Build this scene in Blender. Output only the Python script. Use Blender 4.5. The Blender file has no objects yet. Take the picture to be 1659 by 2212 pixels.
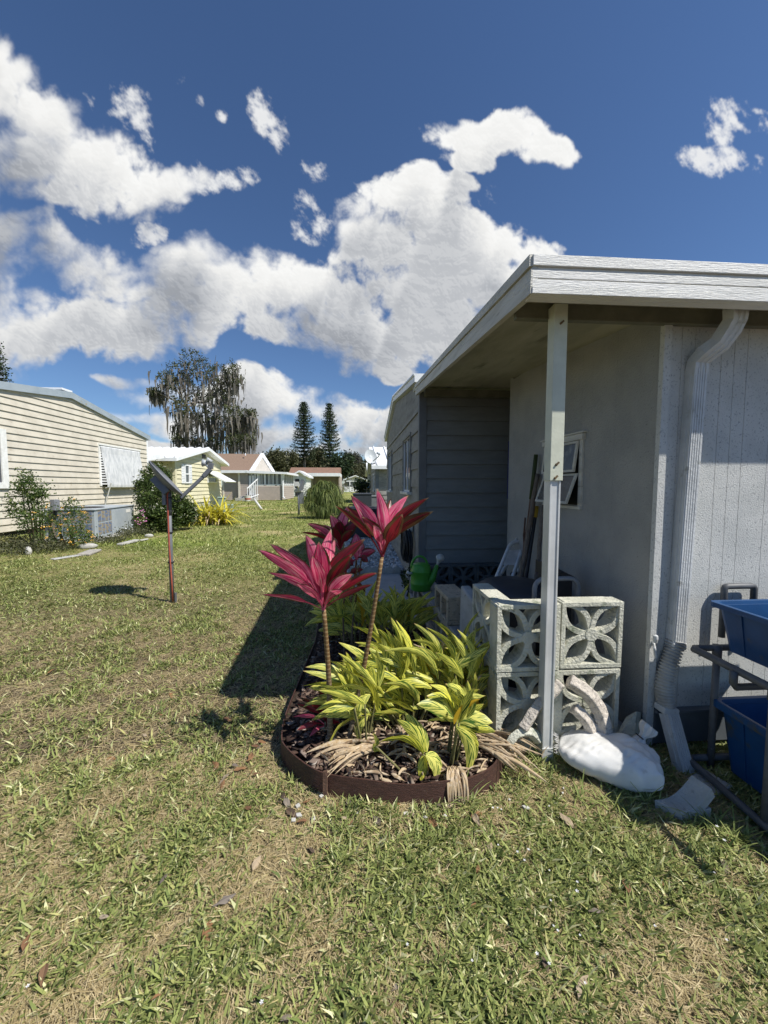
import bpy, math, random
import numpy as np
from mathutils import Vector, Matrix, noise as mnoise
random.seed(7); NR = np.random.default_rng(11)
R = math.radians
SC = bpy.context.scene
COL = SC.collection
# ------------------------------------------------------------------ camera
FOC, CX, CY, EYE = 830.0, 829.5, 1106.0, 1.2
PITCH, YAW = R(3.86), R(4.1)
cam = bpy.data.cameras.new('camera'); camo = bpy.data.objects.new('camera', cam); COL.objects.link(camo)
camo.location = (0, 0, EYE); camo.rotation_euler = (R(90) - PITCH, 0, -YAW)
cam.sensor_fit = 'VERTICAL'; cam.sensor_height = 24; cam.lens = 24 * FOC / 2212
cam.clip_start = 0.05; cam.clip_end = 2000
SC.camera = camo
_F0 = Vector((math.sin(YAW), math.cos(YAW), 0)); _R = Vector((math.cos(YAW), -math.sin(YAW), 0))
_F = _F0 * math.cos(PITCH) - Vector((0, 0, 1)) * math.sin(PITCH)
_U = _F0 * math.sin(PITCH) + Vector((0, 0, 1)) * math.cos(PITCH)
def ray(x, y): return _F + _R * ((x - CX) / FOC) - _U * ((y - CY) / FOC)
def P(x, y, Y):
    d = ray(x, y); return Vector((0, 0, EYE)) + d * (Y / d.y)
def PX(x, y, X):
    d = ray(x, y); return Vector((0, 0, EYE)) + d * (X / d.x)
def G(x, y, z=0.0):
    d = ray(x, y); return Vector((0, 0, EYE)) + d * ((z - EYE) / d.z)
# ------------------------------------------------------------------ light
SUNV = Vector((.71, -.405, 1.0)).normalized()
sun = bpy.data.lights.new('sun', 'SUN'); suno = bpy.data.objects.new('sun', sun); COL.objects.link(suno)
sun.energy = 5.0; sun.angle = R(.53); sun.color = (1, .955, .88)
suno.rotation_euler = (-SUNV).to_track_quat('-Z', 'Y').to_euler(); suno.location = SUNV * 30
SC.view_settings.view_transform = 'Standard'; SC.view_settings.look = 'None'
SC.view_settings.exposure = 0.3; SC.view_settings.gamma = 1
SC.cycles.max_bounces = 8; SC.cycles.transparent_max_bounces = 8
# ------------------------------------------------------------------ node helper
class NT:
    def __init__(s, tree): s.t = tree; s.n = tree.nodes; s.l = tree.links
    def new(s, typ, **kw):
        n = s.n.new(typ)
        for k, v in kw.items(): setattr(n, k, v)
        return n
    def link(s, a, b): s.l.new(a, b)
    def setin(s, n, i, v):
        if hasattr(v, 'is_output') or isinstance(v, bpy.types.NodeSocket): s.link(v, n.inputs[i])
        else: n.inputs[i].default_value = v
    def math(s, op, a, b=None, c=None, clamp=False):
        n = s.new('ShaderNodeMath', operation=op); n.use_clamp = clamp
        s.setin(n, 0, a)
        if b is not None: s.setin(n, 1, b)
        if c is not None: s.setin(n, 2, c)
        return n.outputs[0]
    def vmath(s, op, a, b=None, out=0):
        n = s.new('ShaderNodeVectorMath', operation=op)
        s.setin(n, 0, a)
        if b is not None: s.setin(n, 1, b)
        return n.outputs[out]
    def noise(s, vec, scale, detail=4, rough=.55, dist=0.0, out=0):
        n = s.new('ShaderNodeTexNoise'); 
        if vec is not None: s.link(vec, n.inputs['Vector'])
        n.inputs['Scale'].default_value = scale; n.inputs['Detail'].default_value = detail
        n.inputs['Roughness'].default_value = rough; n.inputs['Distortion'].default_value = dist
        return n.outputs[out]
    def mapr(s, v, a, b, c=0.0, d=1.0, smooth=True):
        n = s.new('ShaderNodeMapRange'); n.interpolation_type = 'SMOOTHSTEP' if smooth else 'LINEAR'
        s.setin(n, 0, v); s.setin(n, 1, a); s.setin(n, 2, b); s.setin(n, 3, c); s.setin(n, 4, d)
        return n.outputs[0]
    def mix(s, f, a, b):
        n = s.new('ShaderNodeMix', data_type='RGBA'); 
        s.setin(n, 0, f)
        for i, v in ((6, a), (7, b)):
            if isinstance(v, (tuple, list)): n.inputs[i].default_value = (v[0], v[1], v[2], 1)
            else: s.link(v, n.inputs[i])
        return n.outputs[2]
    def attr(s, name): 
        n = s.new('ShaderNodeAttribute'); n.attribute_name = name; return n.outputs['Fac']
# ------------------------------------------------------------------ sky with clouds (a function of direction only)
W = bpy.data.worlds.new('World'); W.cycles.sampling_method = 'MANUAL'; W.cycles.sample_map_resolution = 512; SC.world = W; W.use_nodes = True
w = NT(W.node_tree); w.n.clear()
sky = w.new('ShaderNodeTexSky'); sky.sky_type = 'NISHITA'; sky.sun_disc = False
sky.sun_elevation = math.asin(SUNV.z); sky.sun_rotation = math.atan2(SUNV.x, SUNV.y)
sky.altitude = 0; sky.air_density = 1.0; sky.dust_density = .15; sky.ozone_density = 2.2
tc = w.new('ShaderNodeTexCoord').outputs['Generated']
sep = w.new('ShaderNodeSeparateXYZ'); w.link(tc, sep.inputs[0])
CL = [(15,120,24,34),(20,200,55,50),(90,255,70,48),(50,330,110,60),(160,350,110,52),(250,395,110,38),(330,390,90,35),(400,375,50,28),(130,420,110,28),(300,440,70,24),
 (40,500,90,45),(130,540,110,45),(220,590,110,45),(330,470,30,16),(370,560,55,24),(440,590,110,50),(350,640,100,45),(560,620,120,60),(660,650,110,60),(480,660,120,50),(600,700,110,40),
 (40,650,90,45),(60,720,110,50),(230,690,100,45),(290,740,90,42),(180,735,90,30),(430,728,46,34),
 (820,425,70,42),(900,410,60,36),(900,470,90,60),(790,480,70,55),(980,520,110,70),(860,540,110,60),(1080,530,80,45),(1160,545,50,36),(1000,610,140,70),(880,640,120,60),(1090,620,90,55),(790,690,90,60),
 (700,700,110,42),(950,700,130,55),(850,750,110,36),(1000,760,90,50),(870,800,40,22),
 (965,290,52,28),(1040,295,80,34),(1110,290,60,36),(1160,325,50,30),(1020,345,50,24),(1005,395,30,16),(975,425,36,20),
 (270,820,50,11),(330,845,60,24),(420,905,120,22),(300,895,60,14),(560,830,60,22),(640,860,100,28),(540,875,120,30),(700,890,120,28),(790,920,80,20),(600,950,200,16),(330,950,140,10),(900,960,300,40),(440,985,300,10),(760,985,300,14),
 (-180,300,160,200),(-150,620,200,180),(-400,900,400,100)]
WI = [(585,262,30,46),(570,215,16,20),(668,370,32,26),(640,450,22,26),(660,495,40,32),(1590,250,50,26),(1560,285,36,22),(1612,275,34,18),(1560,350,62,28),(1545,372,40,18),(1648,330,18,16),(390,160,14,18),(437,208,9,14),(480,245,12,14),(1640,236,26,7),(340,505,34,26),(225,215,34,44),(470,390,60,26),(420,365,30,24),(280,270,40,60),(200,450,60,30),(1040,410,34,22)]
# ------------------------------------------------------------------ cloud layer, computed here with numpy (azimuth x elevation)
def lattice(u, v, sc, seed):
    r = np.random.default_rng(seed); N = 256; g = r.uniform(0, 6.28318, (N, N)).astype(np.float32); gx, gy = np.cos(g), np.sin(g)
    x, y = u * sc, v * sc; xi, yi = np.floor(x).astype(np.int32), np.floor(y).astype(np.int32); fx, fy = (x - xi).astype(np.float32), (y - yi).astype(np.float32)
    sx, sy = fx * fx * fx * (fx * (fx * 6 - 15) + 10), fy * fy * fy * (fy * (fy * 6 - 15) + 10)
    def d(i, j): a, b = (xi + i) % N, (yi + j) % N; return gx[a, b] * (fx - i) + gy[a, b] * (fy - j)
    a = d(0, 0) * (1 - sx) + d(1, 0) * sx; b = d(0, 1) * (1 - sx) + d(1, 1) * sx
    return (a * (1 - sy) + b * sy) * 1.5
def fbm(u, v, sc, n, seed, gain=.5, bil=False):
    o = 0; a = 1
    for k in range(n):
        q = lattice(u + k * 3.17, v + k * 1.7, sc * 2.03 ** k, seed + k); o = o + a * ((np.abs(q) * 2 - .5) if bil else q); a *= gain
    return o
def make_clouds(NX, NY):
    az = np.radians(np.linspace(-78, 78, NX, dtype=np.float32))[None, :]; el = np.radians(np.linspace(-2, 66, NY, dtype=np.float32))[:, None]
    U = np.tan(az) + 0 * el; V = np.tan(el) / np.cos(az)
    w1, w2 = fbm(U, V, 3.5, 4, 10), fbm(U + 9, V, 3.5, 4, 20)
    Uw, Vw = U + .034 * w1, V + .028 * w2
    def field(lst, p=8.0):
        s = np.zeros_like(U)
        for x, y, rx, ry in lst:
            d = ray(x, y); u0, v0 = d.x / d.y, d.z / d.y; a = ray(x + rx, y); b = ray(x, y - ry); ru, rv_ = abs(a.x / a.y - u0), abs(b.z / b.y - v0)
            q = 1 - .5 * (((Uw - u0) / ru) ** 2 + ((Vw - v0) / rv_) ** 2); s += np.exp(p * np.maximum(q, -1.5))
        return np.log(s + 1e-6) / p
    F = field(CL); F = np.maximum(F, -1.5)
    n1 = fbm(U, V, 6.0, 7, 31, .55); bl = fbm(Uw, Vw, 9.0, 6, 51, .52, True); lo = fbm(U, V * 1.6, 2.6, 3, 71)
    D = F - .12 + .50 * n1 + .34 * bl + .15 * fbm(U, V, 22, 6, 131, .55)
    Fw = field(WI, 10.0); nw = fbm(U + .5 * V, V * .8, 11, 8, 91, .62)
    Dw = np.maximum(Fw, -1.5) - .42 + 1.05 * nw
    sm = lambda x, a, b: (lambda t: t * t * (3 - 2 * t))(np.clip((x - a) / (b - a), 0, 1))
    soft = .52 + .85 * sm(lo - .7 * U, -.2, .9)
    A = sm(D, -.04, soft); A = np.maximum(A, .85 * sm(Dw + .25 * fbm(U, V, 40, 4, 171, .6), .0, 1.25))
    # light from above: how much cloud stands above each point
    T = np.clip(D, 0, 1.0) ; dv = (68 / NY); acc = np.zeros_like(T); n = 14
    for k in range(1, n + 1):
        sh = int(k * .75 / dv); S = np.zeros_like(T); S[:-sh or None] = T[sh:]; S = np.roll(S, -int(sh * .35), 1); acc += S * (1 - k / (n + 1))
    acc /= n * .5
    occ = sm(acc, .10, .75)
    rl = fbm(U, V, 6.0, 3, 31, .5) * .5 + fbm(U + .02 * w2, V + .02 * w1, 13.0, 4, 151, .5, True) * .30; gy_, gx_ = np.gradient(rl); rel = (-gy_ * .9 - gx_ * .5) * NX / 2048 * 3.6; rel = .042 * np.tanh(rel / .042)
    br = 1.06 - .46 * occ * (.75 + .4 * sm(lo, -.3, .3)) - .05 * sm(D, .3, 1.0) + rel * (.4 + .6 * occ)
    br = np.clip(br, .42, 1.06)
    t = np.clip((br - .45) / .5, 0, 1)
    C = np.stack([br * (.86 + .14 * t), br * (.91 + .09 * t), br * (1.0 - .015 * t), np.clip(A, 0, 1)], 2).astype(np.float32)
    return C

_C = make_clouds(2560, 1200)
img = bpy.data.images.new('cloud_layer', _C.shape[1], _C.shape[0], alpha=True, float_buffer=True); img.colorspace_settings.name = 'Non-Color'; img.alpha_mode = 'CHANNEL_PACKED'
img.pixels.foreach_set(_C.ravel()); img.update()
elv = w.math('ARCSINE', sep.outputs[2]); azm = w.math('ARCTAN2', sep.outputs[0], sep.outputs[1])
cmb = w.new('ShaderNodeCombineXYZ'); w.link(w.math('MULTIPLY_ADD', azm, 1 / R(156), .5), cmb.inputs[0]); w.link(w.math('MULTIPLY_ADD', elv, 1 / R(68), 2 / 68), cmb.inputs[1])
it = w.new('ShaderNodeTexImage'); it.image = img; it.extension = 'CLIP'; it.interpolation = 'Cubic'; w.link(cmb.outputs[0], it.inputs[0])
alpha = it.outputs['Alpha']
CLOUD_GAIN = 11.8
cg = w.vmath('SCALE', it.outputs['Color']); cg.node.inputs[3].default_value = CLOUD_GAIN
skyc = w.vmath('MULTIPLY', sky.outputs[0], (.90, 1.10, 1.37))
fin = w.mix(alpha, skyc, cg)
bg = w.new('ShaderNodeBackground'); bg.inputs[1].default_value = .062; w.link(fin, bg.inputs[0])
ow = w.new('ShaderNodeOutputWorld'); w.link(bg.outputs[0], ow.inputs[0])
# ------------------------------------------------------------------ materials
M = {}
def pm(name, c1, c2=None, scale=8.0, rough=.7, bump=0.0, bscale=60.0, detail=5, stretch=(1, 1, 1), metal=0.0, c3=None, s3=40.0, f3=(.58, .72), trans=0.0, spec=.4, lo=.35, hi=.65):
    m = bpy.data.materials.new(name); m.use_nodes = True; t = NT(m.node_tree); t.n.clear()
    pos = t.new('ShaderNodeNewGeometry').outputs['Position']
    mp = t.vmath('MULTIPLY', pos, stretch)
    col = None
    if c2 is not None:
        col = t.mix(t.mapr(t.noise(mp, scale, detail, .6), lo, hi), c1, c2)
    if c3 is not None:
        col = t.mix(t.mapr(t.noise(mp, s3, 4, .6), *f3), col if col is not None else c1, c3)
    b = t.new('ShaderNodeBsdfPrincipled'); b.inputs['Roughness'].default_value = rough; b.inputs['Metallic'].default_value = metal
    b.inputs['Specular IOR Level'].default_value = spec
    if col is None: b.inputs['Base Color'].default_value = (*c1, 1)
    else: t.link(col, b.inputs['Base Color'])
    if bump > 0:
        bp = t.new('ShaderNodeBump'); bp.inputs['Strength'].default_value = bump; bp.inputs['Distance'].default_value = .01
        t.link(t.noise(mp, bscale, 4, .6), bp.inputs['Height']); t.link(bp.outputs[0], b.inputs['Normal'])
    o = t.new('ShaderNodeOutputMaterial'); t.link(b.outputs[0], o.inputs[0])
    M[name] = m; return m
def leafmat(name, fn, rough=.45, trans=.35, spec=.4):
    "fn(t, u, v, rnd) -> colour socket; thin leaf: diffuse + translucent"
    m = bpy.data.materials.new(name); m.use_nodes = True; t = NT(m.node_tree); t.n.clear()
    col = fn(t, t.attr('lu'), t.attr('lv'), t.attr('rnd'))
    b = t.new('ShaderNodeBsdfPrincipled'); b.inputs['Roughness'].default_value = rough; b.inputs['Specular IOR Level'].default_value = spec
    t.link(col, b.inputs['Base Color'])
    tr = t.new('ShaderNodeBsdfTranslucent'); t.link(col, tr.inputs[0])
    mx = t.new('ShaderNodeMixShader'); mx.inputs[0].default_value = trans
    t.link(b.outputs[0], mx.inputs[1]); t.link(tr.outputs[0], mx.inputs[2])
    o = t.new('ShaderNodeOutputMaterial'); t.link(mx.outputs[0], o.inputs[0]); M[name] = m; return m
# ------------------------------------------------------------------ objects
def tag(o, label=None, cat=None, group=None, kind=None):
    if label: o['label'] = label
    if cat: o['category'] = cat
    if group: o['group'] = group
    if kind: o['kind'] = kind
    return o
def thing(name, label, cat, loc=(0, 0, 0), group=None):
    o = bpy.data.objects.new(name, None); COL.objects.link(o); o.location = loc; o.empty_display_size = .1
    return tag(o, label, cat, group)
def top(o):
    while o.parent: o = o.parent
    return o
class MB:
    def __init__(s): s.v = []; s.f = []; s.a = {}; s.hasA = False
    def add(s, vs, fs, lu=None, lv=None, rnd=None):
        n = len(s.v); s.v.extend([tuple(p) for p in vs]); s.f.extend([tuple(i + n for i in f) for f in fs])
        if lu is not None or rnd is not None or s.hasA:
            s.hasA = True
            for k, arr in (('lu', lu), ('lv', lv), ('rnd', rnd)):
                L = s.a.setdefault(k, [])
                L.extend([0.0] * (n - len(L)))
                if arr is None: L.extend([0.0] * len(vs))
                elif isinstance(arr, (int, float)): L.extend([arr] * len(vs))
                else: L.extend(arr)
        return s
    def hexa(s, p):   # 4 bottom ccw, 4 top ccw
        return s.add(p, [(3, 2, 1, 0), (4, 5, 6, 7), (0, 1, 5, 4), (1, 2, 6, 5), (2, 3, 7, 6), (3, 0, 4, 7)])
    def box(s, x0, x1, y0, y1, z0, z1):
        return s.hexa([(x0, y0, z0), (x1, y0, z0), (x1, y1, z0), (x0, y1, z0), (x0, y0, z1), (x1, y0, z1), (x1, y1, z1), (x0, y1, z1)])
    def obox(s, c, ax, ay, az, hx, hy, hz):  # oriented box
        c = Vector(c); ax, ay, az = Vector(ax).normalized(), Vector(ay).normalized(), Vector(az).normalized()
        return s.hexa([c + ax * i * hx + ay * j * hy + az * k * hz for k in (-1, 1) for i, j in ((-1, -1), (1, -1), (1, 1), (-1, 1))])
    def bar(s, p, q, wd, th, up=(0, 0, 1)):
        p, q = Vector(p), Vector(q); d = (q - p); L = d.length; d.normalize()
        sd = d.cross(Vector(up)); 
        if sd.length < 1e-4: sd = d.cross(Vector((1, 0, 0)))
        sd.normalize(); u = sd.cross(d)
        return s.obox((p + q) / 2, sd, d, u, wd / 2, L / 2, th / 2)
    def tube(s, pts, rad, n=10, cap=True, flat=1.0):
        pts = [Vector(p) for p in pts]; m = len(pts)
        if isinstance(rad, (int, float)): rad = [rad] * m
        t0 = (pts[1] - pts[0]).normalized(); r = t0.cross(Vector((0, 0, 1)))
        if r.length < .05: r = t0.cross(Vector((1, 0, 0)))
        r.normalize(); vs = []
        for i in range(m):
            t = (pts[min(i + 1, m - 1)] - pts[max(i - 1, 0)]).normalized()
            r = (r - t * r.dot(t)); r.normalize(); u = t.cross(r)
            for k in range(n):
                a = 2 * math.pi * k / n
                vs.append(pts[i] + (r * math.cos(a) + u * math.sin(a) * flat) * rad[i])
        fs = [(i * n + k, i * n + (k + 1) % n, (i + 1) * n + (k + 1) % n, (i + 1) * n + k) for i in range(m - 1) for k in range(n)]
        if cap: fs += [tuple(range(n))[::-1], tuple((m - 1) * n + k for k in range(n))]
        return s.add(vs, fs)
    def lathe(s, c, prof, n=32, sx=1.0, sy=1.0):
        vs = [(c[0] + r * sx * math.cos(2 * math.pi * k / n), c[1] + r * sy * math.sin(2 * math.pi * k / n), c[2] + z) for r, z in prof for k in range(n)]
        fs = [(i * n + k, i * n + (k + 1) % n, (i + 1) * n + (k + 1) % n, (i + 1) * n + k) for i in range(len(prof) - 1) for k in range(n)]
        return s.add(vs, fs)
    def prism(s, poly, o, ax, ay, az, d):  # 2D polygon in plane ax/ay at origin o, extruded d along az
        o, ax, ay, az = Vector(o), Vector(ax), Vector(ay), Vector(az); n = len(poly)
        vs = [o + ax * a + ay * b for a, b in poly] + [o + ax * a + ay * b + az * d for a, b in poly]
        return s.add(vs, [tuple(range(n))[::-1], tuple(range(n, 2 * n))] + [(i, (i + 1) % n, n + (i + 1) % n, n + i) for i in range(n)])
    def leaf(s, base, d, L, wd, droop=.5, fold=.25, up=None, n=7, rnd=0.0, shape=0, ripple=0.0, roll=0.0):
        base, d = Vector(base), Vector(d).normalized(); up = Vector(up or (0, 0, 1))
        pts = [base]; dirs = [d.copy()]; cur = d.copy()
        for i in range(n):
            cur = (cur + Vector((0, 0, -droop / n))).normalized(); pts.append(pts[-1] + cur * L / n); dirs.append(cur.copy())
        vs = []; lu = []; lv = []; ph = random.uniform(0, 6)
        for i, (p, t) in enumerate(zip(pts, dirs)):
            x = i / n; sd = t.cross(up)
            if sd.length < .05: sd = t.cross(Vector((1, 0, 0)))
            sd.normalize(); nn = sd.cross(t); c, sn = math.cos(roll), math.sin(roll)
            sd, nn = sd * c + nn * sn, nn * c - sd * sn
            if shape == 0: wv = math.sin(math.pi * min(1, x ** .75)) ** .8 * wd / 2      # lanceolate
            elif shape == 1: wv = (.10 + .9 * math.sin(math.pi * max(0, (x - .22) / .78)) ** .8 if x > .22 else .12) * wd / 2  # petiole then blade
            else: wv = (1 - x ** 2.2) * wd / 2                 # strap
            if i == n: wv = wd * .015
            rp = ripple * wd * math.sin(ph + x * 14)
            for k, u in enumerate((-1, -.5, 0, .5, 1)):
                vs.append(p + sd * wv * u + nn * (abs(u) * wv * fold + (rp * abs(u) if k % 4 == 0 else 0) * (1 if u > 0 else -1)))
                lu.append((u + 1) / 2); lv.append(x)
        fs = [(i * 5 + k, i * 5 + k + 1, i * 5 + k + 6, i * 5 + k + 5) for i in range(n) for k in range(4)]
        return s.add(vs, fs, lu, lv, rnd)
    def build(s, name, mat, parent=None, loc=None, smooth=False, bevel=0.0, seg=2):
        me = bpy.data.meshes.new(name)
        org = Vector(top(parent).location) if parent else Vector(loc or (0, 0, 0))
        me.from_pydata([(p[0] - org.x, p[1] - org.y, p[2] - org.z) for p in s.v], [], s.f)
        if s.hasA:
            for k, L in s.a.items():
                L = L + [0.0] * (len(s.v) - len(L))
                at = me.attributes.new(k, 'FLOAT', 'POINT'); at.data.foreach_set('value', L)
        for mm in (mat if isinstance(mat, (list, tuple)) else [mat]): me.materials.append(M[mm] if isinstance(mm, str) else mm)
        if smooth: me.polygons.foreach_set('use_smooth', [True] * len(me.polygons))
        me.update()
        o = bpy.data.objects.new(name, me); COL.objects.link(o)
        if parent: o.parent = parent
        else: o.location = org
        if bevel > 0:
            b = o.modifiers.new('b', 'BEVEL'); b.width = bevel; b.segments = seg; b.limit_method = 'ANGLE'; b.angle_limit = R(40)
        return o
def part(name, mat, parent, fn, **kw):
    m = MB(); fn(m); return m.build(name, mat, parent, **kw)
def copy_tree(o, parent=None):
    c = o.copy(); COL.objects.link(c); c.parent = parent
    for ch in list(o.children): copy_tree(ch, c)
    return c
def rv(a, b): return random.uniform(a, b)
def jit(v, s): return Vector(v) + Vector((rv(-s, s), rv(-s, s), rv(-s, s)))
# ================================================================== MATERIALS
pm('beige_siding', (.60, .555, .46), (.52, .48, .395), 3, .55, .15, 90, c3=(.42, .37, .29), s3=6, f3=(.6, .8))
pm('yellow_siding', (.66, .62, .43), (.60, .56, .39), 3, .55)
pm('tan_siding', (.42, .36, .31), (.37, .32, .28), 3, .6)
pm('tan_light', (.50, .46, .41), (.44, .41, .36), 3)
pm('cream_siding', (.66, .62, .53), (.6, .56, .48), 2, .6)
pm('white_paint', (.78, .78, .75), (.68, .68, .64), 9, .45, .12, 60, c3=(.40, .40, .36), s3=22, f3=(.66, .78))
pm('awning_metal', (.60, .61, .61), (.44, .46, .47), 12, .4, stretch=(1, 1, .3))
pm('white_metal', (.82, .83, .84), (.72, .74, .76), 4, .35)
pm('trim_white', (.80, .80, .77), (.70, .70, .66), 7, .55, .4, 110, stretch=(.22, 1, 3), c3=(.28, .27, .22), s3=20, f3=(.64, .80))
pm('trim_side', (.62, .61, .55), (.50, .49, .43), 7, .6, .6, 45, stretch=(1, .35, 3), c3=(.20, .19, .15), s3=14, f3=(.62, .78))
pm('beam_green', (.20, .20, .15), (.15, .15, .11), 9, .7, .1)
pm('ceiling', (.50, .48, .37), (.36, .345, .25), 2.2, .75, .25, 30, stretch=(2.4, .6, 1), c3=(.20, .20, .14), s3=3, f3=(.55, .75))
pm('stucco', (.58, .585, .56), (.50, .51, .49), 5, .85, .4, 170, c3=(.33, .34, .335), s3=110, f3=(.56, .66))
pm('stucco_shade', (.38, .38, .36), (.32, .325, .31), 4, .85, .9, 120, c3=(.22, .23, .22), s3=95, f3=(.64, .72))  # same paint as stucco, with the side wall's shade put into the colour
pm('skirt_gray', (.12, .14, .155), (.10, .115, .13), 5, .6, .1)
pm('siding_gray', (.215, .235, .24), (.185, .20, .205), 4, .55, .12, 90, stretch=(1, 1, 4))
pm('siding_side', (.30, .295, .27), (.22, .215, .195), 6, .7, .5, 50, stretch=(1, .5, 2), c3=(.12, .12, .115), s3=9, f3=(.58, .75))
pm('corner_gray', (.17, .185, .19), (.14, .15, .16), 6, .6, .1)
pm('roof_edge_gray', (.33, .38, .42), (.28, .33, .37), 3, .45, c3=(.30, .28, .20), s3=5, f3=(.62, .75))
pm('shingle_brown', (.26, .18, .13), (.19, .13, .095), 22, .9, .4, 60, c3=(.30, .22, .17), s3=60)
pm('rust_roof', (.25, .14, .10), (.19, .12, .085), 3, .9)
pm('dark_void', (.012, .012, .013))
pm('screen_gray', (.10, .11, .115), (.14, .15, .155), 2, .35, lo=.4, hi=.5)
pm('aluminium', (.74, .74, .73), (.58, .585, .58), 14, .40, .05, metal=.25)
pm('post_metal', (.66, .67, .66), (.58, .59, .58), 10, .42, .06, 80, metal=.25, c3=(.40, .40, .38), s3=25, f3=(.68, .8))
pm('post_paint', (.62, .64, .52), (.55, .57, .46), 10, .55, .1, 70)
pm('screw_rust', (.10, .07, .04), (.18, .12, .06), 60, .8)
pm('downspout', (.60, .615, .615), (.50, .515, .515), 8, .45, .35, 70, c3=(.30, .30, .27), s3=18, f3=(.60, .75))
pm('flex_hose', (.40, .40, .385), (.30, .30, .285), 14, .6, .1, c3=(.25, .24, .21), s3=20)
pm('black_stain', (.03, .03, .028), (.08, .08, .07), 20, .9)
pm('concrete', (.46, .46, .44), (.36, .36, .34), 9, .9, .5, 90, c3=(.24, .24, .22), s3=30, f3=(.62, .75))
pm('path_concrete', (.46, .45, .43), (.38, .375, .36), 5, .9, .3, 70, c3=(.22, .23, .22), s3=14, f3=(.60, .75))
pm('cmu', (.56, .47, .33), (.44, .38, .28), 12, .95, 1.0, 70, c3=(.20, .18, .15), s3=40, f3=(.55, .7))
pm('cmu_gray', (.42, .395, .35), (.32, .30, .27), 10, .95, .8, 70, c3=(.16, .15, .14), s3=40, f3=(.58, .7))
pm('breeze', (.62, .61, .51), (.48, .48, .39), 10, .92, 1.0, 85, c3=(.22, .25, .17), s3=13, f3=(.57, .72))
pm('breeze_gray', (.13, .15, .16), (.10, .115, .12), 10, .9, .4, 85)
pm('rubble_light', (.62, .56, .48), (.48, .43, .37), 40, .95, 1.0, 60, c3=(.30, .27, .23), s3=90, f3=(.55, .65))
pm('glass', (.05, .055, .06), (.09, .10, .11), 3, .08, spec=.8)
pm('glass_dirty', (.045, .048, .045), (.20, .21, .20), 9, .22, spec=.7, lo=.52, hi=.75)
pm('ac_gray', (.40, .44, .46), (.34, .38, .41), 4, .5, .05)
pm('ac_grille', (.14, .18, .27), (.30, .25, .17), 9, .6, stretch=(1, 1, 2.2), lo=.46, hi=.54)
pm('dark_box', (.035, .042, .055), (.03, .036, .046), 3, .6)
pm('black', (.018, .018, .02), (.03, .03, .032), 10, .55)
pm('blue_dark', (.02, .03, .16))
# ================================================================== helpers for buildings
def lap_wall(mb, org, along, nrm, L, z0, ztop, pitch, lip=.012, holes=()):
    """lap siding on a vertical wall: org + along*s; ztop(s) gives the top. holes = (s0, s1, z0, z1)"""
    along, nrm, org = Vector(along), Vector(nrm), Vector(org)
    N = max(1, int(L / .35)); ss = sorted(set([i * L / N for i in range(N + 1)] + [h for q in holes for h in q[:2] if 0 < h < L]))
    z = z0; zm = max(ztop(s) for s in ss); Z = Vector((0, 0, 1))
    while z < zm - .002:
        z1 = z + pitch
        for a, b in zip(ss[:-1], ss[1:]):
            mid = (a + b) / 2
            if any(q[0] - 1e-4 < mid < q[1] + 1e-4 and z > q[2] - pitch * .5 and z1 < q[3] + pitch * .5 for q in holes): continue
            ta, tb = ztop(a), ztop(b)
            za, zb = min(z1, ta), min(z1, tb)
            if za <= z and zb <= z: continue
            za, zb = max(za, z), max(zb, z)
            ia = lip * (1 - (za - z) / pitch); ib = lip * (1 - (zb - z) / pitch)
            p = lambda s, zz, off: org + along * s + Z * (zz - org.z) + nrm * off
            mb.add([p(a, z, 0), p(b, z, 0), p(b, z, lip), p(a, z, lip), p(b, zb, ib), p(a, za, ia)], [(0, 1, 2, 3), (3, 2, 4, 5)])
        z = z1
    # solid backing
def slab_poly(mb, pts, thick_dir, t):
    pts = [Vector(p) for p in pts]; d = Vector(thick_dir) * t; n = len(pts)
    mb.add(pts + [p + d for p in pts], [tuple(range(n))[::-1], tuple(range(n, 2 * n))] + [(i, (i + 1) % n, n + (i + 1) % n, n + i) for i in range(n)])
# ================================================================== THE CARPORT BUILDING ON THE RIGHT
YF = 1.63
wx = lambda Y: 1.343 - .008 * (Y - YF)          # window wall: X as a function of Y
YB = 3.9; YE = 3.24; XC = wx(YF)
shed = thing('carport_building', 'pale gray stucco panel building with a white trimmed carport roof, nearest building on the right', 'building', (XC, YF, 0))
def grooved(mb, org, along, nrm, L, z0, z1, steps, gap=.003, dep=.0035):
    s = 0; i = 0; along, nrm, org = Vector(along), Vector(nrm), Vector(org)
    mb.obox(org + along * L / 2 - nrm * (.03 + dep) + Vector((0, 0, (z0 + z1) / 2)), along, nrm, (0, 0, 1), L / 2, .03, (z1 - z0) / 2)
    while s < L:
        wd = min(steps[i % len(steps)], L - s); i += 1
        if wd > gap * 2:
            mb.obox(org + along * (s + wd / 2) - nrm * (dep * .5) + Vector((0, 0, (z0 + z1) / 2)), along, nrm, (0, 0, 1), wd / 2 - gap / 2, dep * .5 + .0005, (z1 - z0) / 2)
        s += wd
m = MB()
al = Vector((wx(YE) - XC, YE - YF, 0)); LW = al.length; al.normalize(); nl = Vector((-al.y, al.x, 0))
grooved(m, (XC, YF, 0), al, nl, LW, -.1, 2.10, (.30, .20, .10), .0016, .0012)
m.box(wx(YE) + .002, 3.2, YE, YE + .06, 0, 2.2)
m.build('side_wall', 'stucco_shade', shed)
m = MB(); grooved(m, (XC + .02, YF, 0), (1, 0, 0), (0, -1, 0), 3.6, .17, 1.955, (.062, .062, .125), .0022, .0018)
m.box(XC - .012, XC + .022, YF - .015, YF + .01, .0, 1.955)
m.build('front_wall', 'stucco', shed)
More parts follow.
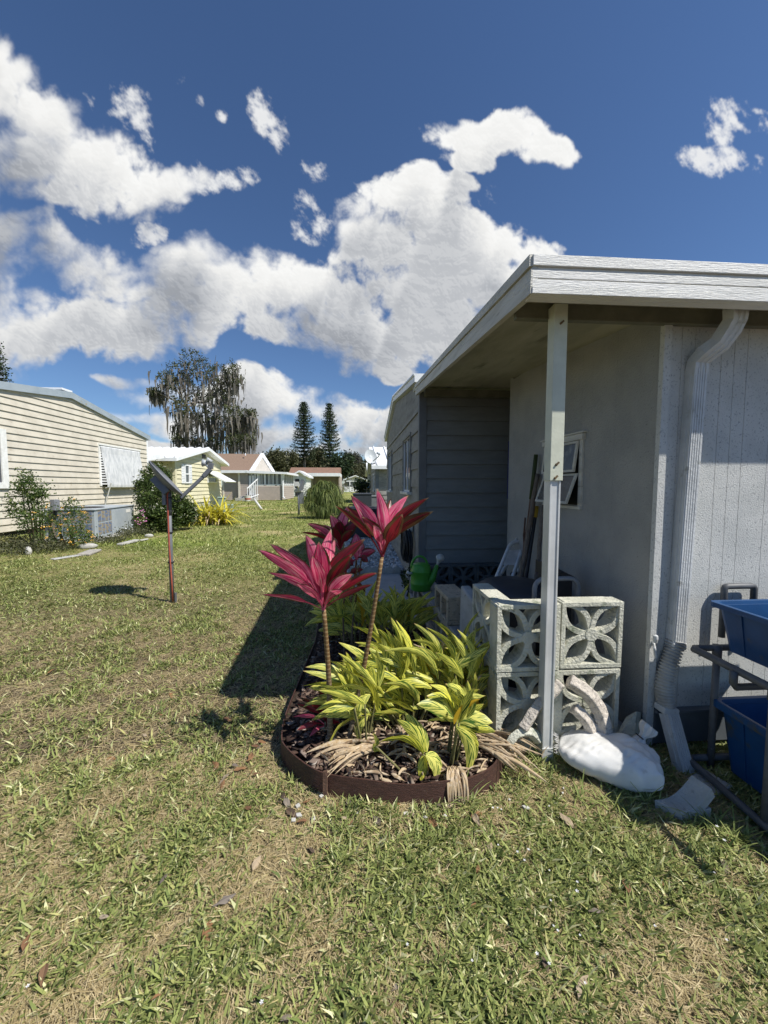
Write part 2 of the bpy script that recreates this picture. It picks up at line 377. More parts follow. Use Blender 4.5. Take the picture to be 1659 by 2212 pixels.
part('skirting', 'skirt_gray', shed, lambda m: (m.box(XC + .024, 5.0, YF - .02, YF + .04, .012, .158), m.box(XC + .024, 5.0, YF - .035, YF, .159, .171)))
# roof
FY = 1.396
rf0, rf1 = P(1148, 635, FY), P(899, 853, 3.85)
XR = rf0.x
zc = lambda Y: 1.986 + .098 * (Y - 1.875)
FZ = rf0.z; K = .87
def f_roof(m):
    y0 = FY + .02
    m.hexa([(XR + .02, y0, zc(y0)), (5.2, y0, zc(y0)), (5.2, 4.2, zc(4.2)), (rf1.x + .02, 4.2, zc(4.2)),
            (XR + .02, y0, zc(y0) + .045), (5.2, y0, zc(y0) + .045), (5.2, 4.2, zc(4.2) + .05), (rf1.x + .02, 4.2, zc(4.2) + .05)])
roof = part('roof', 'ceiling', shed, f_roof)
def f_fas(m):
    x1 = 5.3; X = XR; z = lambda h: FZ + h * K; y = lambda o: FY + o; b = FY + .019
    m.box(X, x1, y(-.010), b, z(.110), z(.154))             # top band, proud
    m.box(X + .002, x1, y(.001), b, z(.098), z(.110))
    m.box(X, x1, y(-.004), b, z(.063), z(.098))
    m.box(X + .002, x1, y(.001), b, z(.059), z(.063))
    m.box(X, x1, y(-.004), b, z(.029), z(.059))
    m.box(X, x1, y(-.007), b, z(.0), z(.028))
    m.box(X + .004, x1, b, y(.060), z(0), z(.006))      # lip under the eave
part('front_fascia', 'trim_white', roof, f_fas, bevel=.0015)
def f_fas2(m):
    a, b = Vector((XR, FY - .004, FZ)), Vector((rf1.x, 3.88, rf1.z))
    dn = (b - a).normalized(); sd = Vector((dn.y, -dn.x, 0)).normalized(); V = lambda z: Vector((0, 0, z))
    def band(z0, z1, o):
        z0 *= K; z1 *= K
        m.hexa([a + V(z0) - sd * o, a + V(z0) + sd * .02, b + V(z0 * .78) + sd * .02, b + V(z0 * .78) - sd * o, a + V(z1) - sd * o, a + V(z1) + sd * .02, b + V(z1 * .78) + sd * .02, b + V(z1 * .78) - sd * o])
    band(.108, .155, .012); band(.0, .052, .006); band(.054, .100, .005); band(.052, .054, 0); band(.100, .108, 0)
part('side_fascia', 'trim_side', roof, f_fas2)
part('beam', 'beam_green', roof, lambda m: (m.box(XR + .03, 5.2, 1.603, 1.626, 1.893, 1.958), m.box(XR + .03, 5.2, 1.597, 1.603, 1.893, 1.900)))
part('back_header', 'beam_green', roof, lambda m: m.box(.68, 2.6, 3.80, 3.885, 2.085, 2.152))
# post
pb = G(1180, 1640); px_ = pb.x
post = MB(); y0, y1 = 1.553, 1.612
post.box(px_ - .019, px_ + .021, y0 + .004, y1, .02, 1.31)
post.box(px_ - .022, px_ - .014, y0, y1 - .01, .02, 1.31); post.box(px_ + .016, px_ + .024, y0, y1 - .01, .02, 1.31)
po = post.build('support_post', 'post_metal', shed, bevel=.001)
part('post_sleeve', 'post_paint', po, lambda m: m.box(px_ - .027, px_ + .029, y0 - .006, 1.601, 1.222, 1.935), bevel=.002)
part('post_foot', 'post_metal', po, lambda m: m.box(px_ - .023, px_ + .025, y0 - .003, y1 + .003, -.02, .055))
for zz, dx in ((1.292, .002), (1.236, -.002), (1.86, .004)):
    part('screw', 'screw_rust', po, lambda m: (m.obox((px_ + dx, y0 - .0075, zz), (1, 0, .9), (0, 1, 0), (-.9, 0, 1), .010, .003, .0035), m.tube([(px_ + dx - .003, y0 - .004, zz - .002), (px_ + dx - .003, y0 - .012, zz - .002)], .0045, 8)))
# downspout
def ribs(m, p, q, wd, dep, fx=Vector((1, 0, 0))):
    p, q = Vector(p), Vector(q); d = (q - p).normalized(); sx = (fx - d * fx.dot(d)).normalized(); ny = sx.cross(d)
    if ny.y > 0: ny = -ny
    L = (q - p).length; c = (p + q) / 2
    m.obox(c, sx, d, ny, wd / 2, L / 2, dep / 2)
    for k in range(5): m.obox(c + sx * (k - 2) * wd * .18 + ny * (dep / 2 + .0008), sx, d, ny, wd * .055, L / 2 - .001, .0018)
    for k in (-1, 1): m.obox(c + sx * k * (wd / 2 + .0006), sx, d, ny, .0016, L / 2 - .002, dep * .12)
A = P(1590, 668, 1.50); B = P(1576, 712, 1.52); Cc = P(1505, 795, 1.605); D_ = P(1459, 1392, 1.605)
ds = MB(); ribs(ds, Cc, D_, .060, .048); dso = ds.build('downspout', 'downspout', shed)
def f_elbow(m):
    pts = [A + Vector((0, 0, .05)), A, P(1588, 690, 1.505), B, P(1555, 742, 1.54), P(1525, 764, 1.57), P(1508, 782, 1.595), Cc + Vector((0, 0, -.03))]
    vs = []; n = len(pts)
    for i, p in enumerate(pts):
        t = (Vector(pts[min(i + 1, n - 1)]) - Vector(pts[max(i - 1, 0)])).normalized(); sx = Vector((1, 0, 0)); sx = (sx - t * sx.dot(t)).normalized(); ny = sx.cross(t)
        for u, v in ((-1, -1), (-.6, -1), (-.5, -.8), (-.2, -.8), (-.1, -1), (.1, -1), (.2, -.8), (.5, -.8), (.6, -1), (1, -1), (1, 1), (-1, 1)):
            k = 1.0 + .05 * (i % 2); vs.append(Vector(p) + sx * u * .031 * k + ny * v * .025 * k)
    q = 12
    m.add(vs, [(i * q + k, i * q + (k + 1) % q, (i + 1) * q + (k + 1) % q, (i + 1) * q + k) for i in range(n - 1) for k in range(q)])
part('elbow', 'downspout', dso, f_elbow)
part('outlet_stain', 'black_stain', dso, lambda m: m.obox((A.x, A.y, A.z + .028), (1, 0, .1), (0, 1, 0), (-.1, 0, 1), .036, .029, .011), bevel=.006)
E_ = P(1440, 1525, 1.575); F1 = P(1484, 1688, 1.45)
def f_flex(m):
    c0 = D_ + Vector((0, 0, .02)); pts = []; rr = []; n = 66
    mid = P(1432, 1490, 1.59)
    for i in range(n + 1):
        x = i / n; p = c0.lerp(mid, x) if x < .8 else None
        b = (1 - x) ** 2 * c0 + 2 * x * (1 - x) * (c0.lerp(E_, .5) + Vector((-.006, 0, -.0))) + x * x * E_
        b = b + Vector((-.022 * math.sin(math.pi * x ** 1.5), 0, 0))
        pts.append(b); rr.append(.034 + (.006 if i % 3 == 1 else -.007 if i % 3 == 0 else .004))
    m.tube(pts, rr, 24, flat=.85)
part('flexible_hose', 'flex_hose', dso, f_flex, smooth=True)
part('collar', 'downspout', dso, lambda m: m.obox(E_ + Vector((.0, 0, -.012)), (1, 0, -.15), (0, 1, 0), (0.15, 0, 1), .037, .031, .015), bevel=.006)
part('collar', 'downspout', dso, lambda m: m.obox(D_, (1, 0, 0), (0, 1, 0), (0, 0, 1), .033, .027, .018), bevel=.006)
def f_lower(m):
    ribs(m, E_ + Vector((.004, -.01, -.03)), F1, .062, .046, Vector((1, .2, 0))); ribs(m, E_.lerp(F1, .78), F1 + (F1 - E_).normalized() * .02, .067, .050, Vector((1, .2, 0)))
part('lower_spout', 'downspout', dso, f_lower)
# window in the side wall
WY0, WY1, WZ0, WZ1 = 2.21, 2.63, 1.085, 1.475
def onw(Y, z, off): return Vector((wx(Y) - off, Y, z))
def f_wf(m):
    for a, b, c, d, o in ((WY0 - .02, WY0 + .012, WZ0 - .01, WZ1, .012), (WY1 - .012, WY1 + .02, WZ0 - .01, WZ1, .012), (WY0 - .03, WY1 + .03, WZ1, WZ1 + .035, .022), (WY0 - .02, WY1 + .02, WZ0 - .025, WZ0 - .008, .016), (WY0 - .05, WY1 + .05, WZ1 + .037, WZ1 + .046, .03)):
        m.hexa([onw(a, c, -.004), onw(a, c, o), onw(b, c, o), onw(b, c, -.004), onw(a, d, -.004), onw(a, d, o), onw(b, d, o), onw(b, d, -.004)])
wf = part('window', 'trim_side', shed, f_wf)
part('opening', 'dark_void', wf, lambda m: m.hexa([onw(WY0, WZ0, .001), onw(WY0, WZ0, .003), onw(WY1, WZ0, .003), onw(WY1, WZ0, .001), onw(WY0, WZ1, .001), onw(WY0, WZ1, .003), onw(WY1, WZ1, .003), onw(WY1, WZ1, .001)]))
for (zt, zb, tilt) in ((WZ1 - .004, 1.285, .022), (1.277, WZ0 + .008, .062)):
    def q(y, f, off=0): z = zt + (zb - zt) * f; return onw(y, z, .012 + tilt * f + off)
    def f_s(m, q=q):
        t = .014; fw = t / (zt - zb)
        for a, b, c, d in ((WY0 + .012, WY0 + .030, 0, 1), (WY1 - .030, WY1 - .012, 0, 1), (WY0 + .030, WY1 - .030, 0, .075), (WY0 + .030, WY1 - .030, .925, 1)):
            m.hexa([q(a, d), q(a, d, .011), q(b, d, .011), q(b, d), q(a, c), q(a, c, .011), q(b, c, .011), q(b, c)])
    sa = part('sash', 'trim_side', wf, f_s)
    part('glass_pane', 'glass_dirty', sa, lambda m, q=q: m.hexa([q(WY0 + .02, .96, .003), q(WY0 + .02, .96, .006), q(WY1 - .02, .96, .006), q(WY1 - .02, .96, .003), q(WY0 + .02, .04, .003), q(WY0 + .02, .04, .006), q(WY1 - .02, .04, .006), q(WY1 - .02, .04, .003)]))
# small wall fittings by the corner
part('hose_bib', 'downspout', shed, lambda m: (m.lathe((XC - .004, YF - .035, .515), [(.0, .02), (.010, .014), (.011, 0), (.008, -.018), (0, -.022)], 12), m.tube([(XC + .004, YF - .01, .50), (XC - .006, YF - .035, .47), (XC - .002, YF - .04, .43)], .006, 8)))
# ================================================================== GRAY SIDED HOUSE BEHIND THE CARPORT
XG = .655
gh = thing('gray_sided_house', 'gray house with wide lap siding and white metal roof edge behind the carport', 'house', (XG, YB, 0))
def gtop(Y):
    pts = [(3.88, 2.20), (4.3, 2.30), (6.4, 2.58), (8.2, 2.17)]
    for (a, b), (c, d) in zip(pts[:-1], pts[1:]):
        if Y <= c: return b + (d - b) * (Y - a) / (c - a)
    return 2.17
wins = [(4.55, 5.22, 1.15, 1.78), (6.95, 7.65, 1.14, 1.80)]
m = MB(); lap_wall(m, (XG, YB, 0), (0, 1, 0), (-1, 0, 0), 8.2 - YB, .02, lambda s: min(gtop(YB + s), 2.02), .195, .016, [(a - YB, b - YB, c, d) for a, b, c, d in wins])
m.box(XG + .03, XG + .06, YB + .02, 8.2, 0, 2.1); m.box(XG + .0, 5, 8.17, 8.2, 0, 2.15)
m.build('side_wall', 'siding_side', gh)
def f_gab(m):
    y = YB + .06
    while y < 8.15:
        y2 = y + .085; t = min(gtop(y), gtop(y2)) - .02
        if t > 2.03: m.box(XG - .006, XG + .02, y, y2 - .012, 2.022, t)
        y = y2
    for a, b in ((4.3, 6.4), (6.4, 8.2)): m.hexa([(XG - .0, a, 2.02), (XG + .03, a, 2.02), (XG + .03, b, 2.02), (XG, b, 2.02), (XG, a, gtop(a) - .01), (XG + .03, a, gtop(a) - .01), (XG + .03, b, gtop(b) - .01), (XG, b, gtop(b) - .01)])
part('gable', 'siding_side', gh, f_gab)
m = MB(); lap_wall(m, (XG + .05, YB, .0), (1, 0, 0), (0, -1, 0), 2.4, .405, lambda s: 2.12, .1455, .020); m.box(XG + .03, 3.2, YB + .002, YB + .04, .0, 2.14)
m.build('porch_wall', 'siding_gray', gh)
part('corner_trim', 'corner_gray', gh, lambda m: (m.box(XG - .022, XG + .052, YB - .022, YB + .0, .02, 2.14), m.box(XG - .022, XG - .002, YB, YB + .06, .02, 2.14)))
def f_rg(m):
    for (ya, za), (yb, zb) in (((4.02, 2.36), (6.4, 2.665)), ((6.4, 2.665), (8.3, 2.235))):
        th = .085
        m.hexa([(XG - .05, ya, za - th), (5, ya, za - th), (5, yb, zb - th), (XG - .05, yb, zb - th), (XG - .05, ya, za - .02), (5, ya, za - .02), (5, yb, zb - .02), (XG - .05, yb, zb - .02)])
        m.hexa([(XG - .06, ya, za - .02), (5, ya, za - .02), (5, yb, zb - .02), (XG - .06, yb, zb - .02), (XG - .06, ya, za), (5, ya, za), (5, yb, zb), (XG - .06, yb, zb)])
        n = int((yb - ya) / .05)
        for i in range(n):
            y = ya + (yb - ya) * (i + .5) / n; z = za + (zb - za) * (i + .5) / n
            m.box(XG - .064, XG - .05, y - .012, y + .012, z - .018, z + .006)
part('roof', 'white_metal', gh, f_rg)
for a, b, c, d in wins:
    w_ = part('window', 'siding_side', gh, lambda m: (m.box(XG - .028, XG + .02, a - .03, a, c - .02, d + .02), m.box(XG - .028, XG + .02, b, b + .03, c - .02, d + .02), m.box(XG - .03, XG + .02, a - .03, b + .03, d + .02, d + .05)))
    part('frame', 'white_metal', w_, lambda m: (m.box(XG - .012, XG + .01, a, a + .03, c, d), m.box(XG - .012, XG + .01, b - .03, b, c, d), m.box(XG - .012, XG + .01, (a + b) / 2 - .018, (a + b) / 2 + .018, c, d), m.box(XG - .012, XG + .01, a, b, d, d + .02), m.box(XG - .012, XG + .01, a, b, c - .02, c)))
    part('sill', 'white_paint', w_, lambda m: m.box(XG - .06, XG + .01, a - .03, b + .03, c - .055, c - .022), bevel=.006)
    part('glass_pane', 'glass', w_, lambda m: m.box(XG - .002, XG + .002, a, b, c, d))
def breeze_mb(m, o, ax, wd, ht, dp, seed=0):
    "pierced block: frame, eight curved ribs and a hub; o = lower front corner, ax = along, depth goes to ay"
    o, ax = Vector(o), Vector(ax).normalized(); ay = Vector((-ax.y, ax.x, 0)); az = Vector((0, 0, 1)); fr = .020
    P2 = lambda x, z, y: o + ax * x + az * z + ay * y
    def bx(x0, x1, z0, z1, y0, y1): m.hexa([P2(x0, z0, y0), P2(x1, z0, y0), P2(x1, z0, y1), P2(x0, z0, y1), P2(x0, z1, y0), P2(x1, z1, y0), P2(x1, z1, y1), P2(x0, z1, y1)])
    bx(0, wd, 0, fr, 0, dp); bx(0, wd, ht - fr, ht, 0, dp); bx(0, fr, fr, ht - fr, 0.0004, dp - .0004); bx(wd - fr, wd, fr, ht - fr, .0004, dp - .0004)
    cx, cz = wd / 2, ht / 2; k = 0
    for (qx, qz) in ((fr * .4, fr * .4), (wd - fr * .4, fr * .4), (wd - fr * .4, ht - fr * .4), (fr * .4, ht - fr * .4)):
        for sg in (-1, 1):
            dx, dz = cx - qx, cz - qz; L = math.hypot(dx, dz); nx, nz = -dz / L * sg, dx / L * sg; n = 10; inset = .003 + .0009 * k; k += 1
            for i in range(n):
                seg = []
                for t in (i / n, (i + 1) / n):
                    bu = math.sin(math.pi * t) * L * .235
                    tx, tz = dx + nx * math.cos(math.pi * t) * math.pi * .235 * L, dz + nz * math.cos(math.pi * t) * math.pi * .235 * L
                    tl = math.hypot(tx, tz); ux, uz = -tz / tl, tx / tl
                    seg.append([(qx + dx * t + nx * bu + ux * s * .0125, qz + dz * t + nz * bu + uz * s * .0125) for s in (-1, 1)])
                (a0, a1), (b0, b1) = seg
                m.hexa([P2(*a0, inset), P2(*a1, inset), P2(*a1, dp - inset), P2(*a0, dp - inset), P2(*b0, inset), P2(*b1, inset), P2(*b1, dp - inset), P2(*b0, dp - inset)])
    n = 16; ring = [(cx + .030 * math.cos(2 * math.pi * i / n), cz + .030 * math.sin(2 * math.pi * i / n)) for i in range(n)]
    m.add([P2(a, b, .0015) for a, b in ring] + [P2(a, b, dp - .0015) for a, b in ring], [tuple(range(n))[::-1], tuple(range(n, 2 * n))] + [(i, (i + 1) % n, n + (i + 1) % n, n + i) for i in range(n)])
for k in range(5):
    part('pierced_block', 'breeze_gray', gh, lambda m: breeze_mb(m, (XG + .035 + k * .268, YB - .10, .13), (1, 0, 0), .264, .27, .09))
part('footing', 'breeze_gray', gh, lambda m: m.box(XG, 2.2, YB - .11, YB + .0, .0, .128))
t = thing('door_panel', 'narrow dark blue panel in the corner behind the gray window wall', 'panel', (1.6, 3.8, 0))
b0, b1 = P(1099, 1075, 3.78), P(1111, 955, 3.78)
part('panel', 'blue_dark', t, lambda m: (m.box(b0.x, b1.x + .3, 3.76, 3.79, b0.z, b1.z), m.box(b0.x - .012, b0.x, 3.755, 3.795, b0.z - .01, b1.z + .01)))
# ================================================================== BEIGE HOUSE ON THE LEFT
XH = -8.3
def corner(x, y, X=XH): return PX(x, y, X)
pk = corner(148.7, 858); rc = corner(316.5, 948); lf = corner(0, 838)
def htop(Y):
    if Y > pk.y: return pk.z + (rc.z - pk.z) * (Y - pk.y) / (rc.y - pk.y)
    return pk.z + (lf.z - pk.z) * (Y - pk.y) / (lf.y - pk.y)
YL = 5.6
bh = thing('beige_house', 'long beige house with lap siding and gray roof edge left of the lawn', 'house', (XH, 10.5, 0))
aw0, aw1 = corner(217, 1050), corner(301, 1050); awz1 = corner(217, 962).z; awz0 = corner(217, 1050).z
lw1 = corner(11, 1000).y; 
m = MB(); lap_wall(m, (XH, YL, 0), (0, 1, 0), (1, 0, 0), rc.y - YL, .12, lambda s: htop(YL + s) - .02, .168, .030)
m.box(XH - .1, XH - .02, YL, rc.y - .02, .1, 2.9); m.box(-14, XH - .02, rc.y - .06, rc.y - .02, .1, 3.0)
m.build('siding_wall', 'beige_siding', bh)
part('gable_backing', 'beige_siding', bh, lambda m: slab_poly(m, [(XH - .04, YL, 2.5), (XH - .04, rc.y, 2.5), (XH - .04, rc.y, rc.z - .03), (XH - .04, pk.y, pk.z - .03), (XH - .04, YL, htop(YL) - .03)], (-1, 0, 0), .05))
part('crawl_space', 'dark_void', bh, lambda m: m.box(-13, XH - .05, YL, rc.y - .1, -.02, .11))
part('corner_trim', 'white_metal', bh, lambda m: m.box(XH - .05, XH + .045, rc.y - .08, rc.y, .1, rc.z - .02))
def f_rb(m):
    for (ya, za), (yb, zb) in (((YL, htop(YL)), (pk.y, pk.z)), ((pk.y, pk.z), (rc.y + .12, rc.z - .02))):
        m.hexa([(XH + .09, ya, za - .03), (-14, ya, za - .03), (-14, yb, zb - .03), (XH + .09, yb, zb - .03), (XH + .09, ya, za + .15), (-14, ya, za + .15), (-14, yb, zb + .15), (XH + .09, yb, zb + .15)][::1])
rb = part('roof', 'roof_edge_gray', bh, f_rb)
part('ridge_cap', 'white_metal', rb, lambda m: m.box(-14, XH + .07, pk.y - .35, pk.y + .05, pk.z + .135, pk.z + .19))
def f_lw(m):
    z0, z1 = corner(11, 1055).z, corner(11, 928).z
    m.box(XH - .0, XH + .07, lw1 - .16, lw1, z0, z1); m.box(XH, XH + .07, lw1 - 1.5, lw1 - .16, z1 - .12, z1); m.box(XH, XH + .07, lw1 - 1.5, lw1 - .16, z0, z0 + .14)
lwz0, lwz1 = corner(11, 1055).z, corner(11, 928).z
lw = part('window', 'white_paint', bh, f_lw); part('glass_pane', 'glass', lw, lambda m: m.box(XH + .02, XH + .04, lw1 - 1.5, lw1 - .16, lwz0 + .14, lwz1 - .12))
aw = part('window', 'white_paint', bh, lambda m: (m.box(XH, XH + .05, aw0.y - .07, aw0.y + .02, awz0, awz1), m.box(XH, XH + .05, aw1.y - .02, aw1.y + .05, awz0, awz1), m.box(XH, XH + .08, aw0.y - .07, aw1.y + .05, awz1, awz1 + .05)))
part('opening', 'dark_void', aw, lambda m: m.box(XH + .031, XH + .036, aw0.y + .02, aw1.y - .02, awz0, awz1))
def f_awn(m):
    y0, y1 = aw0.y + .0, aw1.y - .05; n = 30; H = awz1 - awz0
    prof = [(0.04, awz1 - .02), (.10, awz1 - .06)] + [(.08 + .17 * k / 6, awz1 - .06 - (H * .92) * (k / 6)) for k in range(1, 7)] + [(.24, awz1 - H - .03), (.20, awz1 - H - .055), (.15, awz1 - H - .05)]
    vs = []; fs = []
    for i in range(n * 2 + 1):
        y = y0 + (y1 - y0) * i / (n * 2); o = .030 * (1 if i % 2 else -1)
        vs += [(XH + px + o * .8, y, pz + o * .3) for px, pz in prof]
    k = len(prof)
    fs = [(i * k + j, i * k + j + 1, (i + 1) * k + j + 1, (i + 1) * k + j) for i in range(n * 2) for j in range(k - 1)]
    m.add(vs, fs)
aw_ = part('awning', 'awning_metal', aw, f_awn)
part('awning_side', 'white_metal', aw_, lambda m: [m.hexa([(XH + .03, aw0.y + .005, z), (XH + .03 + .20 * (awz1 - z) / (awz1 - awz0) , aw0.y + .005, z), (XH + .03 + .20 * (awz1 - z) / (awz1 - awz0), aw0.y + .02, z), (XH + .03, aw0.y + .02, z), (XH + .03, aw0.y + .005, z + .045), (XH + .03 + .20 * (awz1 - z - .045) / (awz1 - awz0), aw0.y + .005, z + .045), (XH + .03 + .20 * (awz1 - z - .045) / (awz1 - awz0), aw0.y + .02, z + .045), (XH + .03, aw0.y + .02, z + .045)]) for z in np.arange(awz0 + .05, awz1 - .08, .085)])
part('awning_arm', 'aluminium', aw_, lambda m: m.tube([(XH + .05, aw0.y + .1, .55), (XH + .3, aw0.y + .06, awz0 + .1)], .018, 8))
# ================================================================== YELLOW HOUSE
XY = -8.3
yl, yr, yp = PX(376, 985, XY), PX(476, 997, XY), PX(438.8, 973, XY)
yh = thing('yellow_house', 'pale yellow gabled house with white ribbed metal roof beyond the dark flowering bush', 'house', (XY, 20, 0))
ytop = lambda Y: (yp.z + (yl.z - yp.z) * (yp.y - Y) / (yp.y - yl.y) if Y < yp.y else yp.z + (yr.z - yp.z) * (Y - yp.y) / (yr.y - yp.y))
m = MB(); lap_wall(m, (XY, yl.y, 0), (0, 1, 0), (1, 0, 0), yr.y - yl.y, .35, lambda s: ytop(yl.y + s) - .05, .20, .035)
m.box(-16, XY - .01, yr.y - .1, yr.y - .02, .3, 2.5); lap_wall(m, (-13.5, yl.y + .02, 0), (1, 0, 0), (0, -1, 0), 13.5 + XY, .35, lambda s: yl.z - .05, .20, .035)
m.box(-13.5, XY - .02, yl.y + .04, yl.y + .1, .3, yl.z - .06)
m.build('siding_wall', 'yellow_siding', yh)
part('skirting', 'concrete', yh, lambda m: m.box(-15, XY - .02, yl.y + .05, yr.y - .05, 0, .34))
part('corner_trim', 'yellow_siding', yh, lambda m: m.box(XY - .08, XY + .05, yl.y - .06, yl.y + .1, .3, yl.z - .05))
def f_yr(m):
    ex = .55
    for a, b in ((Vector((0, yl.y - ex, yl.z - .02 - .12)), Vector((0, yp.y, yp.z + .10))), (Vector((0, yp.y, yp.z + .10)), Vector((0, yr.y + ex, yr.z - .15)))):
        m.hexa([(XY + .35, a.y, a.z - .12), (-17, a.y, a.z - .12), (-17, b.y, b.z - .12), (XY + .35, b.y, b.z - .12), (XY + .35, a.y, a.z + .03), (-17, a.y, a.z + .03), (-17, b.y, b.z + .03), (XY + .35, b.y, b.z + .03)])
        x = XY + .3
        while x > -17:
            m.hexa([(x, a.y, a.z + .03), (x - .07, a.y, a.z + .03), (x - .07, b.y, b.z + .03), (x, b.y, b.z + .03), (x, a.y, a.z + .085), (x - .07, a.y, a.z + .085), (x - .07, b.y, b.z + .085), (x, b.y, b.z + .085)]); x -= .42
yrf = part('roof', 'white_metal', yh, f_yr)
pl_ = PX(330, 1000, -10.2)
part('porch_roof', 'white_metal', yrf, lambda m: m.hexa([(XY - .1, 15.6, 2.12), (-15, 15.6, 2.12), (-15, 17.6, 2.42), (XY - .1, 17.6, 2.42), (XY - .1, 15.6, 2.30), (-15, 15.6, 2.30), (-15, 17.6, 2.60), (XY - .1, 17.6, 2.60)]))
def ywin(x0, x1, y0, y1, sh):
    a, b = PX(x0, y0, XY), PX(x1, y1, XY); z1, z0 = a.z, PX((x0 + x1) / 2, y1, XY).z
    o = part('window', 'white_metal', yh, lambda m: (m.box(XY + .03, XY + .08, a.y, a.y + .06, z0, z1), m.box(XY + .03, XY + .08, b.y - .06, b.y, z0, z1), m.box(XY + .03, XY + .08, a.y + .06, b.y - .06, z1 - .06, z1), m.box(XY + .03, XY + .08, a.y + .06, b.y - .06, z0, z0 + .06), m.box(XY + .03, XY + .08, a.y + .06, b.y - .06, (z0 + z1) / 2 - .03, (z0 + z1) / 2 + .03)))
    part('glass_pane', 'glass', o, lambda m: m.box(XY + .04, XY + .05, a.y + .06, b.y - .06, z0 + .06, z1 - .06))
    if sh:
        for s in (-1, 1):
            c = a.y - .17 if s < 0 else b.y + .17
            part('shutter', 'white_metal', o, lambda m: (m.box(XY + .03, XY + .06, c - .15, c + .15, z0, z1), [m.box(XY + .06, XY + .075, c - .12, c + .12, z, z + .03) for z in np.arange(z0 + .08, z1 - .05, .08)]))
    return o
ywin(396, 407, 1003, 1044, True); w2 = ywin(446, 466, 1018, 1043, False)
a, b = PX(446, 1018, XY), PX(468, 1018, XY)
part('awning', 'white_metal', w2, lambda m: (m.hexa([(XY + .04, a.y - .1, a.z - .02), (XY + 1.05, a.y - .1, a.z - .62), (XY + 1.05, b.y + .1, a.z - .62), (XY + .04, b.y + .1, a.z - .02), (XY + .04, a.y - .1, a.z + .03), (XY + 1.1, a.y - .1, a.z - .57), (XY + 1.1, b.y + .1, a.z - .57), (XY + .04, b.y + .1, a.z + .03)])))
part('gable_vent', 'black', yh, lambda m: m.box(XY + .02, XY + .045, yp.y - .25, yp.y + .25, yp.z - .42, yp.z - .22))
# ================================================================== TAN HOUSE WITH SUNROOM
YT = 33.0
th = thing('tan_house', 'tan house with brown shingle roof and gray screened sunroom across the lawn', 'house', (-9, YT, 0))
def TX(x): return P(x, 1050, YT).x
tb = 0.0; zt_ = P(560, 1022, YT).z
xs_l, xs_r = TX(540), TX(609)
def f_tw(m):
    lap_wall(m, (TX(478), YT + .3, 0), (1, 0, 0), (0, -1, 0), TX(517) - TX(478), .05, lambda s: zt_, .17, .03)
    lap_wall(m, (TX(517), YT + .0, 0), (1, 0, 0), (0, -1, 0), TX(536.5) - TX(517), .05, lambda s: zt_, .17, .03)
    lap_wall(m, (TX(551), YT, 0), (1, 0, 0), (0, -1, 0), xs_r - TX(551), .05, lambda s: P(560, 1049, YT).z, .17, .03)
    lap_wall(m, (xs_r, YT, 0), (0, 1, 0), (1, 0, 0), 6, .05, lambda s: P(560, 1049, YT).z, .17, .03)
    m.box(TX(478), TX(536.5), YT + .33, YT + .4, 0, zt_); m.box(TX(551), xs_r - .03, YT + .02, YT + .1, 0, P(560, 1049, YT).z); m.box(xs_r - .1, xs_r - .02, YT + .1, YT + 6, 0, P(560, 1049, YT).z)
part('siding_wall', 'tan_siding', th, f_tw)
part('corner_trim', 'cream_siding', th, lambda m: (m.box(TX(517) - .08, TX(517) + .08, YT - .06, YT + .3, 0, zt_), m.box(TX(478), TX(478) + .14, YT + .24, YT + .3, 0, zt_)))
def f_tsr(m):
    z0, z1 = P(560, 1048, YT).z, zt_
    m.box(TX(551), xs_r, YT + .0, YT + .06, z0, z0 + .07); m.box(TX(551), xs_r, YT + .0, YT + .06, z1 - .08, z1)
    for x in (551, 557, 572.5, 609): m.box(TX(x) - .07, TX(x) + .07, YT - .02, YT + .08, z0, z1)
    for x in (560, 562, 566, 580, 583, 588, 591, 597, 600): m.box(TX(x) - .025, TX(x) + .025, YT + .0, YT + .05, z0 + .07, z1 - .08)
    for k in range(7): m.box(xs_r - .05, xs_r + .01, YT + k, YT + k + .1, z0, z1)
    m.box(xs_r - .05, xs_r + .01, YT, YT + 6, z0, z0 + .07)
sr = part('sunroom_frame', 'white_metal', th, f_tsr)
part('screen', 'screen_gray', sr, lambda m: (m.box(TX(552), xs_r - .06, YT + .055, YT + .065, P(560, 1048, YT).z, zt_), m.box(xs_r - .07, xs_r - .055, YT + .1, YT + 6, P(560, 1048, YT).z, zt_)))
d0, d1 = TX(538), TX(550)
dr = part('door', 'white_metal', th, lambda m: (m.box(d0, d0 + .2, YT - .02, YT + .05, .35, zt_ - .1), m.box(d1 - .2, d1, YT - .02, YT + .05, .35, zt_ - .1), m.box(d0, d1, YT - .02, YT + .05, zt_ - .2, zt_ - .02), m.box(d0, d1, YT - .02, YT + .05, .25, .45)))
part('glass_pane', 'glass', dr, lambda m: m.box(d0 + .2, d1 - .2, YT + .0, YT + .02, .45, zt_ - .2))
part('porch_step', 'concrete', th, lambda m: (m.box(d0 - .9, d1 + .3, YT - .9, YT - .05, 0, .22), m.box(d0 - .6, d1 + .2, YT - .55, YT - .05, .22, .36)))
def f_rail(m):
    for k in range(6): m.box(d1 - .35 + k * .12, d1 - .30 + k * .12, YT - 1.0 + k * .15, YT - .95 + k * .15, .0 + .05 * k, 1.0 + .16 * k)
    m.bar((d1 - .35, YT - 1.0, 1.0), (d1 + .35, YT - .15, 1.85), .08, .06); m.bar((d1 - .35, YT - 1.0, .2), (d1 + .35, YT - .15, .5), .06, .06)
part('handrail', 'white_metal', th, f_rail)
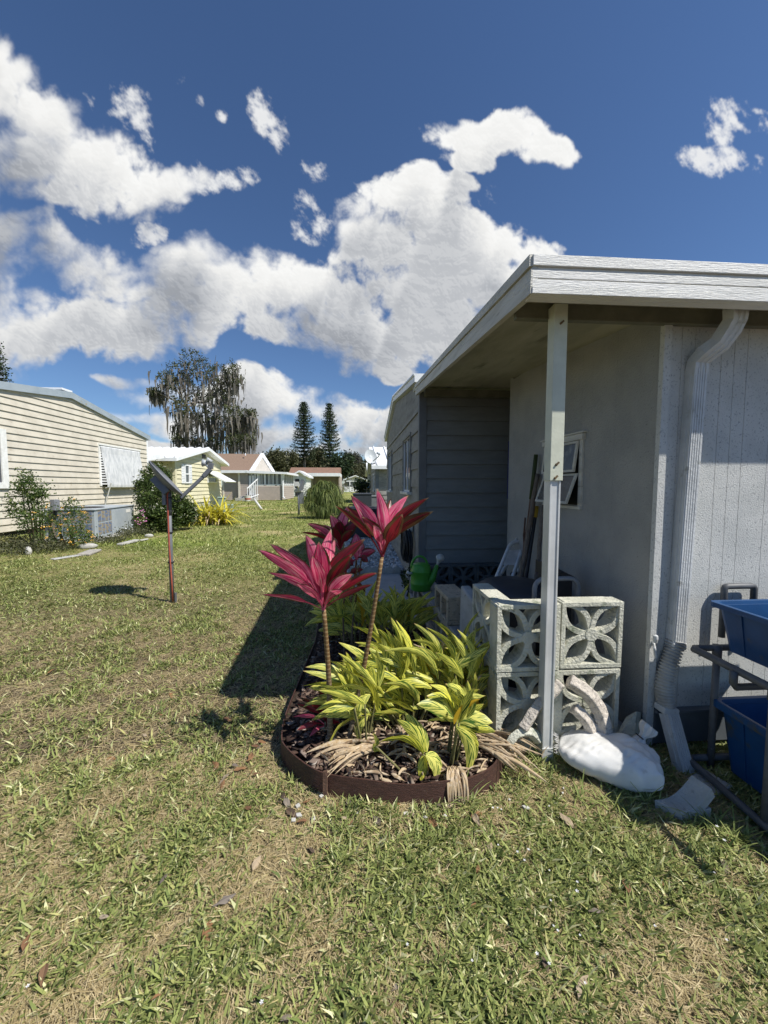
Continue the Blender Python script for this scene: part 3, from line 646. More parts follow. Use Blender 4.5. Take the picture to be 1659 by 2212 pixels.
def f_flat(m):
    a = P(474, 1021, YT - .4); b = P(612, 1019, YT - .4)
    m.box(TX(474), TX(536), YT - .35, YT + 1, zt_, zt_ + .22); m.hexa([(TX(536), YT - .4, zt_), (xs_r + .5, YT - .4, zt_ - .1), (xs_r + .5, YT + 6, zt_ - .1), (TX(536), YT + 6, zt_), (TX(536), YT - .4, zt_ + .2), (xs_r + .5, YT - .4, zt_ + .07), (xs_r + .5, YT + 6, zt_ + .07), (TX(536), YT + 6, zt_ + .22)])
part('flat_roof', 'white_metal', th, f_flat)
# gable facing the lawn, ridge running to the left
gy0 = YT + 1.0
gl, gp, gr = P(541, 1020, YT + .6), P(567, 983, YT + 2.6), P(592, 1020, YT + 4.6)
xg = TX(575)
part('gable', 'tan_light', th, lambda m: slab_poly(m, [gl, gr, gp], (-.3, .1, 0), 1))
def f_sh(m):
    rl = P(470, 981, YT + 2.6); el = P(470, 1020, YT + .6)
    m.hexa([gl + Vector((0, 0, -.05)), gp + Vector((0, 0, -.05)), rl + Vector((-3, 0, -.05)), el + Vector((-3, 0, -.05)), gl + Vector((0, 0, .08)), gp + Vector((0, 0, .08)), rl + Vector((-3, 0, .08)), el + Vector((-3, 0, .08))])
part('shingle_roof', 'shingle_brown', th, f_sh)
part('rake_trim', 'white_metal', th, lambda m: (m.bar(gl + Vector((0, -.1, -.05)), gp + Vector((0, -.1, .05)), .12, .34), m.bar(gp + Vector((0, -.1, .05)), gr + Vector((0, -.1, -.05)), .12, .34)))
part('roof_pipe', 'white_metal', th, lambda m: m.tube([P(530, 984, YT + 2), P(530, 979, YT + 2)], .05, 8))
part('downpipe', 'white_metal', th, lambda m: m.tube([(xs_r + .25, YT - .2, zt_), (xs_r + .1, YT - .1, zt_ - .5), (xs_r + .1, YT - .1, .3), (xs_r + .3, YT - .3, .15)], .06, 8))
# ================================================================== FAR HOUSES
def simple_house(name, label, Y, x0, x1, ytop_, ypeak, wallm, roofm, depth=8, cat='house', base=0.0, ov=.35, band=True, rows=True):
    A_, B_ = P(x0, 1050, Y), P(x1, 1050, Y); zt = P(x0, ytop_, Y).z; zp = P((x0 + x1) / 2, ypeak, Y).z; cx = (A_.x + B_.x) / 2
    h = thing(name, label, cat, (cx, Y, 0))
    m = MB(); m.box(A_.x, B_.x, Y, Y + depth, 0, zt); slab_poly(m, [(A_.x, Y + .02, zt), (B_.x, Y + .02, zt), (cx, Y + .02, zp)], (0, 1, 0), .1)
    if rows: lap_wall(m, (A_.x, Y - .01, 0), (1, 0, 0), (0, -1, 0), B_.x - A_.x, .1, lambda s: zt, .22, .03)
    m.build('siding_wall', wallm, h)
    def f(m):
        for s in (-1, 1):
            ex = cx + s * ((B_.x - A_.x) / 2 + ov)
            m.hexa([(ex, Y - .4, zt - .08), (cx, Y - .4, zp), (cx, Y + depth, zp), (ex, Y + depth, zt - .08), (ex, Y - .4, zt + .12), (cx, Y - .4, zp + .2), (cx, Y + depth, zp + .2), (ex, Y + depth, zt + .12)])
    part('roof', roofm, h, f)
    return h, A_, B_, zt, zp
# brown roofed house behind the ponytail palm
YN = 52.0
h5 = thing('brown_roofed_house', 'low house with rusty brown roof and white carport edge behind the small white shed', 'house', (P(690, 1050, YN).x, YN, 0))
hx0, hx1 = P(625, 1050, YN).x, P(735, 1050, YN).x; z1 = P(660, 1029, YN).z
part('wall', 'cream_siding', h5, lambda m: m.box(hx0 + .3, P(672, 1050, YN).x, YN, YN + 6, 0, z1))
part('carport_opening', 'tan_siding', h5, lambda m: (m.box(P(672, 1050, YN).x + .02, hx1, YN + 3, YN + 6, 0, z1), m.box(hx1 - .2, hx1, YN, YN + 3, 0, z1)))
part('carport_roof', 'white_metal', h5, lambda m: m.box(hx0, hx1, YN - .8, YN + 6, z1, z1 + .42))
part('roof', 'rust_roof', h5, lambda m: m.hexa([(hx0, YN - .3, z1 + .42), (hx1, YN - .3, z1 + .42), (hx1, YN + 4, z1 + .42), (hx0, YN + 4, z1 + .42), (hx0, YN + 1.6, z1 + 1.25), (hx1, YN + 1.6, z1 + 1.25), (hx1, YN + 4, z1 + 1.25), (hx0, YN + 4, z1 + 1.25)]))
h6, A6, B6, zt6, zp6 = simple_house('white_shed', 'small white gabled shed beside the tan sunroom', 44.0, 633, 662, 1031, 1020, 'white_paint', 'white_metal', 4, 'shed')
part('door', 'black', h6, lambda m: m.box(A6.x + .25, A6.x + .7, 43.93, 43.98, .1, 2.0))
part('window', 'glass', h6, lambda m: m.box(B6.x - .6, B6.x - .3, 43.93, 43.98, .9, 1.9))
h7, A7, B7, zt7, zp7 = simple_house('white_bungalow', 'small white and cream bungalow with screened porch, farthest house at the lawn end', 78.0, 744, 791, 1038, 1028.5, 'cream_siding', 'white_metal', 10, rows=False)
def f7(m):
    z0 = P(760, 1051, 78).z
    m.box(A7.x, B7.x, 77.8, 77.95, .0, z0); m.box(A7.x, B7.x, 77.8, 77.95, zt7 - .25, zt7)
    for k in range(5): x = A7.x + (B7.x - A7.x) * k / 4; m.box(x - .1, x + .1, 77.75, 77.95, 0, zt7)
p7 = part('porch_frame', 'white_metal', h7, f7)
part('screen', 'screen_gray', p7, lambda m: m.box(A7.x, B7.x, 77.96, 77.99, P(760, 1051, 78).z, zt7 - .2))
# row of gray houses on the right, past the gray sided house
def side_house(name, label, X0, Y0, Y1, ze, zp, roof='white_metal', wall='siding_side'):
    h = thing(name, label, 'house', (X0, Y0, 0)); ym = (Y0 + Y1) / 2
    m = MB(); lap_wall(m, (X0, Y0, 0), (0, 1, 0), (-1, 0, 0), Y1 - Y0, .05, lambda s: ze + (zp - ze) * (1 - abs(Y0 + s - ym) / (ym - Y0)), .2, .02); lap_wall(m, (X0, Y0, 0), (1, 0, 0), (0, -1, 0), 5, .05, lambda s: ze, .2, .02)
    m.box(X0 + .03, X0 + 5, Y0 + .02, Y1, 0, ze); m.build('siding_wall', wall, h)
    def f(m):
        for a, za, b, zb in ((Y0 - .35, ze - .1, ym, zp + .05), (ym, zp + .05, Y1 + .35, ze - .1)):
            m.hexa([(X0 - .2, a, za - .08), (X0 + 6, a, za - .08), (X0 + 6, b, zb - .08), (X0 - .2, b, zb - .08), (X0 - .2, a, za + .06), (X0 + 6, a, za + .06), (X0 + 6, b, zb + .06), (X0 - .2, b, zb + .06)])
            x = X0
            while x < X0 + 6: m.hexa([(x, a, za + .06), (x + .05, a, za + .06), (x + .05, b, zb + .06), (x, b, zb + .06), (x, a, za + .11), (x + .05, a, za + .11), (x + .05, b, zb + .11), (x, b, zb + .11)]); x += .5
    part('roof', roof, h, f)
    part('corner_trim', 'corner_gray', h, lambda m: (m.box(X0 - .04, X0 + .1, Y0 - .04, Y0, 0, ze), m.box(X0 - .04, X0, Y0, Y0 + .12, 0, ze)))
    w_ = part('window', 'white_metal', h, lambda m: (m.box(X0 - .05, X0 + .02, Y0 + 1.3, Y0 + 1.38, .95, 1.75), m.box(X0 - .05, X0 + .02, Y0 + 2.2, Y0 + 2.28, .95, 1.75), m.box(X0 - .05, X0 + .02, Y0 + 1.38, Y0 + 2.2, 1.68, 1.75), m.box(X0 - .05, X0 + .02, Y0 + 1.38, Y0 + 2.2, .95, 1.02)))
    part('glass_pane', 'glass', w_, lambda m: m.box(X0 - .02, X0 - .01, Y0 + 1.38, Y0 + 2.2, 1.02, 1.68))
    return h
side_house('gray_house', 'gray house with white metal roof and a wall mounted dish past the gray sided house', .80, 15.5, 21.5, 2.05, 2.95)
side_house('gray_house', 'small gray house with white roof, second past the gray sided house', .95, 27, 33, 2.2, 2.9)
# ================================================================== FRONT BREEZE BLOCKS
pm('green_plastic', (.07, .32, .035), (.06, .27, .03), 6, .38, spec=.5)
pm('white_plastic', (.62, .62, .58), (.52, .52, .49), 20, .45)
pm('hose_black', (.012, .012, .013), (.03, .03, .03), 40, .5)
pm('can_gray', (.055, .06, .072), (.045, .05, .06), 5, .42, .1)
pm('tube_gray', (.22, .23, .25), (.17, .18, .19), 20, .45)
pm('wood_gray', (.20, .165, .13), (.13, .105, .085), 30, .85, .4, 120, stretch=(4, 4, .6))
pm('wood_brown', (.16, .09, .06), (.10, .055, .04), 30, .8, .3, 100)
pm('tool_yellow', (.50, .32, .03)); pm('tool_green', (.05, .07, .02), (.035, .05, .015), 20)
pm('tote_blue', (.010, .065, .19), (.008, .048, .14), 4, .42, .1, 40, c3=(.06, .065, .055), s3=7, f3=(.56, .68))
pm('pvc_gray', (.11, .115, .125), (.08, .085, .09), 16, .5, c3=(.30, .30, .28), s3=30, f3=(.68, .75))
pm('sack', (.74, .74, .72), (.64, .635, .61), 7, .85, .10, 300, c3=(.48, .46, .42), s3=14, f3=(.62, .80))
pm('dish_gray', (.17, .18, .20), (.14, .15, .165), 8, .5); pm('dish_light', (.50, .53, .55), (.42, .45, .47), 6, .45)
pm('orange_cable', (.42, .10, .06), (.33, .075, .045), 50, .6)
pm('edging_brown', (.075, .034, .024), (.05, .023, .017), 30, .6, .5, 90, stretch=(1, 1, 5), c3=(.14, .09, .07), s3=40, f3=(.60, .75))
pm('ped_green', (.26, .33, .27), (.22, .29, .24), 5, .6)
pm('stone_white', (.50, .49, .45), (.36, .35, .32), 9, .8, .3)
def breeze(name, label, o, ax, wd=.29, ht=.31, dp=.09, rot=0.0):
    m = MB(); breeze_mb(m, (0, 0, 0), (1, 0, 0), wd, ht, dp)
    ob = m.build(name, 'breeze', None, bevel=.0018); ob.location = Vector(o); ob.rotation_euler = (0, rot, math.atan2(ax[1], ax[0]))
    return tag(ob, label, 'block', 'pierced concrete blocks stacked at the carport front')
bX = P(1075, 1310, 1.62).x; zt = .675
breeze('breeze_block', 'mossy pierced block standing behind the metal post, top left of the front stack', (bX, 1.62, zt - .305), (1, 0), ht=.305)
breeze('breeze_block', 'mossy pierced block half in shade beside the gray wall, top right of the stack', (bX + .296, 1.624, zt - .300), (1, .0), ht=.305, rot=.008)
breeze('breeze_block', 'pierced block low behind the ginger leaves and the metal post, bottom left of stack', (bX + .004, 1.622, zt - .614), (1, 0), ht=.305)
breeze('breeze_block', 'shaded pierced block behind the two curved concrete pieces, bottom right of stack', (bX + .292, 1.622, zt - .614), (1, 0), ht=.305)
breeze('breeze_block', 'sunlit pierced block turned sideways at the left end of the stack, upper one', (bX + .004, 2.00, zt - .305), (0, -1), ht=.305)
breeze('breeze_block', 'pierced block turned sideways at the left end of the stack, lower one', (bX + .004, 2.00, zt - .614), (0, -1), ht=.305)
m = MB(); m.box(bX - .02, bX + .64, 1.61, 1.74, -.05, .058); tag(m.build('block_footing', 'breeze', bevel=.006), 'rough concrete strip under the stacked pierced blocks', 'footing')
# broken pieces leaning on the stack
def arc_piece(name, label, c, r0, r1, a0, a1, dp, yaw, mt='rubble_light', tilt=0):
    m = MB(); n = 12; vs = []
    for i in range(n + 1):
        a = a0 + (a1 - a0) * i / n
        for r in (r0, r1):
            for y in (0, dp):
                vs.append((math.cos(a) * r + rv(-.002, .002), y + rv(-.002, .002), math.sin(a) * r + rv(-.002, .002)))
    fs = []
    for i in range(n):
        b = i * 4; q = b + 4
        fs += [(b, b + 1, q + 1, q), (b + 2, q + 2, q + 3, b + 3), (b, q, q + 2, b + 2), (b + 1, b + 3, q + 3, q + 1)]
    fs += [(0, 2, 3, 1), (n * 4, n * 4 + 1, n * 4 + 3, n * 4 + 2)]
    m.add(vs, fs); o = m.build(name, mt, bevel=.004); o.location = c; o.rotation_euler = (tilt, 0, yaw)
    return tag(o, label, 'concrete piece')
def bent_piece(label, pts, r, mt='rubble_light'):
    m = MB(); k = 26; q = smooth_v([Vector(p) for p in pts], 6); m.tube(q, [r * 1.35 * (1 + .05 * math.sin(i * 1.9)) for i in range(len(q))], 4, flat=1.3)
    return tag(m.build('curved_concrete_piece', mt, loc=q[-1], bevel=.005), label, 'concrete piece')
def smooth_v(pts, k):
    out = []
    for i in range(len(pts) - 1):
        p0, p1, p2, p3 = pts[max(i - 1, 0)], pts[i], pts[i + 1], pts[min(i + 2, len(pts) - 1)]
        for s_ in range(k): t = s_ / k; out.append(.5 * (2 * p1 + (p2 - p0) * t + (2 * p0 - 5 * p1 + 4 * p2 - p3) * t * t + (3 * p1 - p0 - 3 * p2 + p3) * t ** 3))
    return out + [pts[-1]]
YP = 1.57
bent_piece('large pale curved concrete piece leaning on the pierced blocks, outer of two', [P(1228, 1470, YP + .02), P(1268, 1497, YP), P(1297, 1540, YP - .01), P(1310, 1598, YP - .03)], .0195)
bent_piece('short pale curved concrete piece inside the larger one by the pierced blocks', [P(1238, 1528, YP + .015), P(1262, 1550, YP), P(1278, 1578, YP - .01), P(1286, 1615, YP - .02)], .0165)
bent_piece('pale curved concrete piece rising from the post to the middle of the blocks', [P(1212, 1475, YP + .02), P(1190, 1500, YP + .015), P(1160, 1528, YP + .015), P(1130, 1575, YP)], .0175)
bent_piece('greenish broken pierced block rib at the foot of the metal post', [P(1095, 1615, 1.56), P(1115, 1588, 1.57), P(1145, 1582, 1.575), P(1165, 1600, 1.575)], .015, 'breeze')
m = MB(); a = P(1235, 1560, 1.56)
m.hexa([(a.x - .01, 1.555, .02), (a.x + .03, 1.555, .02), (a.x + .03, 1.60, .02), (a.x - .01, 1.60, .02), (a.x - .012, 1.557, .22), (a.x + .01, 1.557, .22), (a.x + .01, 1.60, .22), (a.x - .012, 1.60, .22)])
a0 = G(1330, 1600, .02); a1 = P(1385, 1535, 1.60)
m = MB(); m.hexa([P(1325, 1598, 1.60), P(1372, 1600, 1.56), P(1380, 1600, 1.66), P(1335, 1598, 1.68), P(1352, 1548, 1.62), P(1375, 1536, 1.59), P(1388, 1538, 1.67), P(1360, 1548, 1.68)])
tag(m.build('broken_block_piece', 'breeze', bevel=.004), 'triangular green broken block corner between pierced blocks and gray wall', 'concrete piece')
# ================================================================== HOLLOW BLOCK WALL
def cmu_mb(m, L, H, D, holes=2, face=-1):
    """hollow block lying on its side: cells open towards -x. origin lower near corner, length +y, height +z, depth +x"""
    t = .028; n = holes
    m.box(D - t, D, 0, L, 0, H); m.box(0, D - t, 0, L, 0, t); m.box(0, D - t, 0, L, H - t, H)
    for k in range(n + 1):
        y = (L - t) * k / n; m.box(0.0005, D - t, y, y + t, t, H - t)
def cmu(label, loc, yaw, L=.39, H=.19, D=.19, mt='cmu_gray', name='hollow_block', roll=0):
    m = MB(); cmu_mb(m, L, H, D); o = m.build(name, mt, bevel=.004); o.location = loc; o.rotation_euler = (0, roll, yaw)
    return tag(o, label, 'block', 'hollow concrete blocks in the low garden wall')
p0 = Vector((.593, 2.42, 0)); p1 = Vector((.530, 3.72, 0)); dd = (p1 - p0); yw = math.atan2(-dd.x, dd.y); dd.normalize()
nm = ['nearest the tall tan block', 'second from the tall tan block', 'just in front of the watering can', 'under the green watering can']
for k in range(4):
    q = p0 + dd * (.0 + k * .396 - .22)
    if k < 4:
        cmu('gray hollow block in the top row, ' + nm[k], (q.x, q.y, .105), yw, D=.20 if k else .185)
        cmu('gray hollow block in the bottom row, ' + nm[k].replace('just in front of', 'nearly below'), (q.x - .004, q.y + .01, -.088), yw)
fz = P(966.5, 1296, 2.40)
cmu('tan hollow block half sunlit on top of the near end of the low wall', (fz.x, 2.40, .298), yw, L=.33, H=.185, D=.15, mt='cmu')
cmu('tan hollow block under the raised sunlit one at the near end of the wall', (fz.x + .004, 2.395, .11), yw, L=.33, H=.185, D=.15, mt='cmu')
cmu('lowest tan hollow block at the near end of the low wall', (fz.x + .004, 2.40, -.08), yw, L=.33, H=.185, D=.15, mt='cmu')
m = MB(); sx = P(1040, 1340, 1.92).x
m.hexa([(sx - .0, 1.90, .0), (sx + .075, 1.90, .0), (sx + .05, 2.26, .0), (sx - .03, 2.26, .0), (sx + .02, 1.90, .505), (sx + .075, 1.90, .505), (sx + .04, 2.26, .60), (sx - .02, 2.26, .60)])
tag(m.build('leaning_slab', 'concrete', bevel=.012, seg=3), 'gray concrete slab standing on edge between the tan block and the pierced blocks', 'slab')
# ================================================================== WATERING CAN
wc = P(909, 1250, 3.28); wc = Vector((wc.x, 3.28, .296))
can = thing('watering_can', 'green plastic watering can with white rose on the low block wall', 'watering can', wc)
rr = .088
body = part('body', 'green_plastic', can, lambda m: m.lathe(wc, [(0, 0), (rr * .93, 0), (rr * .99, .012), (rr, .05), (rr * 1.03, .058), (rr * 1.03, .064), (rr, .07), (rr * .98, .155), (rr * 1.03, .163), (rr * 1.03, .17), (rr * .97, .178), (rr * .93, .215), (rr * .9, .222), (rr * .6, .232), (0, .236)], 36), smooth=True)
def f_h(m):
    pts = [wc + Vector((math.cos(a) * .072 - .012, 0, .20 + math.sin(a) * .095)) for a in [R(x) for x in range(185, -6, -12)]]
    m.tube(pts, .0125, 10, flat=.8)
part('handle', 'green_plastic', can, f_h, smooth=True)
part('spout', 'green_plastic', can, lambda m: m.tube([wc + Vector((.045, -.03, .05)), wc + Vector((.095, -.035, .11)), wc + Vector((.125, -.035, .19)), wc + Vector((.136, -.035, .225))], [.045, .034, .019, .015], 14), smooth=True)
rs = part('rose', 'white_plastic', can, lambda m: (m.tube([wc + Vector((.135, -.035, .215)), wc + Vector((.145, -.037, .245)), wc + Vector((.152, -.04, .262)), wc + Vector((.157, -.046, .285)), wc + Vector((.160, -.062, .292))], [.011, .013, .022, .036, .034], 16)), smooth=True)
part('filler_spout', 'white_plastic', can, lambda m: m.tube([wc + Vector((-.08, -.02, .155)), wc + Vector((-.105, -.03, .15)), wc + Vector((-.125, -.035, .165))], [.012, .010, .016], 10), smooth=True)
# ================================================================== HOSE COIL
hc = P(874, 1180, 4.35)
hz = thing('garden_hose', 'coiled black garden hose hanging on the gray siding by the watering can', 'hose', (XG - .07, 4.35, hc.z))
def f_hose(m):
    pts = []
    for k in range(9):
        for i in range(24):
            a = 2 * math.pi * i / 24; s = 1 - .03 * (k % 4)
            pts.append(Vector((XG - .05 - .022 * (k % 4) + .01 * math.sin(a * 2 + k), 4.36 + math.sin(a) * .15 * s + rv(-.004, .004) + .02 * math.sin(k), hc.z + .03 + (math.cos(a) * .19 - .02) * s + .012 * math.cos(k * 2.1))))
    m.tube(pts, .0125, 8)
part('coil', 'hose_black', hz, f_hose, smooth=True)
part('hanger', 'white_plastic', hz, lambda m: m.box(XG - .09, XG - .016, 4.30, 4.42, hc.z + .17, hc.z + .26), bevel=.01)
part('hanging_end', 'hose_black', hz, lambda m: m.tube([(XG - .06, 4.2, hc.z - .1), (XG - .08, 4.12, hc.z - .25), (XG - .07, 4.1, .12), (XG - .12, 4.0, .03)], .011, 8), smooth=True)
# ================================================================== STEP LADDER
ld = thing('step_ladder', 'folded aluminium step ladder leaning on the wall behind the trash can', 'ladder', (1.15, 3.0, .05))
def LP(x, y, Y): return P(x, y, Y)
tL, tR = LP(1100, 1180, 3.05), LP(1129, 1180, 3.05)
bL, bR = LP(1066, 1262, 2.90), LP(1102, 1262, 2.86)
def f_lr(m, k=1.0, off=Vector((0, 0, 0)), tl=None, tr=None, bl=None, br=None, top_=.045):
    tl, tr, bl, br = (tl or tL) + off, (tr or tR) + off, (bl or bL) + off, (br or bR) + off
    bl = bl + (bl - tl) * .9; br = br + (br - tr) * .9; up = (tl - bl).normalized(); mid = (tl + tr) / 2; hw = (tr - tl) / 2
    arc = [mid - hw * math.cos(a) + up * (top_ * math.sin(a)) for a in [math.pi * i / 8 for i in range(9)]]
    m.tube([bl] + arc + [br], .0155, 8)
part('front_rail', 'aluminium', ld, f_lr, smooth=True)
part('rear_rail', 'aluminium', ld, lambda m: f_lr(m, off=Vector((.05, .09, 0)), tl=LP(1098, 1215, 3.05), tr=LP(1131, 1215, 3.05)), smooth=True)
def LL(u, s): a = tL.lerp(bL, u); b = tR.lerp(bR, u); return a.lerp(b, s)
def stepq(m, u0, u1):
    n = Vector((0, -.012, 0)); q = [LL(u1, .08), LL(u1, .92), LL(u0, .92), LL(u0, .08)]; m.add([p + n for p in q] + [p - n for p in q], [(0, 1, 2, 3), (7, 6, 5, 4), (0, 4, 5, 1), (1, 5, 6, 2), (2, 6, 7, 3), (3, 7, 4, 0)])
for u0, u1 in ((.10, .50), (.98, 1.75)):
    part('step', 'aluminium', ld, lambda m: stepq(m, u0, u1))
part('top_handle', 'aluminium', ld, lambda m: m.tube([LL(-.02, .2), LL(-.22, .3), LL(-.22, .7), LL(-.02, .8)], .007, 8))
part('hinge', 'black', ld, lambda m: m.tube([LL(.75, .95), LL(.75, 1.1) + Vector((.02, .05, 0))], .02, 8))
# poles
def pole(name, label, mt, a, b, r, r1=None, n=8, kn=0, cat='pole', group=None):
    t = thing(name, label, cat, tuple(b)); m = MB(); k = 9
    m.tube([Vector(a).lerp(Vector(b), i / k) + Vector((math.sin(i * 2.3 + kn) * .003 * (kn > 0), 0, 0)) for i in range(k + 1)], [r + (r1 or r) * 0 + (rv(-.002, .002) if kn else 0) for i in range(k + 1)], n)
    m.build('shaft', mt, t, smooth=True); return t
wxp = lambda x, y, d=.03: (lambda Y: P(x, y, Y))( (lambda: next(Yv for Yv in np.arange(2.0, 3.4, .01) if P(x, y, Yv).x >= wx(Yv) - d or Yv > 3.37))() )
A1 = wxp(1158, 985); t = pole('garden_tool', 'long handled tool with dark green grip, tallest against the wall beside the window', 'wood_brown', A1, P(1122, 1290, 2.75), .0105)
part('grip', 'tool_green', t, lambda m: m.tube([A1 + Vector((0, 0, .01)), A1.lerp(P(1122, 1290, 2.75), .3)], .0145, 10), smooth=True)
A2 = wxp(1161, 1024); pole('wooden_pole', 'thick weathered gray wooden pole leaning left of the window, second tallest', 'wood_gray', A2, P(1120, 1290, 2.65), .0165, kn=1)
A3 = wxp(1134, 1118); pole('wooden_pole', 'thin dark brown pole mostly hidden behind the thick gray wooden pole', 'wood_brown', A3, P(1128, 1290, 2.85), .009, kn=1)
A4 = wxp(1159, 1095); t = pole('garden_tool', 'black handled tool with yellow end grip leaning behind the trash can', 'black', A4, P(1130, 1290, 2.60), .0135)
part('yellow_end', 'tool_yellow', t, lambda m: m.tube([A4 + Vector((0, 0, .005)), A4.lerp(P(1130, 1290, 2.60), .12)], .0165, 10), smooth=True)
A5 = wxp(1173, 1092); pole('wooden_pole', 'weathered wooden pole directly under the window and left of the metal post', 'wood_gray', A5, P(1156, 1290, 2.45), .0145, kn=2)
# ================================================================== TRASH CAN, HAND TRUCK, BLACK BIN
tcx, tcy = .985, 2.30
tcn = thing('trash_can', 'large dark gray round trash can with domed lid behind the pierced blocks', 'trash can', (tcx, tcy, 0))
part('body', 'can_gray', tcn, lambda m: m.lathe((tcx, tcy, 0), [(0, .0), (.165, .0), (.205, .53), (.215, .545), (.215, .56)], 40), smooth=True)
part('lid', 'can_gray', tcn, lambda m: m.lathe((tcx, tcy, .545), [(.228, 0), (.232, .01), (.228, .028), (.205, .038), (.195, .05), (.12, .068), (0, .074)], 40), smooth=True)
part('lid_handle', 'black', tcn, lambda m: m.tube([(tcx + .10, tcy - .16, .585), (tcx + .12, tcy - .165, .635), (tcx + .145, tcy - .17, .655), (tcx + .18, tcy - .19, .62), (tcx + .19, tcy - .2, .57)], .013, 8))
part('strap', 'black', tcn, lambda m: m.tube([(tcx + .04, tcy - .20, .57), (tcx + .09, tcy - .21, .60), (tcx + .11, tcy - .215, .64), (tcx + .10, tcy - .21, .55)], .012, 8))
ht = thing('hand_cart', 'folded cart with bent gray tube handle behind the pierced blocks', 'cart', (P(1200, 1300, 1.88).x, 1.88, 0))
hl, hr = P(1154, 1300, 1.88), P(1248, 1300, 1.88)
def f_ht(m):
    z = P(1200, 1250, 1.88).z; r = .05; pts = [(hl.x, 1.88, .05), (hl.x, 1.88, z - r)] + [(hl.x + r - r * math.cos(a), 1.88, z - r + r * math.sin(a)) for a in (.4, .8, 1.2, 1.57)] + [(hr.x - r + r * math.sin(a), 1.88, z - r + r * math.cos(a)) for a in (0, .4, .8, 1.2)] + [(hr.x, 1.88, z - r), (hr.x, 1.88, .05)]
    m.tube(pts, .0125, 10)
part('handle', 'tube_gray', ht, f_ht, smooth=True)
part('cross_bar', 'tube_gray', ht, lambda m: m.tube([(hl.x, 1.88, .3), (hr.x, 1.88, .3)], .009, 8))
part('base_plate', 'tube_gray', ht, lambda m: m.box(hl.x, hr.x, 1.80, 1.90, .03, .04))
bb0, bb1 = P(1190, 1300, 2.05), P(1238, 1250, 2.05)
bn = thing('black_bin', 'black plastic bin with peaked lid behind the cart and metal post', 'bin', ((bb0.x + bb1.x) / 2, 2.1, 0))
part('body', 'black', bn, lambda m: m.box(bb0.x, bb1.x, 2.05, 2.22, 0, bb1.z), bevel=.008)
part('lid', 'black', bn, lambda m: m.hexa([(bb0.x - .01, 2.04, bb1.z), (bb1.x + .008, 2.04, bb1.z), (bb1.x + .008, 2.23, bb1.z), (bb0.x - .01, 2.23, bb1.z), (bb0.x - .01, 2.04, bb1.z + .075), (bb1.x + .008, 2.04, bb1.z + .01), (bb1.x + .008, 2.23, bb1.z + .02), (bb0.x - .01, 2.23, bb1.z + .08)]), bevel=.006)
# ================================================================== SANDBAG
def make_sack():
    c = G(1318, 1672, 0); t = thing('sandbag', 'full white woven sack lying on the grass beside the metal post', 'sack', c)
    nu, nv = 84, 56; vs = []; a1_, b1_, h1_ = .190, .122, .074
    yaw = R(-30); cy_, sy_ = math.cos(yaw), math.sin(yaw)
    for j in range(nv + 1):
        v = -math.pi / 2 + math.pi * j / nv
        for i in range(nu):
            u = 2 * math.pi * i / nu
            se = lambda x, p: math.copysign(abs(x) ** p, x)
            x = a1_ * se(math.cos(v), .75) * se(math.cos(u), .62); y = b1_ * se(math.cos(v), .75) * se(math.sin(u), .62); z = h1_ * se(math.sin(v), .85)
            q = x / a1_
            # left end pinched and low, right end bulging
            hgt = .42 + .58 * min(1, max(0, (q + 1.0) / 1.2)) ** .7; hgt *= 1 + .12 * math.exp(-((q - .45) / .3) ** 2)
            z *= hgt
            fold = mnoise.noise(Vector((x * 9 + 3, y * 22 + x * 14, 2.0))) * .34 - abs(mnoise.noise(Vector((x * 10 + y * 8, y * 26 - x * 30, 7.0)))) * .55
            wr = max(0, q - .1) * .026 + .005 + max(0, -q - .5) * .02
            nx_, ny_, nz_ = x / a1_, y / b1_, z / h1_
            z += fold * wr * (2.0 if z > -.02 else .3); x += fold * wr * nx_ * 1.2; y += fold * wr * ny_ * 1.6
            # crease swirls near the left front
            sw = math.sin((x * .8 + y * .9) * 130) * .0022 * math.exp(-(((x + .02) / .09) ** 2 + ((y + .10) / .06) ** 2)); z += sw; y += sw
            z = max(z, -.062)
            px = x * cy_ - y * sy_; py = x * sy_ + y * cy_
            vs.append((c.x + px, c.y + py + .02, .062 + z))
    fs = [(j * nu + i, j * nu + (i + 1) % nu, (j + 1) * nu + (i + 1) % nu, (j + 1) * nu + i) for j in range(nv) for i in range(nu)]
    m = MB(); m.add(vs, fs); m.build('bag_body', 'sack', t, smooth=True)
    m = MB(); k = Vector((c.x + .150, c.y + .045, .115)); pts = []
    vs = []; n = 30; L = 9
    for j in range(L):
        r = [.022, .026, .020, .013, .016, .024, .031, .034, .030][j]
        for i in range(n):
            a = 2 * math.pi * i / n; rr_ = r * (1 + .28 * math.sin(a * 7 + j * .5)); 
            vs.append(k + Vector((.012 * j * .55 + rr_ * math.cos(a) * .6, rr_ * math.sin(a), -.02 + .012 * j * .8 + rr_ * math.cos(a) * -.5)))
    m.add(vs, [(j * n + i, j * n + (i + 1) % n, (j + 1) * n + (i + 1) % n, (j + 1) * n + i) for j in range(L - 1) for i in range(n)]); m.build('gathered_neck', 'sack', t, smooth=True)
    part('tie', 'black', t, lambda m: m.tube([k + Vector((.01 + .012 * math.cos(a), .015 * math.sin(a), .010 - .01 * math.cos(a))) for a in [i * .5 for i in range(13)]] + [k + Vector((.05, -.01, .06))], .003, 6))
    m = MB()
    for i in range(16): 
        p = Vector((c.x - .19 + i * .003, c.y + .06 + i * .006, .05 + i * .002)); m.tube([p, p + Vector((-.02 + rv(-.01, .01), rv(-.01, .01), rv(.0, .016)))], .0012, 4)
    tag(m.build('frayed_edge', 'sack', t), kind='stuff')
make_sack()
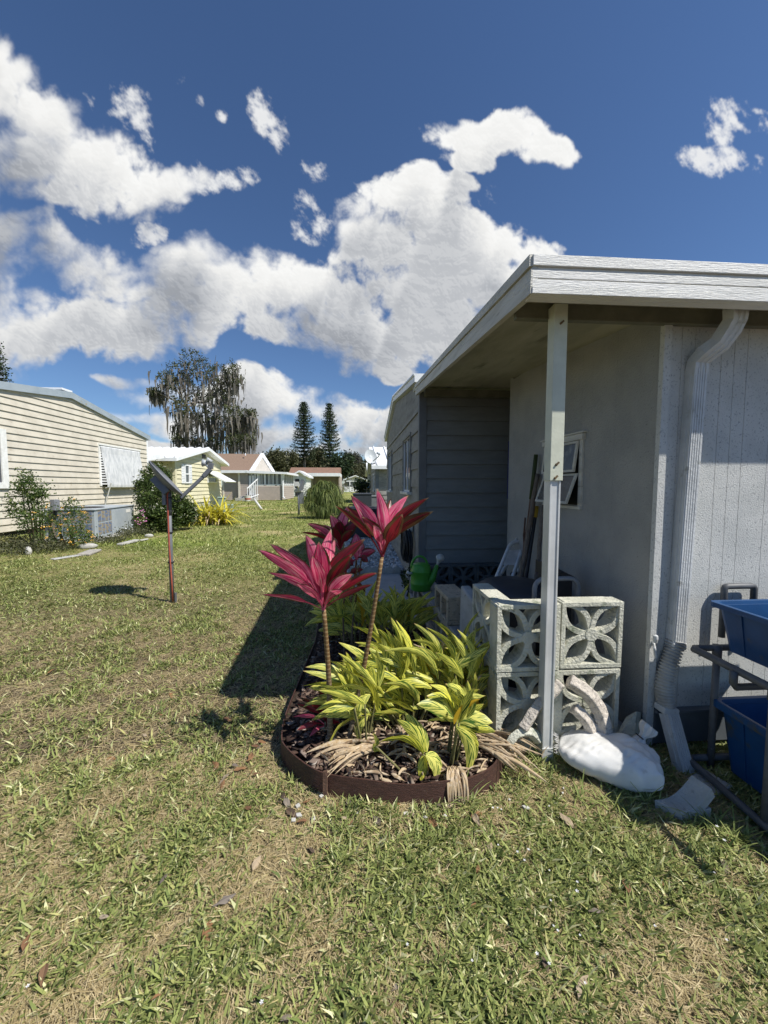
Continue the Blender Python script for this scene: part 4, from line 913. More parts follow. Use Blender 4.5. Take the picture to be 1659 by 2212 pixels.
# ================================================================== SPLASH BLOCKS
m = MB(); c = G(1478, 1735, .02); vs = []; n = 12
c = Vector((P(1475, 1730, 1.33).x, 1.335, 0))
sb = thing('splash_block', 'pale curved concrete splash block tilted under the downspout outlet', 'concrete piece', c)
def f_sb(m):
    A0, F0, A1, F1_ = G(1413, 1727, .028), G(1470, 1754, .030), G(1494, 1673, .098), G(1538, 1703, .098); n = 10; vs = []
    for i in range(n + 1):
        s = i / n; sag = -.030 * math.sin(math.pi * s)
        for a_, b_ in ((A0, A1), (F0, F1_)): p = a_.lerp(b_, s) + Vector((0, 0, sag)); vs += [p, p + Vector((.012 * s, -.004, -.030 - .0 * s))]
    fs = []
    for i in range(n):
        b = i * 4; q = b + 4; fs += [(b, b + 2, q + 2, q), (b + 1, q + 1, q + 3, b + 3), (b, q, q + 1, b + 1), (b + 2, b + 3, q + 3, q + 2)]
    m.add(vs, fs + [(0, 1, 3, 2), (n * 4, n * 4 + 2, n * 4 + 3, n * 4 + 1)])
part('trough', 'concrete', sb, f_sb, bevel=.003)
m = MB(); q = G(1505, 1752, .01); m.obox((q.x, q.y + .02, .008), (1, .12, 0), (-.12, 1, 0), (0, 0, 1), .045, .035, .017); tag(m.build('paver_fragment', 'concrete', bevel=.003), 'small flat gray paver piece half under the splash block', 'concrete piece')
m = MB(); q = G(1530, 1700, -.02); m.obox((q.x, q.y, -.01), (1, .3, .1), (-.3, 1, 0), (-.1, 0, 1), .06, .05, .012); tag(m.build('paver_fragment', 'concrete', bevel=.003), 'dark flat broken paver in the shade beside the rack of blue tubs', 'concrete piece')
# ================================================================== PIPE RACK AND BLUE TUBS
rk = thing('pipe_rack', 'dark gray pipe rack holding blue tubs against the gray wall', 'rack', (1.5, 1.4, 0))
cA = G(1533, 1650, 0); cB = G(1650, 1792, 0); rl = P(1500, 1403, cA.y); off = Vector((.62, .0, 0)); pr = .0135
zr, zb_ = rl.z, .022
for q in (cA, cB, cA + off, cB + off): part('upright', 'pvc_gray', rk, lambda m: m.tube([q + Vector((0.003, 0, -.06)), q + Vector((0.003, 0, zr - .0))], pr, 12), smooth=True)
for z in (zr, zb_):
    part('side_rail', 'pvc_gray', rk, lambda m: m.tube([Vector((rl.x + .02, cA.y + .012, z)), Vector((rl.x, cA.y, z)), Vector((rl.x + .004, cA.y - .02, z)), cB + Vector((-.006, 0, z)), cB + Vector((.02, -.35, z))], pr * 1.05, 12), smooth=True)
    part('side_rail', 'pvc_gray', rk, lambda m: m.tube([cA + off + Vector((0, 0, z)), cB + off + Vector((0, -.3, z))], pr, 12), smooth=True)
    for yy in (0, 1): part('cross_rail', 'pvc_gray', rk, lambda m: m.tube([Vector((rl.x + .01, cA.y + .012, z)) if yy == 0 else cB + Vector((0, 0, z)), (cA, cB)[yy] + off + Vector((0, 0, z))], pr, 12), smooth=True)
h0, h1 = P(1563, 1300, 1.60), P(1627, 1300, 1.60); hz_ = P(1600, 1266, 1.60).z
part('top_loop', 'pvc_gray', rk, lambda m: m.tube([(h0.x, 1.60, zr), (h0.x, 1.60, hz_ - .012), (h0.x + .004, 1.60, hz_ - .003), (h0.x + .012, 1.60, hz_), (h1.x - .012, 1.60, hz_), (h1.x - .004, 1.60, hz_ - .003), (h1.x, 1.60, hz_ - .012), (h1.x, 1.60, zr)], .0135, 12), smooth=True)
part('hanging_loop', 'pvc_gray', rk, lambda m: m.tube([cB + Vector((-.02, .12, zr)), cB + Vector((-.02, .12, zr - .045)), cB + Vector((-.01, .12, zr - .06)), cB + Vector((.22, .12, zr - .062)), cB + Vector((.22, .12, zr))], .013, 10), smooth=True)
for z in (zr,):
    for q in (cB, cA, cB + off): part('pipe_fitting', 'pvc_gray', rk, lambda m: m.tube([q + Vector((0.003, 0, z - .045)), q + Vector((0.003, 0, z + .016))], pr * 1.3, 12), smooth=True)
def tub(label, z0, h, x0, y1, dx=.56, dy=.52):
    t = thing('storage_tub', label, 'tub', (x0 + dx / 2, y1 - dy / 2, z0), 'blue tubs on the pipe rack')
    def ring(k, z, o=0): # rounded rect
        i = .030 * (1 - k); xs0, xs1, ys0, ys1 = x0 + i - o, x0 + dx - i + o, y1 - dy + i - o, y1 - i + o; r = .025; pts = []
        for cx_, cy_, a0 in ((xs1 - r, ys1 - r, 0), (xs0 + r, ys1 - r, 90), (xs0 + r, ys0 + r, 180), (xs1 - r, ys0 + r, 270)):
            for a in (0, 30, 60, 90): pts.append((cx_ + r * math.cos(R(a0 + a)), cy_ + r * math.sin(R(a0 + a)), z))
        return pts
    def shell(m, rings, close=False):
        n = 16; vs = [p for r_ in rings for p in r_]; fs = [(i * n + k, i * n + (k + 1) % n, (i + 1) * n + (k + 1) % n, (i + 1) * n + k) for i in range(len(rings) - 1) for k in range(n)]
        if close: fs.append(tuple(range(n))[::-1])
        m.add(vs, fs)
    part('body', 'tote_blue', t, lambda m: (shell(m, [ring(0, z0), ring(.9, z0 + h * .93), ring(.9, z0 + h * .93, -.004), ring(0, z0 + .006, -.006)], True), m.add(ring(0, z0 + .006, -.007), [tuple(range(16))])), smooth=False)
    part('rim', 'tote_blue', t, lambda m: shell(m, [ring(.9, z0 + h * .90, .0), ring(1, z0 + h * .90, .018), ring(1, z0 + h, .018), ring(1, z0 + h * 1.005, .012), ring(1, z0 + h, .0), ring(.9, z0 + h * .9, -.002)]))
    def f_ribs(m):
        for k in (1, 2, 3, 4): y = y1 - dy * k / 5; m.hexa([(x0 + .028, y - .006, z0 + .01), (x0 + .05, y - .006, z0 + .01), (x0 + .05, y + .006, z0 + .01), (x0 + .028, y + .006, z0 + .01), (x0 - .001, y - .006, z0 + h * .9), (x0 + .03, y - .006, z0 + h * .9), (x0 + .03, y + .006, z0 + h * .9), (x0 - .001, y + .006, z0 + h * .9)])
    for k in (1, 2, 3, 4):
        y = y1 - dy * k / 5
        part('rib', 'tote_blue', t, lambda m: m.hexa([(x0 + .026, y - .005, z0 + .01), (x0 + .05, y - .005, z0 + .01), (x0 + .05, y + .005, z0 + .01), (x0 + .026, y + .005, z0 + .01), (x0 - .002, y - .005, z0 + h * .9), (x0 + .03, y - .005, z0 + h * .9), (x0 + .03, y + .005, z0 + h * .9), (x0 - .002, y + .005, z0 + h * .9)]))
    return t
t1 = P(1548, 1302, cA.y - .02)
tub('dirty blue plastic tub on the upper level of the pipe rack', zr + .016, t1.z - zr - .012, t1.x, cA.y - .015)
t2 = P(1548, 1515, cA.y - .02)
tub('dirty blue plastic tub on the lower level of the pipe rack', .012, t2.z - .008, t2.x + .012, cA.y - .015)
# ================================================================== SATELLITE DISH ON POLE (LEFT)
db = G(372, 1297, 0); dY = db.y; dX = db.x
dt = P(364, 1058, dY)
dsh = thing('satellite_dish', 'gray satellite dish on a leaning pole with red cable in the lawn', 'satellite dish', db)
part('pole', 'dish_gray', dsh, lambda m: m.tube([db + Vector((0, 0, -.05)), dt], .0215, 14), smooth=True)
part('pole_sleeve', 'dish_gray', dsh, lambda m: m.tube([dt - Vector((0, 0, .26)), dt + Vector((0, 0, .02))], .0265, 14), smooth=True)
part('cable', 'orange_cable', dsh, lambda m: (m.tube([db + Vector((.02, -.03, .0)), db + Vector((.012, -.024, .25)), db.lerp(dt, .5) + Vector((0, -.026, 0)), dt + Vector((0, -.03, -.05)), dt + Vector((.03, -.03, .02))], .008, 8)), smooth=True)
for f in (.35, .62, .93): part('cable_tie', 'black', dsh, lambda m: m.tube([db.lerp(dt, f) + Vector((.0, .0, -.006)), db.lerp(dt, f) + Vector((0, 0, .006))], .031, 12))
part('ground_stub', 'pvc_gray', dsh, lambda m: m.tube([db + Vector((.05, -.03, -.02)), db + Vector((.05, -.03, .09))], .012, 8))
e0, e1 = P(326, 998, dY), P(395, 1070, dY); ec = (e0 + e1) / 2; rad = (e1 - e0).length / 2
ex = (e1 - e0).normalized(); ey = ((ec - Vector((0, 0, EYE))).normalized() + ex.cross(Vector((0, 1, 0))) * .06).normalized(); ey = (ey - ex * ey.dot(ex)).normalized(); en = ex.cross(ey)
if en.x < 0: en = -en
def f_dish(m):
    n = 36; rs_ = 8; vs = []
    for lay in (0, 1):
        for j in range(rs_ + 1):
            r = j / rs_
            for i in range(n):
                a = 2 * math.pi * i / n; off = -.055 * (1 - r * r) - (.010 if lay else 0)
                vs.append(ec + ex * math.cos(a) * rad * r + ey * math.sin(a) * rad * .92 * r + en * off)
    N = n * (rs_ + 1); fs = []
    for lay in (0, 1):
        for j in range(rs_):
            for i in range(n): 
                f = (lay * N + j * n + i, lay * N + j * n + (i + 1) % n, lay * N + (j + 1) * n + (i + 1) % n, lay * N + (j + 1) * n + i); fs.append(f if lay == 0 else f[::-1])
    fs += [(rs_ * n + i, rs_ * n + (i + 1) % n, N + rs_ * n + (i + 1) % n, N + rs_ * n + i) for i in range(n)]
    m.add(vs, fs)
rf_ = part('reflector', 'dish_gray', dsh, f_dish, smooth=False)
part('rim', 'dish_gray', dsh, lambda m: m.tube([ec + ex * math.cos(a) * rad + ey * math.sin(a) * rad * .92 for a in [2 * math.pi * i / 40 for i in range(41)]], .007, 6, cap=False), smooth=True)
part('mount_bracket', 'dish_gray', dsh, lambda m: (m.obox(ec - en * .09 + ex * .02, ex, ey, en, .10, .05, .035), m.bar(dt + Vector((-.02, 0, -.10)), ec - en * .06, .05, .05)), bevel=.004)
part('clamp', 'tube_gray', dsh, lambda m: m.obox(dt + Vector((-.03, 0, -.09)), (1, 0, 0), (0, 1, 0), (0, 0, 1), .018, .045, .065), bevel=.003)
a0_, a1_, a2_ = P(391, 1075, dY - .02), P(441, 1028, dY - .02), P(455, 1013, dY - .02)
arm = part('arm', 'dish_gray', dsh, lambda m: (m.bar(a0_, a1_, .026, .034)), bevel=.004)
part('arm_end', 'dish_gray', dsh, lambda m: (m.bar(a1_ - (a2_ - a1_) * .1, a2_, .036, .044), m.bar(a2_, P(456, 1000, dY - .02), .036, .044)), bevel=.004)
part('cable_loop', 'black', dsh, lambda m: m.tube([dt + Vector((.03, -.02, -.08)), P(380, 1084, dY - .03), P(390, 1082, dY - .03), a0_], .005, 6))
part('receiver_horn', 'dish_light', dsh, lambda m: (m.tube([P(457, 998, dY - .02), P(450, 993, dY - .02), P(447, 1000, dY - .03)], [.02, .026, .018], 12), m.tube([P(448, 1001, dY - .02), P(438, 1000, dY - .02)], [.018, .040], 12), m.tube([P(446, 1004, dY - .02), P(452, 1010, dY - .02)], .015, 8)), smooth=True)
# far small dish post
fp = G(645.6, 1112.5, 0)
fd = thing('satellite_dish', 'small dish on a thin gray post left of the ponytail palm', 'satellite dish', fp)
ft = P(645, 1062, fp.y)
part('pole', 'tube_gray', fd, lambda m: m.tube([fp, ft], .045, 10), smooth=True)
part('clamp', 'white_plastic', fd, lambda m: m.box(ft.x - .18, ft.x + .14, fp.y - .1, fp.y + .1, ft.z - .02, ft.z + .14), bevel=.02)
part('box', 'tube_gray', fd, lambda m: m.box(ft.x + .03, ft.x + .20, fp.y - .05, fp.y + .06, ft.z - .5, ft.z - .02))
part('reflector', 'dish_gray', fd, lambda m: m.bar(P(650, 1060, fp.y), P(654, 1038, fp.y), .6, .08, (1, 0, .2)))
part('arm', 'white_plastic', fd, lambda m: (m.bar(P(649, 1060, fp.y - .1), P(641, 1046, fp.y - .4), .06, .06), m.box(P(641, 1046, fp.y - .4).x - .1, P(641, 1046, fp.y - .4).x + .08, fp.y - .5, fp.y - .35, P(641, 1046, fp.y - .4).z - .08, P(641, 1046, fp.y - .4).z + .1)))
# wall mounted dish on the second gray house
wdc = P(801, 986, 15.3); wd = thing('satellite_dish', 'light gray round dish mounted on the gray house past the gray sided house', 'satellite dish', (wdc.x, 15.3, wdc.z))
def f_wd(m):
    n = 28; c = wdc; nx = Vector((.28, -.9, .3)).normalized(); u = nx.cross(Vector((0, 0, 1))).normalized(); v = u.cross(nx); rings = []
    vs = [c - nx * .04] ; k = 5
    for lay in (0, 1):
        for j in range(1, k + 1):
            for i in range(n): a = 2 * math.pi * i / n; r = j / k; vs.append(c + u * math.cos(a) * .26 * r + v * math.sin(a) * .30 * r + nx * (.06 * r * r - .06 - lay * .02))
    fs = [(0, 1 + (i + 1) % n, 1 + i) for i in range(n)] + [(1 + (j * n) + i, 1 + j * n + (i + 1) % n, 1 + (j + 1) * n + (i + 1) % n, 1 + (j + 1) * n + i) for j in range(k - 1) for i in range(n)]
    o = k * n; fs += [(1 + o + (j * n) + i, 1 + o + j * n + (i + 1) % n, 1 + o + (j + 1) * n + (i + 1) % n, 1 + o + (j + 1) * n + i)[::-1] for j in range(k - 1) for i in range(n)]
    m.add(vs, fs)
part('reflector', 'dish_light', wd, f_wd, smooth=True)
part('arm', 'dish_light', wd, lambda m: m.tube([P(806, 996, 15.2), P(818, 986, 14.8), P(820, 978, 14.7)], .02, 8))
part('receiver_horn', 'dish_light', wd, lambda m: m.tube([P(820, 982, 14.7), P(815, 978, 14.8)], [.04, .05], 8))
part('mast', 'dish_gray', wd, lambda m: m.tube([P(804, 994, 15.35), P(812, 1006, 15.4), P(820, 1016, 15.45)], .035, 8))
# ================================================================== BY THE BEIGE HOUSE
ac0, ac1 = Vector((-6.72, 8.76, 0)), Vector((-5.68, 10.85, 0)); AZ = .70
ac = thing('air_conditioner', 'large gray packaged air conditioner with blue and tan grilles beside the beige house', 'air conditioner', (-6.2, 9.8, 0))
def AC(x, y, z): # skewed footprint
    f = (y - ac0.y) / (ac1.y - ac0.y); return Vector((x - .34 * f, y, z))
def acbox(m, x0, x1, y0, y1, z0, z1): m.hexa([AC(x0, y0, z0), AC(x1, y0, z0), AC(x1, y1, z0), AC(x0, y1, z0), AC(x0, y0, z1), AC(x1, y0, z1), AC(x1, y1, z1), AC(x0, y1, z1)])
part('cabinet', 'ac_gray', ac, lambda m: acbox(m, ac0.x, ac1.x, ac0.y, ac1.y, .05, AZ - .03), bevel=.01)
part('pad', 'concrete', ac, lambda m: acbox(m, ac0.x - .08, ac1.x + .08, ac0.y - .05, ac1.y + .05, -.02, .048))
tp = part('top_panel', 'ac_gray', ac, lambda m: acbox(m, ac0.x - .02, ac1.x + .02, ac0.y - .02, ac1.y + .02, AZ - .029, AZ), bevel=.006)
part('fan_grille', 'black', tp, lambda m: m.lathe(AC(-6.2, 9.35, AZ + .002), [(0, .02), (.38, .012), (.40, .0)], 32))
def f_gr(m, side):
    for r in range(2):
        for k in range(0 if side else 6): x0 = ac0.x + .07 + k * .155; m.box(x0, x0 + .135, ac0.y - .006, ac0.y + .01, .12 + r * .285, .37 + r * .285)
        for k in range(4 if side else 0):
            y0 = ac0.y + .14 + k * .165; a, b = AC(ac1.x, y0, 0), AC(ac1.x, y0 + .135, 0); m.hexa([(a.x - .01, a.y, .12 + r * .285), (a.x + .006, a.y, .12 + r * .285), (b.x + .006, b.y, .12 + r * .285), (b.x - .01, b.y, .12 + r * .285), (a.x - .01, a.y, .37 + r * .285), (a.x + .006, a.y, .37 + r * .285), (b.x + .006, b.y, .37 + r * .285), (b.x - .01, b.y, .37 + r * .285)])
[part('coil_grille', 'ac_grille', ac, (lambda m, s=s: f_gr(m, s))) for s in (0, 1)]
part('label_plate', 'white_paint', ac, lambda m: acbox(m, ac1.x - .01, ac1.x + .004, 10.35, 10.62, .52, .60))
part('seam_panel', 'ac_gray', ac, lambda m: acbox(m, ac1.x - .01, ac1.x + .008, 9.62, 10.20, .10, .62))
part('drain_pipe', 'white_metal', ac, lambda m: m.tube([AC(ac1.x + .02, 10.2, .12), AC(ac1.x + .25, 10.05, .08), AC(ac1.x + .27, 10.03, .24)], .022, 8))
me_ = P(210, 1100, 9.6)
mt_ = thing('meter_box', 'gray electric meter box on a post behind the orange flowering shrub', 'meter box', (-7.9, 8.9, 0))
mb0, mb1 = P(113, 1108, 8.6), P(123, 1080, 8.6)
part('box', 'tube_gray', mt_, lambda m: m.box(P(111, 1090, 8.6).x, P(122, 1090, 8.6).x, 8.55, 8.7, P(111, 1103, 8.6).z, P(111, 1079, 8.6).z), bevel=.01)
part('post', 'wood_gray', mt_, lambda m: m.tube([(P(109, 1090, 8.68).x, 8.72, 0), (P(109, 1090, 8.68).x, 8.72, P(111, 1085, 8.6).z)], .035, 8))
def stone(label, x, y, sx, sy, sz, mt='stone_white', name='stone'):
    c = G(x, y, 0); m = MB(); n = 14; k = 7; vs = []
    sd = rv(0, 50)
    for j in range(k + 1):
        v = -math.pi / 2 + math.pi * j / k
        for i in range(n):
            u = 2 * math.pi * i / n; q = 1 + .35 * mnoise.noise(Vector((math.cos(u) * 1.5 + sd, math.sin(u) * 1.5, v)))
            vs.append((c.x + sx * math.cos(v) ** .6 * math.cos(u) * q, c.y + sy * math.cos(v) ** .6 * math.sin(u) * q, max(-.02, sz * .4 + sz * .6 * math.sin(v) * q)))
    m.add(vs, [(j * n + i, j * n + (i + 1) % n, (j + 1) * n + (i + 1) % n, (j + 1) * n + i) for j in range(k) for i in range(n)])
    return tag(m.build(name, mt, loc=c, smooth=True), label, 'stone', 'loose stones by the beige house')
def slabst(label, x0, y0, x1, y1, wd, th, mt='stone_white'):
    a, b = G(x0, y0, th), G(x1, y1, th); m = MB(); m.bar(a - Vector((0, 0, th / 2)), b - Vector((0, 0, th / 2)), wd, th); tag(m.build('edging_slab', mt, loc=a, bevel=.012), label, 'slab', 'pale slabs in the grass by the beige house')
slabst('long pale slab in the grass in front of the air conditioner', 258, 1174, 295, 1165, .12, .045)
slabst('thin pale strip lying by the foot of the dark flowering bush', 303, 1166, 318, 1163, .07, .03)
slabst('gray plank shaped slab along the edge of the shrub bed', 112, 1207, 178, 1197, .12, .02, 'concrete')
slabst('dark slab piece behind the gray plank shaped slab', 180, 1196, 206, 1186, .2, .04, 'cmu_gray')
stone('white crumpled stone in front of the orange flowering shrub', 190, 1184, .16, .10, .09)
stone('small white stone at the left end of the shrub bed', 62, 1197, .05, .04, .13)
stone('white stone at the foot of the dark flowering bush', 322, 1160, .09, .06, .07)
# pedestals, pipe, bucket
def ped(label, x, yb, yt, wd, Y, wt=.9):
    b = P(x, yb, Y); tpz = P(x, yt, Y).z; t = thing('utility_pedestal', label, 'utility box', (b.x, Y, 0), 'green utility pedestals')
    part('housing', 'ped_green', t, lambda m: m.hexa([(b.x - wd, Y - wd * .7, 0), (b.x + wd, Y - wd * .7, 0), (b.x + wd, Y + wd * .7, 0), (b.x - wd, Y + wd * .7, 0), (b.x - wd * wt, Y - wd * .6, tpz - .06), (b.x + wd * wt, Y - wd * .6, tpz - .06), (b.x + wd * wt, Y + wd * .6, tpz - .06), (b.x - wd * wt, Y + wd * .6, tpz - .06)]), bevel=.01)
    part('cap', 'ped_green', t, lambda m: m.hexa([(b.x - wd * 1.05, Y - wd * .75, tpz - .058), (b.x + wd * 1.05, Y - wd * .75, tpz - .058), (b.x + wd * 1.05, Y + wd * .75, tpz - .058), (b.x - wd * 1.05, Y + wd * .75, tpz - .058), (b.x - wd * .8, Y - wd * .5, tpz), (b.x + wd * .8, Y - wd * .5, tpz), (b.x + wd * .8, Y + wd * .5, tpz), (b.x - wd * .8, Y + wd * .5, tpz)]), bevel=.01)
ped('short pale green utility pedestal in the lawn right of the yellow plant', 497, 1106, 1089, .15, G(497, 1106, 0).y)
ped('tall pale green utility pedestal partly behind the yellow plant', 480, 1110, 1073, .17, G(480, 1109, 0).y, .75)
pa, pb_ = G(565, 1100, .02), P(549, 1078, G(565, 1100, 0).y)
t = thing('white_pipe', 'white pipe sticking out of the lawn at a slant', 'pipe', pa); m = MB(); m.tube([pa, pb_], .058, 14); m.build('tube', 'white_plastic', t, smooth=True); part('dark_bore', 'black', t, lambda m: m.tube([pb_, pb_ + (pb_ - pa).normalized() * .004], .042, 14))
bk = P(535, 1078, 31.5); t = thing('bucket', 'white bucket on the grass by the tan house steps', 'bucket', (bk.x, 31.5, 0)); part('body', 'white_plastic', t, lambda m: m.lathe((bk.x, 31.5, 0), [(0, 0), (.2, 0), (.24, .42), (.25, .45)], 20)); part('red_band', 'orange_cable', t, lambda m: m.lathe((bk.x, 31.5, .12), [(.222, 0), (.226, .12)], 20))
# ================================================================== SIDE YARD (RIGHT, BEHIND THE CORDYLINES)
def dbox(name, label, x0, x1, yb, yt, dep, mt='dark_box', cat='box', X=None):
    q = G((x0 + x1) / 2, yb, 0); Y = q.y; a, b = P(x0, yb, Y), P(x1, yb, Y); zt_ = P(x0, yt, Y).z
    t = thing(name, label, cat, ((a.x + b.x) / 2, Y, 0))
    part('cabinet', mt, t, lambda m: m.box(a.x, b.x, Y, Y + dep, .04, zt_ - .05), bevel=.012)
    part('lid', mt, t, lambda m: m.box(a.x - .02, b.x + .02, Y - .02, Y + dep + .02, zt_ - .048, zt_), bevel=.012)
    return t, a, b, Y, zt_
t, a, b, Y, z = dbox('air_conditioner', 'dark gray air conditioner behind the white gravel', 757, 820, 1172, 1099, 1.0, cat='air conditioner')
part('fan_grille', 'black', t, lambda m: m.lathe(((a.x + b.x) / 2, Y + .5, z + .002), [(0, .02), (.24, .012), (.26, 0)], 24))
t, a, b, Y, z = dbox('utility_box', 'black utility box with gray lid past the nearer dark air conditioner', 763, 803, 1122, 1066, 1.2)
t, a, b, Y, z = dbox('storage_box', 'gray storage box against the gray house beyond the black utility box', 800, 822, 1118, 1071, 1.0, 'corner_gray')
t, a, b, Y, z = dbox('block_planter', 'gray block planter with dark plant far along the gray houses', 781, 793, 1092, 1053, 1.5, 'concrete', 'planter')
t = thing('blue_barrel', 'small blue barrel beside the far gray house corner', 'barrel', (P(789, 1050, 24).x, 24, 0)); part('body', 'tote_blue', t, lambda m: m.lathe((P(789, 1050, 24).x, 24, 0), [(0, 0), (.2, 0), (.21, 1.15), (.17, 1.25), (0, 1.26)], 20))
m = MB()
sy = 5.12
for k in range(7):
    x = -.06 + k * .10; n = 10
    m2 = MB(); prof = [(-.052, 0)] + [(-.052 + .104 * i / n, .085 + .032 * math.sin(math.pi * i / n)) for i in range(n + 1)] + [(.052, 0)]
    m2.prism([(p[0], p[1]) for p in prof], (x, sy + .015 * math.sin(k), .0), (1, 0, 0), (0, 0, 1), (0, 1, 0), .05)
    o = m2.build('scalloped_edger', 'concrete', loc=(x, sy, 0), bevel=.003)
    nn_ = ['leftmost piece', 'second piece from the left', 'third piece from the left', 'middle piece', 'third piece from the right', 'second piece from the right', 'rightmost piece']
    tag(o, 'gray scalloped concrete edger between path and white gravel, ' + nn_[k], 'edger', 'scalloped edgers by the gravel')
for k, (x, y, s) in enumerate(((790, 1172, .09), (806, 1175, .11), (822, 1176, .08))):
    o = stone(['white rounded rock behind the gravel, left of three', 'white rounded rock behind the gravel, middle of three', 'white rounded rock behind the gravel, right of three'][k], x, y + 8, s, s * .8, s * 1.2); o['group'] = 'white rocks behind the gravel'
# ================================================================== GROUND
def inpoly(x, y, poly):
    r = np.zeros(len(x), bool); n = len(poly); j = n - 1
    for i in range(n):
        xi, yi = poly[i]; xj, yj = poly[j]
        c = ((yi > y) != (yj > y)) & (x < (xj - xi) * (y - yi) / (yj - yi + 1e-12) + xi); r ^= c; j = i
    return r
def smooth(pts, k=6, closed=False):
    out = []; n = len(pts)
    for i in range(n - 1):
        p0, p1, p2, p3 = pts[max(i - 1, 0)], pts[i], pts[i + 1], pts[min(i + 2, n - 1)]
        for s in range(k):
            t = s / k; out.append(tuple(.5 * (2 * b + (c - a) * t + (2 * a - 5 * b + 4 * c - d) * t * t + (3 * b - a - 3 * c + d) * t ** 3) for a, b, c, d in zip(p0, p1, p2, p3)))
    out.append(tuple(pts[-1])); return out
g2 = lambda x, y: tuple(G(x, y, 0))[:2]
edge = smooth([(-.02, 3.22), g2(697, 1345), g2(679, 1400), g2(650, 1475), g2(618, 1560), g2(608, 1610), g2(613, 1640), g2(648, 1682), g2(704, 1711), g2(800, 1731), g2(889, 1736), g2(960, 1733), g2(1020, 1718), g2(1067, 1695), g2(1086, 1655)])
bed = edge + [(.62, 1.63), (.60, 2.0), (.55, 2.4), (.50, 3.25)]
path_poly = [(-.06, 3.28), (.53, 3.28), (.60, 5.1), (-.10, 5.1)]
grav_poly = [(-.12, 5.16), (.65, 5.16), (.65, 8.2), (-.25, 8.2)]
def fsin(x, y, sc, seed=0):
    r = np.random.default_rng(seed); o = np.zeros_like(x)
    for k in range(14):
        a = r.uniform(0, 2 * math.pi); f = sc * r.uniform(.5, 2.2); o += np.sin((x * math.cos(a) + y * math.sin(a)) * f + r.uniform(0, 6.28) + 1.2 * np.sin(x * f * .37 + k) * np.cos(y * f * .41))
    return o / 14 ** .5
def gz(x, y):
    x = np.asarray(x, float); y = np.asarray(y, float)
    z = .010 * fsin(x, y, 3.0, 5) * np.clip(1 - np.abs(y) / 40, 0, 1) - .012
    d = np.clip((x - 1.12) / .5, 0, 1) * np.clip((y - 1.42) / .30, 0, 1)
    return z - .02 * d
# lawn sheet
gxs = np.unique(np.concatenate([np.linspace(-3, 3, 121), np.linspace(-12, 12, 97), np.array([-300, -150, -80, -50, -35, -25, -18, 18, 25, 35, 50, 80, 150, 300.])]))
gys = np.unique(np.concatenate([np.linspace(0, 5, 101), np.linspace(5, 30, 101), np.array([-60, -20, -8, -3, -1, 36, 42, 50, 60, 80, 110, 160, 250, 400.])]))
XX, YY = np.meshgrid(gxs, gys); ZZ = gz(XX.ravel(), YY.ravel()); nx_, ny_ = len(gxs), len(gys)
m = MB(); m.v = [tuple(p) for p in np.stack([XX.ravel(), YY.ravel(), ZZ], 1).tolist()]
m.f = [(j * nx_ + i, j * nx_ + i + 1, (j + 1) * nx_ + i + 1, (j + 1) * nx_ + i) for j in range(ny_ - 1) for i in range(nx_ - 1)]
def soilmat():
    mt = bpy.data.materials.new('lawn_soil'); mt.use_nodes = True; t = NT(mt.node_tree); t.n.clear()
    pos = t.new('ShaderNodeNewGeometry').outputs['Position']; sep = t.new('ShaderNodeSeparateXYZ'); t.link(pos, sep.inputs[0])
    near = t.mix(t.mapr(t.noise(pos, 26, 6, .7), .35, .65), (.06, .046, .030), (.17, .13, .085))
    near = t.mix(t.mapr(t.noise(pos, 130, 3, .6), .55, .7), near, (.42, .35, .24))
    g = t.mix(t.mapr(t.noise(pos, 9, 7, .75), .35, .65), (.13, .17, .04), (.28, .28, .095))
    g = t.mix(t.mapr(t.noise(pos, .55, 5, .6), .50, .64), g, (.42, .36, .18))
    g = t.mix(t.mapr(t.noise(pos, .3, 3, .5), .50, .66), g, (.19, .24, .05))
    far = t.mapr(sep.outputs[1], 2.2, 7, smooth=True)
    col = t.mix(far, near, g)
    b = t.new('ShaderNodeBsdfPrincipled'); b.inputs['Roughness'].default_value = 1; b.inputs['Specular IOR Level'].default_value = .1; t.link(col, b.inputs['Base Color'])
    bp = t.new('ShaderNodeBump'); bp.inputs['Strength'].default_value = .9; bp.inputs['Distance'].default_value = .02; t.link(t.noise(pos, 45, 5, .7), bp.inputs['Height']); t.link(bp.outputs[0], b.inputs['Normal'])
    o = t.new('ShaderNodeOutputMaterial'); t.link(b.outputs[0], o.inputs[0]); M['lawn_soil'] = mt
soilmat()
tag(m.build('lawn', 'lawn_soil', smooth=True), kind='structure')
# path slabs and patio floor
for k, (ya, yb_) in enumerate(((3.29, 3.80), (3.806, 4.42), (4.426, 5.09))):
    m = MB(); m.hexa([(-.06, ya, -.03), (.56, ya, -.03), (.575, yb_, -.03), (-.075, yb_, -.03), (-.06, ya, .022), (.56, ya, .022), (.575, yb_, .022), (-.075, yb_, .022)]); tag(m.build('path', 'path_concrete', bevel=.006), kind='structure')
m = MB(); m.box(.70, 1.335, 1.74, 3.9, -.05, .006); m.box(1.2, 1.8, 3.25, 3.9, -.05, .0055); tag(m.build('patio_floor', 'path_concrete'), kind='structure')
